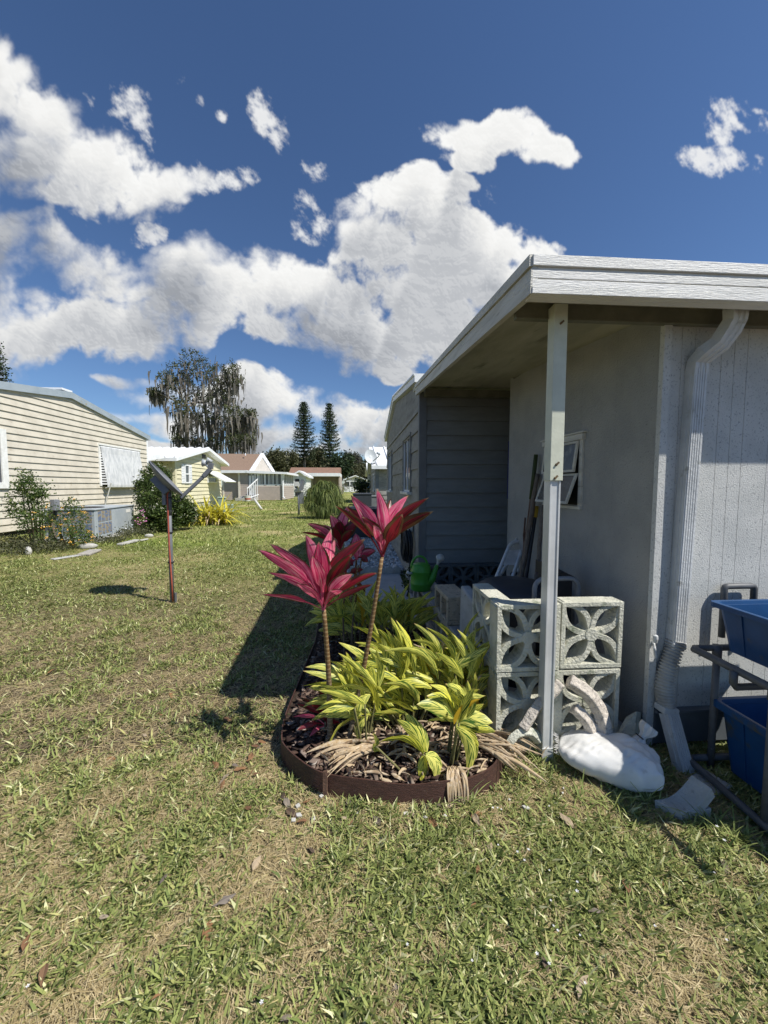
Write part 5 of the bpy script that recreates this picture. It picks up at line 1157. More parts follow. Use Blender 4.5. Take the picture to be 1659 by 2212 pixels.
# gravel
def mass(name, label, mat, verts, faces, rnd, cat='ground cover', kind='stuff', smooth_=False):
    me = bpy.data.meshes.new(name); V = np.asarray(verts, np.float32); F = np.asarray(faces, np.int32)
    me.vertices.add(len(V)); me.vertices.foreach_set('co', V.ravel()); k = F.shape[1]
    me.loops.add(F.size); me.loops.foreach_set('vertex_index', F.ravel()); me.polygons.add(len(F)); me.polygons.foreach_set('loop_start', np.arange(0, F.size, k, dtype=np.int32)); me.polygons.foreach_set('loop_total', np.full(len(F), k, np.int32))
    me.update(calc_edges=True)
    at = me.attributes.new('rnd', 'FLOAT', 'POINT'); at.data.foreach_set('value', np.asarray(rnd, np.float32))
    if smooth_: me.polygons.foreach_set('use_smooth', np.ones(len(F), bool))
    me.materials.append(M[mat]); o = bpy.data.objects.new(name, me); COL.objects.link(o); return tag(o, label, cat, None, kind)
def rndmat(name, stops, rough=.9, trans=0.0, vary=.25):
    def fn(t, u, v, r):
        cr = t.new('ShaderNodeValToRGB'); t.link(r, cr.inputs[0]); e = cr.color_ramp.elements; cr.color_ramp.interpolation = 'LINEAR'
        e[0].position = stops[0][0]; e[0].color = (*stops[0][1], 1); e[1].position = stops[-1][0]; e[1].color = (*stops[-1][1], 1)
        for p, c in stops[1:-1]: q = e.new(p); q.color = (*c, 1)
        return cr.outputs[0]
    return leafmat(name, fn, rough, trans, .25)
rndmat('gravel_white', [(0, (.30, .30, .29)), (.4, (.55, .55, .53)), (1, (.78, .78, .76))])
def chunks(n, poly, zf, sz, flat, seed, box=True, tilt=.5, lx=1.0):
    r = np.random.default_rng(seed); P_ = np.array(poly); lo, hi = P_.min(0), P_.max(0); pts = np.zeros((0, 2))
    while len(pts) < n:
        q = r.uniform(lo, hi, (n * 2, 2)); q = q[inpoly(q[:, 0], q[:, 1], poly)]; pts = np.vstack([pts, q])
    pts = pts[:n]; s = r.uniform(sz[0], sz[1], n) ; z = zf(pts[:, 0], pts[:, 1], r)
    base = np.array([(-1, -1, -1), (1, -1, -1), (1, 1, -1), (-1, 1, -1), (-1, -1, 1), (1, -1, 1), (1, 1, 1), (-1, 1, 1)], float) * np.array([lx, 1, flat])
    B = base[None] * r.uniform(.6, 1.25, (n, 8, 3)); B *= s[:, None, None]; 
    if lx > 1: B[:, :, 0] *= r.uniform(.5, 1.3, n)[:, None]
    a = r.uniform(0, 6.28, n); t1 = r.uniform(-tilt, tilt, n); t2 = r.uniform(-tilt, tilt, n)
    x, y, zz = B[..., 0], B[..., 1], B[..., 2]
    zz2 = zz + x * t1[:, None] + y * t2[:, None]
    X = x * np.cos(a)[:, None] - y * np.sin(a)[:, None] + pts[:, 0][:, None]; Y = x * np.sin(a)[:, None] + y * np.cos(a)[:, None] + pts[:, 1][:, None]
    V = np.stack([X, Y, zz2 + z[:, None]], 2).reshape(-1, 3)
    f = np.array([(3, 2, 1, 0), (4, 5, 6, 7), (0, 1, 5, 4), (1, 2, 6, 5), (2, 3, 7, 6), (3, 0, 4, 7)]); F = (f[None] + (np.arange(n) * 8)[:, None, None]).reshape(-1, 4)
    return V, F, np.repeat(r.uniform(0, 1, n), 8)
V, F, RR = chunks(5200, grav_poly, lambda x, y, r: r.uniform(.01, .06, len(x)) + .035 * (y - 5.1).clip(0, 1) , (.010, .024), .8, 3)
m = MB(); m.hexa([(-.12, 5.16, -.02), (.65, 5.16, -.02), (.65, 8.2, -.02), (-.25, 8.2, -.02), (-.12, 5.16, .015), (.65, 5.16, .015), (.65, 8.2, .05), (-.25, 8.2, .05)]); tag(m.build('gravel_base', 'concrete'), kind='structure')
mass('gravel', 'white gravel beside the gray sided house', 'gravel_white', V, F, RR, 'gravel')
# mulch
rndmat('bark', [(0, (.030, .018, .014)), (.45, (.075, .045, .034)), (.75, (.14, .095, .072)), (.93, (.24, .19, .155)), (1, (.38, .34, .29))])
m = MB(); n = len(bed); m.add([(x, y, .030) for x, y in bed], [tuple(range(n))]); tag(m.build('flower_bed_soil', pm('bed_soil', (.03, .02, .014), (.055, .036, .026), 30, 1.0, 0.8, 60)), kind='structure')
_c = np.array(edge); _n = np.roll(_c, -1, 0) - np.roll(_c, 1, 0); _n /= np.linalg.norm(_n, axis=1)[:, None] + 1e-9; inner = [(x + b * .042, y - a * .042) for (x, y), (a, b) in zip(edge, _n)] 
inner = [p for p in inner if inpoly(np.array([p[0]]), np.array([p[1]]), bed)[0]] or edge
inner = [(x - b * .042, y + a * .042) for (x, y), (a, b) in zip(edge, _n)]
V, F, RR = chunks(9500, inner[1:-1] + [(.60, 1.66), (.58, 2.0), (.53, 2.4), (.48, 3.22)], lambda x, y, r: .034 + r.uniform(0, .022, len(x)), (.0045, .0125), .13, 4, tilt=.45, lx=2.2)
mass('bark_mulch', 'dark brown bark mulch in the flower bed', 'bark', V, F, RR, 'mulch')
# edging
t = thing('bed_edging', 'brown plastic edging strip curving round the front of the flower bed', 'edging', (edge[60][0], edge[60][1], 0))
def f_ed(m):
    e = smooth(edge, 2); n = len(e); vs = []
    for i, (x, y) in enumerate(e):
        a, b = e[max(i - 1, 0)], e[min(i + 1, n - 1)]; d = Vector((b[0] - a[0], b[1] - a[1], 0)).normalized(); nn = Vector((d.y, -d.x, 0)); h = .078 + .004 * math.sin(i * .25)
        f = min(1, i / 90); h *= .40 + .60 * f
        for o, z in ((.0, -.03), (.0, h - .003), (.0015, h), (-.004, h), (-.0035, -.03)): p = Vector((x, y, 0)) + nn * (o * -1 + (-.006 * z / .08)); vs.append((p.x, p.y, z))
    m.add(vs, [(i * 5 + k, i * 5 + k + 1, (i + 1) * 5 + k + 1, (i + 1) * 5 + k) for i in range(n - 1) for k in range(4)])
part('strip', 'edging_brown', t, f_ed, smooth=False)
sp = G(703, 1702, .03)
part('stake', 'wood_brown', t, lambda m: m.hexa([(sp.x - .010, sp.y - .006, -.02), (sp.x + .006, sp.y - .01, -.02), (sp.x + .008, sp.y + .004, -.02), (sp.x - .008, sp.y + .008, -.02), (sp.x - .010, sp.y - .006, .10), (sp.x + .008, sp.y - .008, .105), (sp.x + .008, sp.y + .006, .10), (sp.x - .008, sp.y + .008, .095)]), bevel=.001)
# ================================================================== GRASS (one object)
rndmat('grass', [(0, (.46, .37, .20)), (.12, (.62, .52, .31)), (.30, (.34, .26, .13)), (.37, (.52, .44, .21)), (.40, (.50, .47, .19)), (.50, (.23, .275, .08)), (.70, (.34, .38, .125)), (.83, (.11, .15, .042)), (.92, (.19, .24, .07)), (1, (.78, .76, .44))], .7, .22)
house_ex = [(-16, -8.32, 5, 16), (-16, -8.3, 16, 30), (-6.9, -5.5, 8.6, 11), (.66, 8, 3.6, 9), (1.42, 8, 1.75, 4), (.2, .6, 2.2, 3.8), (.7, 1.5, 1.73, 4)]
def blades(n, y0, y1, L, Wd, seed, lift=(.15, .95), curl=.6, dens=0, xr=None):
    r = np.random.default_rng(seed)
    y = (y0 ** 2 + r.uniform(0, 1, n) * (y1 ** 2 - y0 ** 2)) ** .5 if xr is None else r.uniform(y0, y1, n)
    x = r.uniform(-1.12, 1.34, n) * y if xr is None else r.uniform(xr[0], xr[1], n)
    tuft = None
    if y1 < 9: q_ = 5; k_ = n // 2 // q_; x[:k_ * q_] = np.repeat(x[:k_], q_) + r.normal(0, .004, k_ * q_); y[:k_ * q_] = np.repeat(y[:k_], q_) + r.normal(0, .004, k_ * q_)
    keep = ~inpoly(x, y, bed) & ~inpoly(x, y, path_poly) & ~inpoly(x, y, grav_poly) & ~((x > 1.345) & (y > 1.63))
    for a, b, c, d in house_ex: keep &= ~((x > a) & (x < b) & (y > c) & (y < d))
    patch = fsin(x, y, 2.0, 21) * .7 + fsin(x, y, 6.5, 22) * .75 + .30 * fsin(x, y, .7, 23) - .12
    if L[1] < .07: patch += .9 * fsin(x, y, 24, 41)
    # bare rim round the bed
    ex, ey = np.array([e[0] for e in edge]), np.array([e[1] for e in edge]); db_ = np.full(n, 9.); idx = y < 3.2
    for a, b in zip(ex[::3], ey[::3]): db_ = np.minimum(db_, np.hypot(x - a, y - b))
    patch -= 1.15 * np.exp(-(db_ / .20) ** 2)
    sb_ = np.hypot(x - .95, y - 1.45); patch -= .5 * np.exp(-(sb_ / .22) ** 2)
    green = r.uniform(0, 1, n) < 1 / (1 + np.exp(-patch * 1.9 - np.where(y > 1.5, .80, .0)))
    keep &= (green | (r.uniform(0, 1, n) < .93))
    rn = np.where(green, r.uniform(.40, 1, n), r.uniform(0, .38, n))
    x, y, rn, green = x[keep], y[keep], rn[keep], green[keep]; n = len(x)
    az = r.uniform(0, 6.283, n) + .9 * fsin(x, y, 9, 31); az = np.where(r.uniform(0, 1, n) < .5, az, -.9 + r.normal(0, .8, n))
    el = r.uniform(lift[0], lift[1], n) * np.where(green, 1.0, .42); Ln = r.uniform(L[0], L[1], n) * np.where(green, 1, 1.15); wn = r.uniform(Wd[0], Wd[1], n) * np.where(green, 1, .32)
    z0 = gz(x, y) - .002 + np.where(green, 0, r.uniform(0, .008, n))
    dx, dy = np.cos(az), np.sin(az); px, py = -dy, dx; cu = r.uniform(-curl, curl * .4, n); side = r.normal(0, .28, n)
    el2 = el + cu
    h1, h2 = Ln * .5 * np.sin(el), Ln * .5 * np.sin(el2)
    bx, by, bz = x, y, z0
    mx, my, mz = x + dx * Ln * .5 * np.cos(el), y + dy * Ln * .5 * np.cos(el), z0 + h1
    tx, ty, tz = mx + (dx + px * side) * Ln * .5 * np.cos(el2), my + (dy + py * side) * Ln * .5 * np.cos(el2), np.maximum(mz + h2, z0 + .001)
    tw = r.uniform(-.5, .5, n) * wn
    V = np.stack([np.stack([bx - px * wn * .35, by - py * wn * .35, bz], 1), np.stack([bx + px * wn * .35, by + py * wn * .35, bz], 1),
                  np.stack([mx - px * wn * .5, my - py * wn * .5, mz - tw * .5], 1), np.stack([mx + px * wn * .5, my + py * wn * .5, mz + tw * .5], 1), np.stack([tx, ty, tz], 1)], 1).reshape(-1, 3)
    f = np.array([(0, 1, 3), (0, 3, 2), (2, 3, 4)]); F = (f[None] + (np.arange(n) * 5)[:, None, None]).reshape(-1, 3)
    return V, F, np.repeat(rn, 5)
sets = [blades(150000, .60, 1.7, (.022, .062), (.0035, .0085), 1), blades(150000, 1.7, 3.6, (.024, .065), (.004, .0085), 2), blades(210000, 3.6, 8, (.03, .07), (.005, .011), 3),
        blades(120000, 8, 17, (.04, .10), (.010, .020), 4, lift=(.3, 1.1)), blades(70000, 17, 38, (.07, .16), (.022, .045), 5, lift=(.3, 1.1)),
        blades(3500, 1.30, 1.72, (.02, .05), (.003, .006), 6, xr=(.95, 1.9))]
o = 0; Vs, Fs, Rs = [], [], []
for V, F, RR in sets: Vs.append(V); Fs.append(F + o); Rs.append(RR); o += len(V)
mass('grass', 'patchy green and straw coloured grass of the lawn', 'grass', np.vstack(Vs), np.vstack(Fs), np.concatenate(Rs), 'grass')
# dead leaves lying on the lawn, small white flowers
rndmat('dead_leaf', [(0, (.16, .085, .05)), (.35, (.28, .15, .07)), (.6, (.12, .085, .06)), (.8, (.22, .19, .16)), (1, (.42, .33, .22))], .8, .1)
m = MB(); r_ = random.Random(5)
spots_ = [(785, 2010), (640, 2005), (455, 1985), (655, 1735), (1010, 1695), (1420, 1905), (1240, 1790), (1555, 1850), (1570, 1820), (868, 2170), (100, 2080), (545, 1880), (510, 1930), (340, 1540), (900, 1770), (1345, 1900), (1250, 2160), (250, 1640), (700, 1830)]
for k in range(130):
    if k < 19: sx_, sy_ = spots_[k]; q = G(sx_, sy_, .006); s = r_.uniform(.018, .036)
    else:
        y = r_.uniform(.8, 3.2); x = r_.uniform(-1, 1) * y; 
        if k > 80: a = r_.uniform(0, 1); e = edge[int(20 + a * (len(edge) - 22))]; x, y = e[0] + r_.uniform(-.25, .05), e[1] - r_.uniform(0, .12)
        if inpoly(np.array([x]), np.array([y]), bed)[0]: continue
        q = Vector((x, y, .008)); s = r_.uniform(.010, .030)
    m.leaf(q, (math.cos(k * 2.4), math.sin(k * 2.4), r_.uniform(-.05, .3)), s * 2, s * .8, .35, r_.uniform(-.3, .6), n=4, rnd=r_.random(), roll=r_.uniform(-.5, .5), ripple=.1)
tag(m.build('fallen_leaves', 'dead_leaf'), 'brown fallen leaves scattered on the lawn', 'dead leaves', kind='stuff')
pm('petal_white', (.80, .80, .82))
m = MB(); fl = [(1010, 1695), (1075, 1745), (1133, 1858), (1118, 1840), (1190, 1945), (1247, 1905), (1187, 1880), (1196, 2000), (1205, 2010), (1253, 2020), (1565, 1815), (1570, 2030), (1415, 2000), (1142, 1835), (1065, 1745), (1083, 1748), (565, 2165), (60, 2130), (880, 2040), (1160, 2060), (1020, 2075)]
for sx_, sy_ in fl + [(r_.uniform(850, 1600), r_.uniform(1750, 2200)) for _ in range(6)]:
    q = G(sx_, sy_, .03); n = 5; s = r_.uniform(.0018, .0034)
    for i in range(n):
        a = 6.283 * i / n + sx_; d = Vector((math.cos(a), math.sin(a), .25)); p = Vector((-math.sin(a), math.cos(a), 0))
        m.add([q, q + d * s - p * s * .4, q + d * s * 1.8, q + d * s + p * s * .4], [(0, 1, 2, 3)])
tag(m.build('lawn_flowers', 'petal_white'), 'tiny white flowers in the lawn', 'flowers', kind='stuff')
m = MB()
for k in range(16):
    q = G(r_.uniform(600, 1250), r_.uniform(1690, 1800), .004); s = r_.uniform(.004, .011); m.obox(q, (1, r_.random(), 0), (-r_.random(), 1, .2), (0, -.2, 1), s, s * .8, s * .5)
tag(m.build('pebbles', 'stone_white', bevel=.002), 'small white pebbles in the bare soil near the bed edging', 'pebbles', kind='stuff')
# ================================================================== LEAF MATERIALS
def f_cord(t, u, v, r):
    pos = t.new('ShaderNodeNewGeometry').outputs['Position']
    c = t.new('ShaderNodeCombineXYZ'); t.link(t.math('MULTIPLY', u, 9.0), c.inputs[0]); t.link(t.math('MULTIPLY', v, 1.6), c.inputs[1]); t.link(t.math('MULTIPLY', r, 37.0), c.inputs[2])
    st = t.noise(c.outputs[0], 1.0, 4, .6)
    edge_ = t.math('ABSOLUTE', t.math('SUBTRACT', u, .5))
    pink = t.mix(t.mapr(st, .42, .60), (.68, .035, .15), (.96, .24, .37))
    pink = t.mix(t.mapr(t.noise(c.outputs[0], 1.7, 3, .6), .56, .66), pink, (.95, .66, .58))
    dark = t.mix(t.mapr(st, .42, .58), (.33, .018, .035), (.10, .014, .018))
    col = t.mix(t.mapr(r, .38, .66), pink, dark)
    brn = t.mix(t.mapr(st, .4, .6), (.085, .040, .022), (.15, .080, .035))
    k = t.math('ADD', t.math('MULTIPLY', edge_, 1.7), t.math('MULTIPLY', t.math('SUBTRACT', t.noise(c.outputs[0], .8, 5, .6), .5), 1.5))
    k = t.math('ADD', k, t.math('MULTIPLY_ADD', v, .42, -.34)); k = t.math('ADD', k, t.math('MULTIPLY_ADD', r, .62, -.35))
    col = t.mix(t.mapr(k, .48, .60), col, brn)
    tip = t.mapr(v, .93, 1.0); col = t.mix(tip, col, (.45, .33, .18))
    return t.mix(t.mapr(edge_, .0, .035, .55, 0), col, (.30, .03, .06))
leafmat('cordyline_leaf', f_cord, .34, .50, .5)
def f_ging(t, u, v, r):
    edge_ = t.math('ABSOLUTE', t.math('SUBTRACT', u, .5))
    s = t.math('MULTIPLY_ADD', v, 5.5, t.math('MULTIPLY', edge_, -5.5))
    c = t.new('ShaderNodeCombineXYZ'); t.link(s, c.inputs[0]); t.link(t.math('ADD', t.math('MULTIPLY', u, .9), t.math('MULTIPLY', r, 53.0)), c.inputs[1]); t.link(t.math('MULTIPLY', t.math('GREATER_THAN', u, .5), 9.0), c.inputs[2])
    n = t.noise(c.outputs[0], 2.6, 2.5, .55)
    f = t.mapr(n, .49, .56)
    yel = t.mix(r, (.78, .74, .09), (.86, .82, .22)); grn = t.mix(r, (.035, .10, .014), (.08, .18, .026))
    col = t.mix(f, yel, grn)
    col = t.mix(t.mapr(r, .94, .96), col, (.62, .40, .03))
    col = t.mix(t.mapr(t.math('ADD', v, t.math('MULTIPLY', t.math('SUBTRACT', n, .5), .25)), .95, .985), col, (.45, .30, .16))
    return t.mix(t.mapr(edge_, .0, .03, .6, 0), col, (.50, .55, .14))
leafmat('ginger_leaf', f_ging, .42, .35, .4)
def f_straw(t, u, v, r): return t.mix(t.mapr(t.noise(t.new('ShaderNodeNewGeometry').outputs['Position'], 60, 3, .6), .4, .6), t.mix(r, (.46, .33, .18), (.62, .51, .36)), t.mix(r, (.64, .53, .38), (.30, .20, .115)))
leafmat('straw_leaf', f_straw, .8, .2, .2)
def f_stem(t, u, v, r):
    pos = t.new('ShaderNodeNewGeometry').outputs['Position']; sp = t.new('ShaderNodeSeparateXYZ'); t.link(pos, sp.inputs[0])
    w_ = t.math('SINE', t.math('ADD', t.math('MULTIPLY', sp.outputs[2], 330.0), t.math('MULTIPLY', t.noise(pos, 30, 2), 5.0)))
    low = t.mapr(sp.outputs[2], .20, .45)
    ring = t.mix(t.mapr(w_, .3, .8), (.15, .085, .035), (.27, .19, .095)); gry = t.mix(t.mapr(w_, .1, .9), (.15, .12, .085), (.24, .20, .15))
    return t.mix(low, gry, ring)
leafmat('ringed_stem', f_stem, .7, 0.0, .3)
pm('plant_stem', (.20, .19, .07), (.13, .12, .05), 40, .7); pm('woody_stem', (.16, .12, .085), (.10, .075, .05), 40, .9, .3)
pm('bark_gray', (.20, .18, .155), (.12, .105, .09), 3, .95, .4, 8, stretch=(1, 1, .4)); pm('pine_bark', (.22, .20, .18), (.15, .135, .12), 3, .95)
def gmat(name, a, b, c, trans=.25, rough=.6):
    return leafmat(name, lambda t, u, v, r: t.mix(t.mapr(r, .0, .6, smooth=False), a, t.mix(t.mapr(r, .6, 1, smooth=False), b, c)), rough, trans, .35)
gmat('oak_leaf', (.040, .055, .020), (.085, .100, .038), (.16, .17, .075)); gmat('pine_leaf', (.016, .034, .014), (.030, .052, .018), (.055, .078, .028), .1)
gmat('moss', (.115, .105, .092), (.19, .175, .15), (.27, .25, .215), .3, .95)
gmat('far_leaf', (.055, .062, .028), (.10, .105, .05), (.17, .16, .09)); gmat('far_leaf_gray', (.085, .085, .065), (.14, .135, .105), (.21, .20, .155))
gmat('green_leaf', (.026, .048, .010), (.055, .090, .016), (.15, .19, .05)); gmat('shrub_leaf', (.05, .10, .025), (.10, .15, .035), (.20, .22, .06), .35)
gmat('palm_leaf', (.05, .085, .015), (.12, .16, .035), (.27, .30, .10), .3); gmat('yellow_leaf', (.52, .47, .05), (.70, .62, .07), (.42, .42, .08), .35)
pm('flower_orange', (.75, .34, .03), (.78, .50, .10), 30); pm('flower_white', (.75, .73, .62), (.60, .60, .45), 20); pm('flower_pink', (.55, .18, .42))
# ================================================================== CORDYLINES
def stem_tube(m, a, b, r0, r1, bend=(0, 0, 0), n=9):
    a, b = Vector(a), Vector(b); bd = Vector(bend); m.tube([a.lerp(b, i / n) + bd * math.sin(math.pi * i / n) for i in range(n + 1)], [r0 + (r1 - r0) * i / n for i in range(n + 1)], 10)
def px_leaf(m, base, tip, Y, wd, arch=.10, rnd=.3, fold=.25, roll=0.0, bdir=None, n=12, ripple=.055, petiole=.34):
    """a leaf from base to tip (both real points); arches upward by `arch` of its length"""
    tip = Vector(tip); base = Vector(base); L = (tip - base).length; d = (tip - base) / L; up = Vector((0, 0, 1)); up = (up - d * up.dot(d))
    if up.length < .05: up = Vector((0, -1, 0))
    up.normalize(); ph = rv(0, 6); vs = []; lu = []; lv = []; pts = []
    for i in range(n + 1):
        x = i / n; lift = math.sin(math.pi * x ** .9) * arch * L - (x ** 3) * arch * L * .3
        pts.append(base + d * (L * x) + up * lift)
    for i in range(n + 1):
        x = i / n; t = (pts[min(i + 1, n)] - pts[max(i - 1, 0)]).normalized(); view = Vector((0, -1, .25)); sd = t.cross(view)
        if sd.length < .1: sd = t.cross(Vector((1, 0, 0)))
        sd.normalize(); nn = sd.cross(t); c, s = math.cos(roll + .25 * x), math.sin(roll + .25 * x); sd, nn = sd * c + nn * s, nn * c - sd * s
        pe = petiole
        if x < pe: hw = wd * (.075 + .05 * (x / pe))
        else: q = (x - pe) / (1 - pe); hw = wd * .5 * max(.02, (math.sin(math.pi * min(1, q ** .72)) ** .75 if q < 1 else 0)) + wd * .10 * (1 - q) ** 3
        if i == n: hw = wd * .01
        for u in (-1, -.5, 0, .5, 1):
            k = abs(u); rp = ripple * wd * math.sin(ph + x * 16 + u) * k * (x > pe)
            vs.append(pts[i] + sd * hw * u + nn * (-k * hw * fold * (1.6 if x < pe else 1) + rp)); lu.append((u + 1) / 2); lv.append(x)
    m.add(vs, [(i * 5 + k, i * 5 + k + 1, i * 5 + k + 6, i * 5 + k + 5) for i in range(n) for k in range(4)], lu, lv, rnd)
z2v = lambda x, y: (493.7 + x * .2645, 932.6 + y * .2645)
def cordyline(label, base_px, crown_px, Yc, leaves, r0=.012, r1=.010, bend=(0, 0, 0), extra_stems=(), wd=.051, group='cordyline plants in the flower bed', zb=.03):
    b = G(*base_px, zb); c = P(*crown_px, Yc); t = thing('cordyline', label, 'plant', b, group)
    part('stem', 'ringed_stem', t, lambda m: (stem_tube(m, b - Vector((0, 0, .03)), c, r0 * 1.25, r1, bend, 12)), smooth=True)
    for e0, e1 in extra_stems: part('stem', 'ringed_stem', t, lambda m: stem_tube(m, e0, e1, .007, .006), smooth=True)
    for (tx, ty, dy, w_, rn, roll) in leaves:
        m = MB(); tp = P(*z2v(tx, ty), Yc + dy); bb = c + Vector((rv(-.004, .004), rv(-.004, .004), rv(-.005, .012)))
        px_leaf(m, bb, tp, Yc, wd * w_, rv(.05, .13), rn, .22, roll); m.build('leaf', 'cordyline_leaf', t, smooth=True)
    return t, c
cordyline('tall cordyline with broad bright pink leaves, left of the two long bare stems', (713, 1607), (699.5, 1318), 1.585, [
    (245, 950, -.05, 1.0, .25, .3), (350, 905, -.02, 1.25, .35, .5), (635, 832, .03, 1.35, .15, .15), (742, 892, -.06, 1.45, .30, -.1), (828, 795, .06, 1.2, .22, -.3), (865, 870, .08, .9, .4, -.3),
    (1095, 862, -.03, 1.15, .62, -.35), (995, 990, -.10, 1.0, .82, -.5), (330, 1135, -.04, .75, .33, .35), (272, 1322, -.08, .55, .50, .6), (1215, 1140, .02, .75, .66, -.5), (1175, 1240, -.04, .55, .60, -.6),
    (1005, 1150, -.12, 1.0, .42, -.4), (560, 1230, -.14, .7, .36, .2), (690, 1010, -.10, 1.1, .28, .1), (930, 1290, -.14, .6, .45, -.3), (620, 1130, .08, .9, .5, .4)], .0112, .009, (.008, 0, 0))
cordyline('tallest cordyline with leaning ringed stem and pink leaves tipped brown', (748, 1607), (825, 1203), 1.60, [
    (875, 590, -.06, .62, .80, .5), (965, 600, .02, .75, .60, .5), (1010, 515, -.05, 1.15, .12, .3), (1222, 465, .03, 1.0, .20, .1), (1452, 512, .04, 1.0, .18, -.3), (1617, 525, -.02, .8, .70, -.5), (1658, 640, -.06, .95, .92, -.6),
    (1418, 672, -.12, 1.2, .74, -.3), (1325, 535, .10, .7, .80, -.2), (1100, 690, -.08, .9, .58, .3), (1190, 760, -.12, .8, .40, .2), (1350, 640, .09, .8, .3, 0)], .0098, .0082, (.010, 0, .0), wd=.052)
e_ = lambda x, y, Y: P(*z2v(x, y), Y)
cordyline('dark magenta cordyline in the shade behind the left pink one', (742, 1330), z2v(908, 962), 2.75, [
    (650, 742, 0, .9, .48, .4), (600, 812, -.04, .45, .85, .6), (765, 755, .05, .7, .4, .2), (838, 680, -.05, 1.2, .40, .1), (905, 725, -.08, 1.1, .62, 0), (975, 600, .05, 1.2, .42, -.2), (1060, 720, 0, 1.1, .60, -.4), (1010, 800, -.1, .8, .66, -.4), (860, 770, -.1, .9, .66, .2), (1110, 640, .1, .9, .55, -.3), (720, 800, .08, .9, .5, .3)], .010, .009, wd=.075, group='cordyline plants in the shade')
cordyline('short dark magenta cordyline in the shade beside the concrete path', (757, 1330), z2v(1045, 1045), 2.65, [
    (1198, 965, 0, .9, .5, -.4), (1040, 830, .04, 1.3, .38, 0), (960, 960, -.05, 1.0, .5, .3), (985, 1090, -.06, .8, .6, .4), (1095, 905, .05, 1.1, .45, -.2), (905, 1140, 0, .8, .6, .4), (1140, 1060, -.05, .7, .7, -.5)], .008, .007, wd=.07, group='cordyline plants in the shade')
t_, _c = cordyline('lowest dark magenta cordyline with thin dark stems in the shade', (738, 1345), z2v(960, 1190), 2.6, [
    (1100, 1120, 0, .6, .7, -.4), (880, 1060, .0, .9, .55, .3), (960, 1000, .0, .9, .6, 0), (1050, 1250, 0, .5, .8, -.5), (1125, 1310, 0, .35, .95, -.5), (860, 1180, 0, .8, .6, .4), (910, 1270, 0, .6, .5, .2)], .007, .006, extra_stems=[(e_(1000, 1390, 2.6), e_(1060, 1090, 2.6)), (e_(1035, 1390, 2.62), e_(1085, 1040, 2.65)), (e_(940, 1400, 2.6), e_(975, 1150, 2.6))], wd=.07, group='cordyline plants in the shade')
# small one near the edging
b = G(700, 1590, .03); c = P(703, 1560, b.y); t = thing('cordyline', 'small dark red cordyline sprout at the left of the flower bed', 'plant', b)
part('stem', 'ringed_stem', t, lambda m: stem_tube(m, b, c, .006, .005))
for tx, ty, dy, w_, rn in ((632, 1546, -.03, .030, .30), (641, 1575, -.06, .028, .62), (640, 1518, .02, .034, .80), (655, 1508, .0, .03, .85), (685, 1470, .02, .035, .85), (718, 1480, .03, .035, .82), (672, 1520, -.04, .03, .66), (725, 1530, -.02, .03, .7), (668, 1590, -.06, .025, .5), (690, 1500, -.04, .032, .7), (735, 1560, -.05, .03, .75)):
    m = MB(); px_leaf(m, c + Vector((0, 0, rv(-.03, .02))), P(tx, ty, b.y + dy), 0, w_, .12, rn, .25, rv(-.5, .5)); m.build('leaf', 'cordyline_leaf', t, smooth=True)
# ================================================================== VARIEGATED GINGER
def ginger(label, base_px, tips, zb=.03, group='variegated ginger plants in the flower bed', H=(.10, .26), wd=.047, cane=None):
    b = G(*base_px, zb); t = thing('variegated_ginger', label, 'plant', b, group)
    canes = MB(); 
    for k, (x0, y0, tx, ty, dy, w_) in enumerate(tips):
        Y = b.y + dy; s = P(x0, y0, Y); tp = P(tx, ty, Y + rv(-.05, .03)); m = MB()
        rn = random.random() * .93
        if k == 16 and wd > .05: rn = .98
        px_leaf(m, s, tp, 0, wd * w_ * .82, rv(.02, .20), rn, rv(.12, .5), rv(-.9, .9), n=9, petiole=.06, ripple=.05); m.build('leaf', 'ginger_leaf', t, smooth=True)
        if k % 3 == 0: stem_tube(canes, Vector((b.x + (s.x - b.x) * .35 + rv(-.02, .02), b.y + dy * .5, 0)), s, .0055, .0035)
    canes.build('cane', 'plant_stem', t, smooth=True); return t
gR = random.Random(77)
def auto(cx, cy, n, ang=(100, 175), L=(70, 120), spread=(40, 45), dy=(-.12, .10)):
    out = []
    for k in range(int(n * 2.6)):
        a = R(gR.uniform(*ang)); l = gR.uniform(*L) * 1.12; x = cx + gR.uniform(-spread[0], spread[0]); y = cy + gR.uniform(-spread[1], spread[1])
        out.append((x, y, x + math.cos(a) * l, y - math.sin(a) * l * .95, gR.uniform(*dy), gR.uniform(.65, 1.0)))
    return out
ginger('yellow green variegated ginger clump at the left behind the two cordyline stems', (790, 1600), [(800, 1500, 655, 1447, 0, .9), (790, 1510, 652, 1478, 0, .9), (805, 1530, 686, 1505, -.03, 1.0), (780, 1545, 700, 1547, -.05, 1.1), (790, 1550, 705, 1610, -.05, .8), (795, 1545, 770, 1602, -.05, .9), (810, 1520, 740, 1440, .03, 1.0), (805, 1480, 750, 1428, .05, 1.0), (800, 1500, 765, 1560, -.06, 1.0)] + auto(785, 1510, 17, (95, 200), (60, 100), (40, 34)), wd=.05)
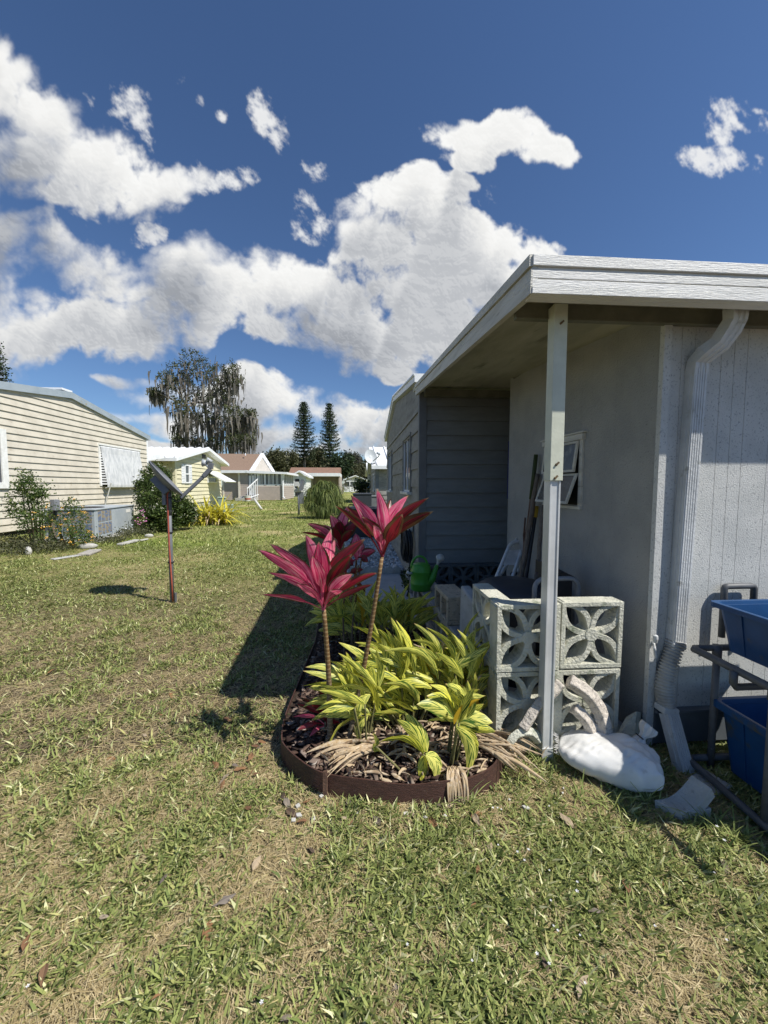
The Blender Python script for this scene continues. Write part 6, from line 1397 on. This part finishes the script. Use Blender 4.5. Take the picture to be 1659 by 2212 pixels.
ginger('dense striped ginger clump in the middle of the flower bed', (880, 1560), [(930, 1470, 798, 1413, .04, 1.05), (920, 1480, 808, 1437, 0, 1.1), (910, 1500, 820, 1455, -.03, 1.1), (905, 1450, 853, 1353, .08, 1.0), (915, 1440, 893, 1360, .08, 1.1), (940, 1440, 925, 1357, .08, 1.0), (900, 1520, 790, 1490, -.04, 1.0), (880, 1500, 835, 1535, -.06, 1.0), (955, 1430, 912, 1375, .1, 1.0)] + auto(885, 1485, 38, (90, 185), (70, 120), (70, 50)) + auto(860, 1540, 9, (100, 200), (60, 90), (50, 20)), wd=.052)
ginger('tall upright variegated ginger clump nearest the concrete blocks', (1010, 1560), [(985, 1420, 933, 1335, .08, .75), (1000, 1430, 1033, 1318, .08, .8), (1005, 1440, 1050, 1345, .05, .6), (1020, 1460, 1046, 1392, .04, .8), (1020, 1500, 1070, 1440, 0, .9), (1030, 1520, 1079, 1453, -.02, 1.0), (1030, 1535, 1078, 1475, -.03, 1.0), (1020, 1550, 1072, 1508, -.05, 1.0), (990, 1440, 968, 1372, .06, 1.0), (985, 1470, 940, 1385, .05, 1.1), (1000, 1500, 1003, 1410, .02, .9), (975, 1490, 960, 1400, .02, 1.1), (1000, 1480, 930, 1420, .0, 1.0)] + auto(1000, 1500, 24, (25, 150), (65, 110), (36, 50)), wd=.052)
ginger('ginger plant with broad green yellow leaves drooping at the front of the bed', (968, 1640), [(985, 1560, 902, 1518, -.06, 1.5), (980, 1550, 925, 1500, -.04, 1.4), (990, 1555, 945, 1497, -.02, 1.5), (985, 1565, 1065, 1558, -.05, 1.5), (985, 1570, 1072, 1580, -.06, 1.2), (985, 1570, 1012, 1686, -.10, 1.1), (990, 1570, 1030, 1640, -.08, 1.1), (975, 1560, 918, 1560, -.07, 1.1), (995, 1560, 1045, 1520, -.02, 1.0), (1000, 1590, 1035, 1612, -.06, .8)] + auto(990, 1545, 6, (20, 150), (50, 80), (20, 20)), wd=.052)
ginger('small striped ginger shoot leaning over the front edging', (912, 1660), [(915, 1630, 822, 1598, -.04, .9), (918, 1625, 858, 1552, -.03, 1.1), (922, 1625, 875, 1538, -.02, 1.3), (915, 1630, 912, 1694, -.06, .9), (920, 1630, 948, 1708, -.09, 1.4), (812, 1612, 806, 1582, 0, .7), (812, 1612, 808, 1625, -.02, .9)], wd=.052)
ginger('shaded ginger clump between the path and the low block wall', (840, 1395), auto(830, 1345, 16, (25, 155), (45, 80), (45, 20), (-.15, .15)) + auto(870, 1350, 10, (20, 120), (50, 80), (25, 20), (-.1, .2)), wd=.062, group='variegated ginger plants in the shade')
ginger('shaded ginger clump behind the left cordyline stem', (770, 1400), auto(755, 1345, 20, (60, 190), (45, 80), (35, 25), (-.1, .2)), wd=.062, group='variegated ginger plants in the shade')
# bare canes in the shade
for k, (x0, y0, x1, y1) in enumerate(((745, 1430, 741, 1335), (757, 1430, 763, 1330))):
    a = G(x0, y0, .03); t = thing('bare_cane', ['bare gray cane in the shade, left of two', 'bare gray cane in the shade, right of two'][k], 'cane', a, 'bare canes in the flower bed'); part('shaft', 'woody_stem', t, lambda m: stem_tube(m, a, P(x1, y1, a.y), .008, .006))
# dry leaves in the bed and spilling to the right
m = MB(); dr = random.Random(9)
def dry(x0, y0, x1, y1, w_=.014, z=.075): a = G(x0, y0, z); b_ = G(x1, y1, z * dr.uniform(.3, 1)); px_leaf(m, a, b_, 0, w_, dr.uniform(.03, .12), dr.random(), .8, dr.uniform(-.9, .9), n=7, petiole=.05, ripple=.12)
for k in range(26): x = dr.uniform(760, 830); y = dr.uniform(1600, 1625); dry(x, y, x - dr.uniform(60, 120), y + dr.uniform(15, 60), dr.uniform(.009, .020))
for k in range(30): x = dr.uniform(1020, 1060); y = dr.uniform(1578, 1625); dry(x, y, x + dr.uniform(70, 140), y + dr.uniform(10, 75), dr.uniform(.008, .018), .09)
for k in range(230): x = dr.uniform(700, 1065); y = dr.uniform(1560, 1690) - abs(x - 870) * .12; a_ = dr.uniform(0, 6.28); l_ = dr.uniform(25, 60); dry(x, y, x + math.cos(a_) * l_, y + math.sin(a_) * l_ * .5, dr.uniform(.006, .016), .07)
for k in range(14): x = dr.uniform(960, 1000); y = 1650; a = G(x, 1655, .08); px_leaf(m, a, G(x + dr.uniform(-15, 35), 1738, .01), 0, .012, .35, dr.random(), .8, dr.uniform(-.9, .9), n=8, petiole=.05)
for k in range(30): x = dr.uniform(800, 900); y = dr.uniform(1290, 1440); a_ = dr.uniform(0, 6.28); l_ = dr.uniform(15, 40); dry(x - 60, y + 60, x - 60 + math.cos(a_) * l_, y + 60 + math.sin(a_) * l_ * .5, dr.uniform(.008, .018), .06)
for k in range(40): x = dr.uniform(1060, 1180); y = dr.uniform(1570, 1640); a_ = dr.uniform(-2.8, -.3); l_ = dr.uniform(15, 50); a = G(x, y, .02); px_leaf(m, a, a + Vector((math.cos(a_) * .05, .0, abs(math.sin(a_)) * .07)), 0, .005, .1, dr.random(), .3, 0, n=5, petiole=.05)
tag(m.build('dry_leaves', 'straw_leaf', smooth=True), 'dry tan leaves lying in the flower bed and spilling towards the metal post', 'dead leaves', kind='stuff')
# curled pale dead leaves among the ginger
for k, (x0, y0, x1, y1, dy) in enumerate(((935, 1440, 895, 1390, .0), (950, 1440, 965, 1372, .02), (1010, 1520, 1040, 1455, -.04), (1005, 1500, 1040, 1430, -.02), (1048, 1560, 1030, 1520, -.06))):
    m = MB(); b = G(980, 1570, .03); px_leaf(m, P(x0, y0, b.y + dy), P(x1, y1, b.y + dy - .02), 0, .022, .1, .8, .9, rv(-.8, .8), n=8, petiole=.05, ripple=.15)
    tag(m.build('dead_ginger_leaf', 'straw_leaf', smooth=True), 'curled dead tan leaf standing among the green ginger leaves', 'dead leaf', 'dead leaves among the ginger')
# grass tufts beside the post
m = MB()
for (x0, y0) in ((1165, 1640), (1175, 1645), (1200, 1640), (1255, 1730), (1010, 1728), (1130, 1665), (1540, 1790), (1590, 1820), (1500, 1780), (600, 1560), (640, 1480), (1320, 1740), (1400, 1735)):
    q = G(x0, y0, 0)
    for k in range(16): a = rv(0, 6.28); m.leaf(q + Vector((rv(-.03, .03), rv(-.03, .03), 0)), (math.cos(a), math.sin(a), rv(.6, 2)), rv(.05, .13), .005, rv(.4, 1.6), .3, n=4, shape=2, rnd=rv(.55, .95))
tag(m.build('tall_grass', 'grass'), 'taller green grass tufts by the post and blocks', 'grass', kind='stuff')
# ================================================================== SHRUBS AND FAR VEGETATION
def cloud_leaves(name, mat, parent, pts, size, seed, aspect=.55, upb=.3, flat=0.0, rnds=None, lab=None, kind=None):
    """many small leaf faces (bent quads) at the given points"""
    r = np.random.default_rng(seed); pts = np.asarray(pts, float); n = len(pts); s = r.uniform(size[0], size[1], n)
    a = r.uniform(0, 6.283, n); e = r.uniform(-.9, 1.0, n); d = np.stack([np.cos(a) * np.cos(e), np.sin(a) * np.cos(e), np.sin(e) + upb], 1); d /= np.linalg.norm(d, axis=1)[:, None]
    q = r.normal(0, 1, (n, 3)); p = np.cross(d, q); p /= np.linalg.norm(p, axis=1)[:, None]; nn = np.cross(d, p)
    S = s[:, None]
    V = np.stack([pts, pts + d * S * .5 + p * S * aspect * .5 + nn * S * .12, pts + d * S, pts + d * S * .5 - p * S * aspect * .5 + nn * S * .12], 1)
    org = np.array(top(parent).location) if parent else np.zeros(3)
    F = np.arange(n * 4).reshape(-1, 4); rn = r.uniform(0, 1, n) if rnds is None else rnds
    me_o = mass(name, None, mat, V.reshape(-1, 3) - org, F, np.repeat(rn, 4), None, None); 
    if parent: me_o.parent = parent
    return me_o
def blob_pts(r, c, rad, n, shell=.55):
    d = r.normal(0, 1, (n, 3)); d /= np.linalg.norm(d, axis=1)[:, None]; k = r.uniform(shell, 1, n) ** .6
    return np.array(c) + d * np.array(rad) * k[:, None]
def clump_crown(r, blobs, nb, cl, per, lo=.5):
    """leaf clumps gathered on the surfaces of several blobs"""
    out = []; rn = []
    for (c, rad) in blobs:
        cs = blob_pts(r, c, rad, nb, lo)
        for q in cs:
            out.append(q + r.normal(0, 1, (per, 3)) * cl * r.uniform(.6, 1.3)); rn.append(np.clip(r.uniform(.1, .75) + r.normal(0, .16, per), 0, 1))
    return np.vstack(out), np.concatenate(rn)
def bush(name, label, blobs, n_cl, cl, per, size, mat, seed, loc, flowers=None, stems=(), group=None, fl_mat='flower_white', cat='shrub', fsz=.03):
    t = thing(name, label, cat, loc, group); r = np.random.default_rng(seed)
    pts, rn = clump_crown(r, blobs, n_cl, cl, per, .35); pts = pts[(pts[:, 2] > .02)]; rn = rn[:len(pts)]
    cloud_leaves('foliage', mat, t, pts, size, seed, rnds=rn)
    m = MB()
    for a, b in stems: stem_tube(m, a, b, .018, .006, (rv(-.05, .05), rv(-.05, .05), 0), 5)
    if stems: m.build('stems', 'woody_stem', t)
    if flowers:
        q = []
        for (c, rad) in blobs: q.append(blob_pts(r, c, np.array(rad) * 1.12, flowers * 2, .97))
        q = np.vstack(q); q = q[q[:, 2] > .05]; m = MB()
        for p in q:
            for k in range(4): m.lathe((p[0] + r.normal() * fsz * .6, p[1] + r.normal() * fsz * .6, p[2] + r.normal() * fsz * .4), [(0, -fsz * .35), (fsz * .4, 0), (0, fsz * .35)], 5)
        tag(m.build('flowers', fl_mat, t), kind='stuff')
    return t
def B(x, y, Y, rx, rz, ry=None): p = P(x, y, Y); return ((p.x, p.y, p.z), (rx, ry or rx * .8, rz))
bush('flowering_bush', 'big dark green bush with white flowers beside the air conditioner', [B(345, 1088, 10.8, .55, .48), B(382, 1098, 10.8, .42, .40), B(322, 1062, 11.6, .42, .50), B(338, 1030, 12.4, .40, .38), B(352, 1118, 10.5, .48, .32), B(398, 1112, 11.0, .30, .30)], 120, .07, 26, (.045, .085), 'green_leaf', 3, (-5.2, 10.8, 0), flowers=16, fl_mat='flower_white', stems=[((-5.3 + rv(-.5, .5), 10.8, 0), (-5.3 + rv(-.9, .9), 10.8, .9)) for _ in range(7)])
bush('tall_thin_shrub', 'tall loose green shrub against the beige siding near the left edge', [B(52, 1040, 7.9, .16, .20), B(60, 1075, 7.9, .30, .26), B(78, 1062, 7.9, .18, .2), B(48, 1100, 7.9, .26, .22), B(70, 1125, 7.8, .32, .2)], 42, .05, 16, (.028, .055), 'shrub_leaf', 4, (-6.9, 7.9, 0), stems=[(G(68 + k * 5, 1172, 0), P(45 + k * 9, 1045 + k * 8, 7.9)) for k in range(6)])
bush('orange_flowering_shrub', 'low loose shrub with orange flowers in front of the air conditioner', [B(112, 1115, 7.8, .3, .22), B(150, 1130, 7.8, .35, .22), B(125, 1155, 7.6, .45, .16), B(155, 1100, 8.0, .18, .2), B(170, 1160, 7.8, .25, .14)], 34, .05, 13, (.028, .052), 'shrub_leaf', 5, (-6.2, 7.7, 0), flowers=5, fl_mat='flower_orange', stems=[(G(125 + k * 9, 1178, 0), P(105 + k * 13, 1110 + 6 * k, 7.8)) for k in range(5)], fsz=.028)
bush('weedy_undergrowth', 'low weedy brush and dry stalks at the foot of the beige house', [B(20, 1172, 7.9, .5, .10), B(60, 1182, 7.6, .6, .10), B(100, 1180, 7.5, .5, .12), B(10, 1205, 7.0, .4, .05), B(230, 1168, 8.5, .4, .05), B(290, 1150, 9.6, .4, .06)], 60, .06, 14, (.03, .06), 'far_leaf', 6, (-6.9, 7.6, 0))
# small pink flowered plant by the AC corner handled by the bush
t = thing('pink_flowering_plant', 'small plant with pink flowers between the air conditioner and the dark bush', 'plant', G(300, 1150, 0)); r = np.random.default_rng(8)
pt, rn = clump_crown(r, [B(300, 1128, 10.2, .16, .3)], 30, .04, 12, .3); cloud_leaves('foliage', 'green_leaf', t, pt, (.03, .06), 8, rnds=rn)
part('flowers', 'flower_pink', t, lambda m: [m.lathe(tuple(blob_pts(r, B(303, 1115, 10.1, .16, .2)[0], (.16, .16, .22), 1, .9)[0]), [(0, -.015), (.02, 0), (0, .015)], 6) for _ in range(22)])
# yellow strap leaved plant
yb = G(455, 1132, 0); t = thing('yellow_strap_plant', 'bright yellow green strap leaved plant at the right end of the dark bush', 'plant', yb)
m = MB(); rr2 = random.Random(4)
for k in range(170):
    a = rr2.uniform(0, 6.283); el = rr2.uniform(.5, 2.4); o = Vector((rr2.uniform(-.4, .55), rr2.uniform(-.3, .3), rr2.uniform(0, .25)))
    m.leaf(yb + o, (math.cos(a) + .15, math.sin(a), el), rr2.uniform(.6, 1.1), rr2.uniform(.05, .09), rr2.uniform(.3, 2.2), .3, n=7, shape=2, rnd=rr2.random())
m.build('leaves', 'yellow_leaf', t)
m = MB()
for k in range(70): a = rr2.uniform(0, 6.283); m.leaf(yb + Vector((rr2.uniform(-.4, .5), rr2.uniform(-.3, .2), rr2.uniform(.0, .4))), (math.cos(a), math.sin(a), rr2.uniform(-.2, .9)), rr2.uniform(.3, .6), .035, 2.0, .4, n=5, shape=2, rnd=rr2.random())
m.build('dead_leaves', 'straw_leaf', t)
# ponytail palm
pb2 = G(698, 1119, 0); t = thing('ponytail_palm', 'round ponytail palm with long drooping leaves in the lawn', 'palm', pb2)
part('trunk', 'bark_gray', t, lambda m: m.tube([pb2, pb2 + Vector((0, 0, .15)), pb2 + Vector((0, 0, .6)), pb2 + Vector((.02, 0, 1.25))], [.26, .28, .14, .09], 12))
tops = [(Vector((.0, 0, 1.32)), .60), (Vector((-.38, -.1, 1.05)), .62), (Vector((.45, 0, 1.05)), .62), (Vector((.1, -.4, .95)), .66), (Vector((.02, .35, 1.1)), .6), (Vector((.55, -.15, .75)), .5), (Vector((-.5, -.1, .75)), .48), (Vector((.15, -.3, .7)), .62), (Vector((-.35, -.35, .55)), .55), (Vector((.4, -.4, .5)), .55), (Vector((.0, -.5, .45)), .5), (Vector((-.2, -.1, 1.15)), .7), (Vector((.25, .0, 1.2)), .7)]
for o, L in tops:
    m = MB()
    for k in range(210):
        a = rr2.uniform(0, 6.283); el = abs(rr2.gauss(.5, .7)); ln = L * rr2.uniform(.7, 1.35)
        m.leaf(pb2 + o + Vector((rr2.uniform(-.05, .05), rr2.uniform(-.05, .05), rr2.uniform(-.05, .08))), (math.cos(a), math.sin(a), el), ln, .020, rr2.uniform(2.6, 5.5), .3, n=7, shape=2, rnd=rr2.random())
    m.build('leaf_cluster', 'palm_leaf', t)
# ------------------------------------------------------------------ trees
def limb(m, a, b, r0, r1, n=6, w=.12):
    a, b = Vector(a), Vector(b); L = (b - a).length; ph = rv(0, 6); side = Vector((rv(-1, 1), rv(-1, 1), rv(-.3, .5))) * w * L
    pts = [a.lerp(b, i / n) + side * math.sin(math.pi * i / n) + Vector((math.sin(ph + i * 1.7), math.cos(ph + i * 2.1), 0)) * L * .015 for i in range(n + 1)]
    m.tube(pts, [r0 + (r1 - r0) * i / n for i in range(n + 1)], 7); return pts
# big oak with hanging moss
OY = 44.0; ob = P(452, 1050, OY); ob.z = 0
oak = thing('mossy_oak', 'big broad tree hung with gray moss rising behind the tan house', 'tree', ob)
r = np.random.default_rng(17); trm = MB(); ends = []
forks = [(400, 985), (452, 990), (500, 1000)]
heads = [(345, 850, 20), (365, 820, 22), (385, 800, 30), (410, 785, 32), (440, 795, 34), (470, 815, 30), (495, 800, 20), (505, 825, 18), (400, 840, 34), (430, 850, 34), (460, 850, 34), (490, 860, 26), (380, 880, 26), (505, 890, 20), (525, 905, 22), (540, 925, 20), (520, 930, 24), (500, 915, 26), (415, 900, 30), (445, 900, 30), (470, 920, 28), (390, 925, 18), (540, 895, 12), (335, 848, 8), (535, 950, 16), (505, 950, 22), (385, 950, 12), (420, 950, 18), (460, 960, 22)]
base_l = []
for k, (x, y) in enumerate(forks):
    f = P(x, y, OY + rv(-2, 2)); limb(trm, ob + Vector(((x - 452) * .03, 0, 0)), f, .45, .28, 8, .04); base_l.append(f)
hubs = [P(405, 880, OY), P(440, 870, OY - 1), P(475, 880, OY + 1), P(505, 930, OY)]
for h_, b_ in zip(hubs, (base_l[0], base_l[1], base_l[1], base_l[2])): limb(trm, b_, h_, .28, .16, 6, .06)
for x, y, rr_ in heads:
    e = P(x, y, OY + rv(-3, 3)); h_ = min(hubs, key=lambda q: (q - e).length); limb(trm, h_, e, .12, .035, 6, .12); ends.append((e, rr_ * OY / FOC))
    for q in range(3): limb(trm, h_.lerp(e, .6), e + Vector((rv(-1, 1), rv(-1, 1), rv(-.6, 1))) * rr_ * OY / FOC, .05, .015, 4, .15)
trm.build('trunk', 'bark_gray', oak)
pts, rn = [], []
for e, rad in ends:
    p_, q_ = clump_crown(r, [((e.x, e.y, e.z), (rad, rad, rad * .85))], 24, .17, 22, .2); pts.append(p_); rn.append(q_)
cloud_leaves('crown', 'oak_leaf', oak, np.vstack(pts), (.13, .26), 21, rnds=np.concatenate(rn))
ms = MB(); mr = random.Random(3)
for k in range(1500):
    e, rad = ends[mr.randrange(len(ends))]
    p = e + Vector((mr.gauss(0, .55), mr.gauss(0, .55), mr.uniform(-.7, .4))) * rad; L = mr.uniform(.4, 1.5) * (1.9 if p.z < 9 and mr.random() < .4 else 1)
    if p.z > 13.5: L *= .4
    w_ = mr.uniform(.05, .15); n = 4; a = mr.uniform(0, 3.14); dx = Vector((math.cos(a), math.sin(a), 0)); vs = []
    for i in range(n + 1): x = i / n; ww = w_ * (1 - x) ** .7 * mr.uniform(.6, 1.2) + .008; c = p - Vector((mr.uniform(-.05, .05), 0, L * x)); vs += [c - dx * ww, c + dx * ww]
    ms.add(vs, [(i * 2, i * 2 + 1, i * 2 + 3, i * 2 + 2) for i in range(n)], rnd=mr.random())
tag(ms.build('hanging_moss', 'moss', oak), kind='stuff')
# Norfolk pines
def norfolk(label, x, ytip, ybare, wpx, Y, seed, x_off=0):
    tip = P(x, ytip, Y); b = Vector((tip.x + x_off, Y, 0)); H = tip.z; zb = P(x, ybare, Y).z; t = thing('norfolk_pine', label, 'tree', b, 'tall conifers behind the houses'); r = np.random.default_rng(seed)
    tr_ = MB(); tr_.tube([b, b.lerp(tip, .5), tip], [.30, .18, .03], 8); pts = []; z = zb; W_ = wpx * Y / FOC / 2
    while z < H - .15:
        f = (z - zb) / (H - zb); L = W_ * (1 - f) ** .62 * (.62 + .38 * min(1, f * 4 + .35)) + .12; nb = 6
        a0 = r.uniform(0, 6.28)
        for k in range(nb):
            a = a0 + 6.283 * k / nb + r.normal(0, .12); l = L * r.uniform(.8, 1.15); q0 = Vector((b.x + (tip.x - b.x) * z / H, b.y, z)); q1 = q0 + Vector((math.cos(a) * l, math.sin(a) * l, .10 * l + .05)); tr_.tube([q0, q0.lerp(q1, .5) - Vector((0, 0, .08 * l)), q1], [.05, .03, .012], 4, cap=False)
            ns = max(3, int(l / .16))
            for i in range(ns):
                x_ = (i + .8) / ns; c = q0.lerp(q1, x_) - Vector((0, 0, .12 * l * math.sin(math.pi * x_))); pts.append(np.array(c) + r.normal(0, 1, (9, 3)) * np.array([.13, .13, .09]) + np.array([0, 0, .05]))
        z += r.uniform(.55, .78) * (1 - .45 * f)
    tr_.build('trunk', 'pine_bark', t); cloud_leaves('crown', 'pine_leaf', t, np.vstack(pts), (.16, .30), seed, .5, .5)
    return t
norfolk('tall dense norfolk pine, left one of the pair behind the lawn', 656, 868, 992, 60, 72, 31)
norfolk('tall narrow norfolk pine, right one of the pair behind the lawn', 711, 872, 1012, 54, 68, 32)
norfolk('norfolk pine partly cut off at the left edge of the photo', -14, 735, 900, 56, 40, 33)
# background tree line: each tree a thing
def far_tree(label, x, ytop_, wpx, Y, mat, seed, yb=1035, per=15, nb=60, cl=.35, size=(.25, .5), gap=.35):
    c = P(x, (ytop_ + yb) / 2, Y); zt_ = P(x, ytop_, Y).z; zb = max(.6, P(x, yb, Y).z); Wd = wpx * Y / FOC / 2; b = Vector((c.x, Y, 0)); t = thing('background_tree', label, 'tree', b, 'trees along the far tree line'); r = np.random.default_rng(seed)
    m = MB(); limb(m, b, Vector((c.x, Y, (zt_ + zb) / 2)), .25, .12, 6, .05); blobs = []
    for k in range(7):
        q = Vector((c.x + r.uniform(-.7, .7) * Wd, Y + r.uniform(-.5, .5) * Wd, zb + (zt_ - zb) * r.uniform(.35, .86))); s = Wd * r.uniform(.30, .48); limb(m, Vector((c.x, Y, zb * .8 + .4)), q, .10, .03, 5, .12); blobs.append(((q.x, q.y, q.z), (s, s, min(s, (zt_ - q.z) + .2))))
    m.build('trunk', 'bark_gray', t); pts, rn = clump_crown(r, blobs, nb, cl, per, gap); k = pts[:, 2] > .2; cloud_leaves('crown', mat, t, pts[k], size, seed, rnds=rn[k]); return t
FT = [(575, 990, 50, 62, 'far_leaf'), (605, 985, 60, 66, 'far_leaf'), (632, 996, 46, 74, 'far_leaf_gray'), (595, 1008, 70, 80, 'far_leaf_gray'), (652, 1000, 50, 80, 'far_leaf'), (682, 975, 50, 76, 'far_leaf'), (700, 990, 46, 84, 'pine_leaf'), (738, 994, 44, 60, 'pine_leaf'), (722, 1005, 44, 66, 'far_leaf'), (765, 986, 34, 88, 'far_leaf_gray'), (782, 1006, 50, 82, 'far_leaf'), (805, 1002, 46, 86, 'far_leaf'), (755, 1016, 50, 84, 'far_leaf'), (545, 1000, 50, 90, 'far_leaf_gray'), (640, 1012, 70, 90, 'far_leaf')]
nmz = ['olive tree just right of the tan house gable', 'olive round tree between the tan house and left norfolk pine', 'gray green tree left of the left norfolk pine', 'low gray tree behind the tan sunroom roof', 'olive tree at the foot of the left norfolk pine', 'open crowned tree between the two norfolk pines', 'dark tree left of the right norfolk pine foot', 'dark green tree right of the right norfolk pine', 'olive tree behind the ponytail palm', 'thin pale tree rising above the far white bungalow', 'olive tree behind the far white bungalow', 'tree behind the wall mounted dish', 'low tree left of the far white bungalow', 'gray tree behind the tan shingle roof', 'low wide tree behind the brown roofed house']
for k, (x, y, w_, Y, mt) in enumerate(FT): far_tree(nmz[k], x, y - 9, w_ * 1.15, Y, mt, 60 + k, yb=1040)
# small garden plants in the side yard
for k, (lab, x, y, Y, rx, rz, mt) in enumerate((('light green bush in front of the far white bungalow', 776, 1048, 30, .55, .5, 'palm_leaf'), ('low round shrub at the left corner of the far white bungalow', 745, 1052, 74, .9, .8, 'far_leaf'), ('dark leafy plant on the block planter along the gray houses', 786, 1053, 22, .4, .35, 'pine_leaf'))):
    bush('garden_shrub', lab, [B(x, y, Y, rx, rz)], 60, .12, 14, (.08, .18), mt, 90 + k, (P(x, y, Y).x, Y, 0))
t = thing('climbing_weed', 'leggy dark weed growing at the corner of the gray sided house', 'plant', (.56, 3.9, 0)); r = np.random.default_rng(3)
pts, rn = clump_crown(r, [((.55, 3.95, .2), (.05, .08, .18))], 26, .02, 7, .2); cloud_leaves('foliage', 'green_leaf', t, pts, (.02, .04), 5, rnds=rn)
for k in range(7):
    o_ = G((640, 540, 700)[k % 3], 1077, 0) if False else None
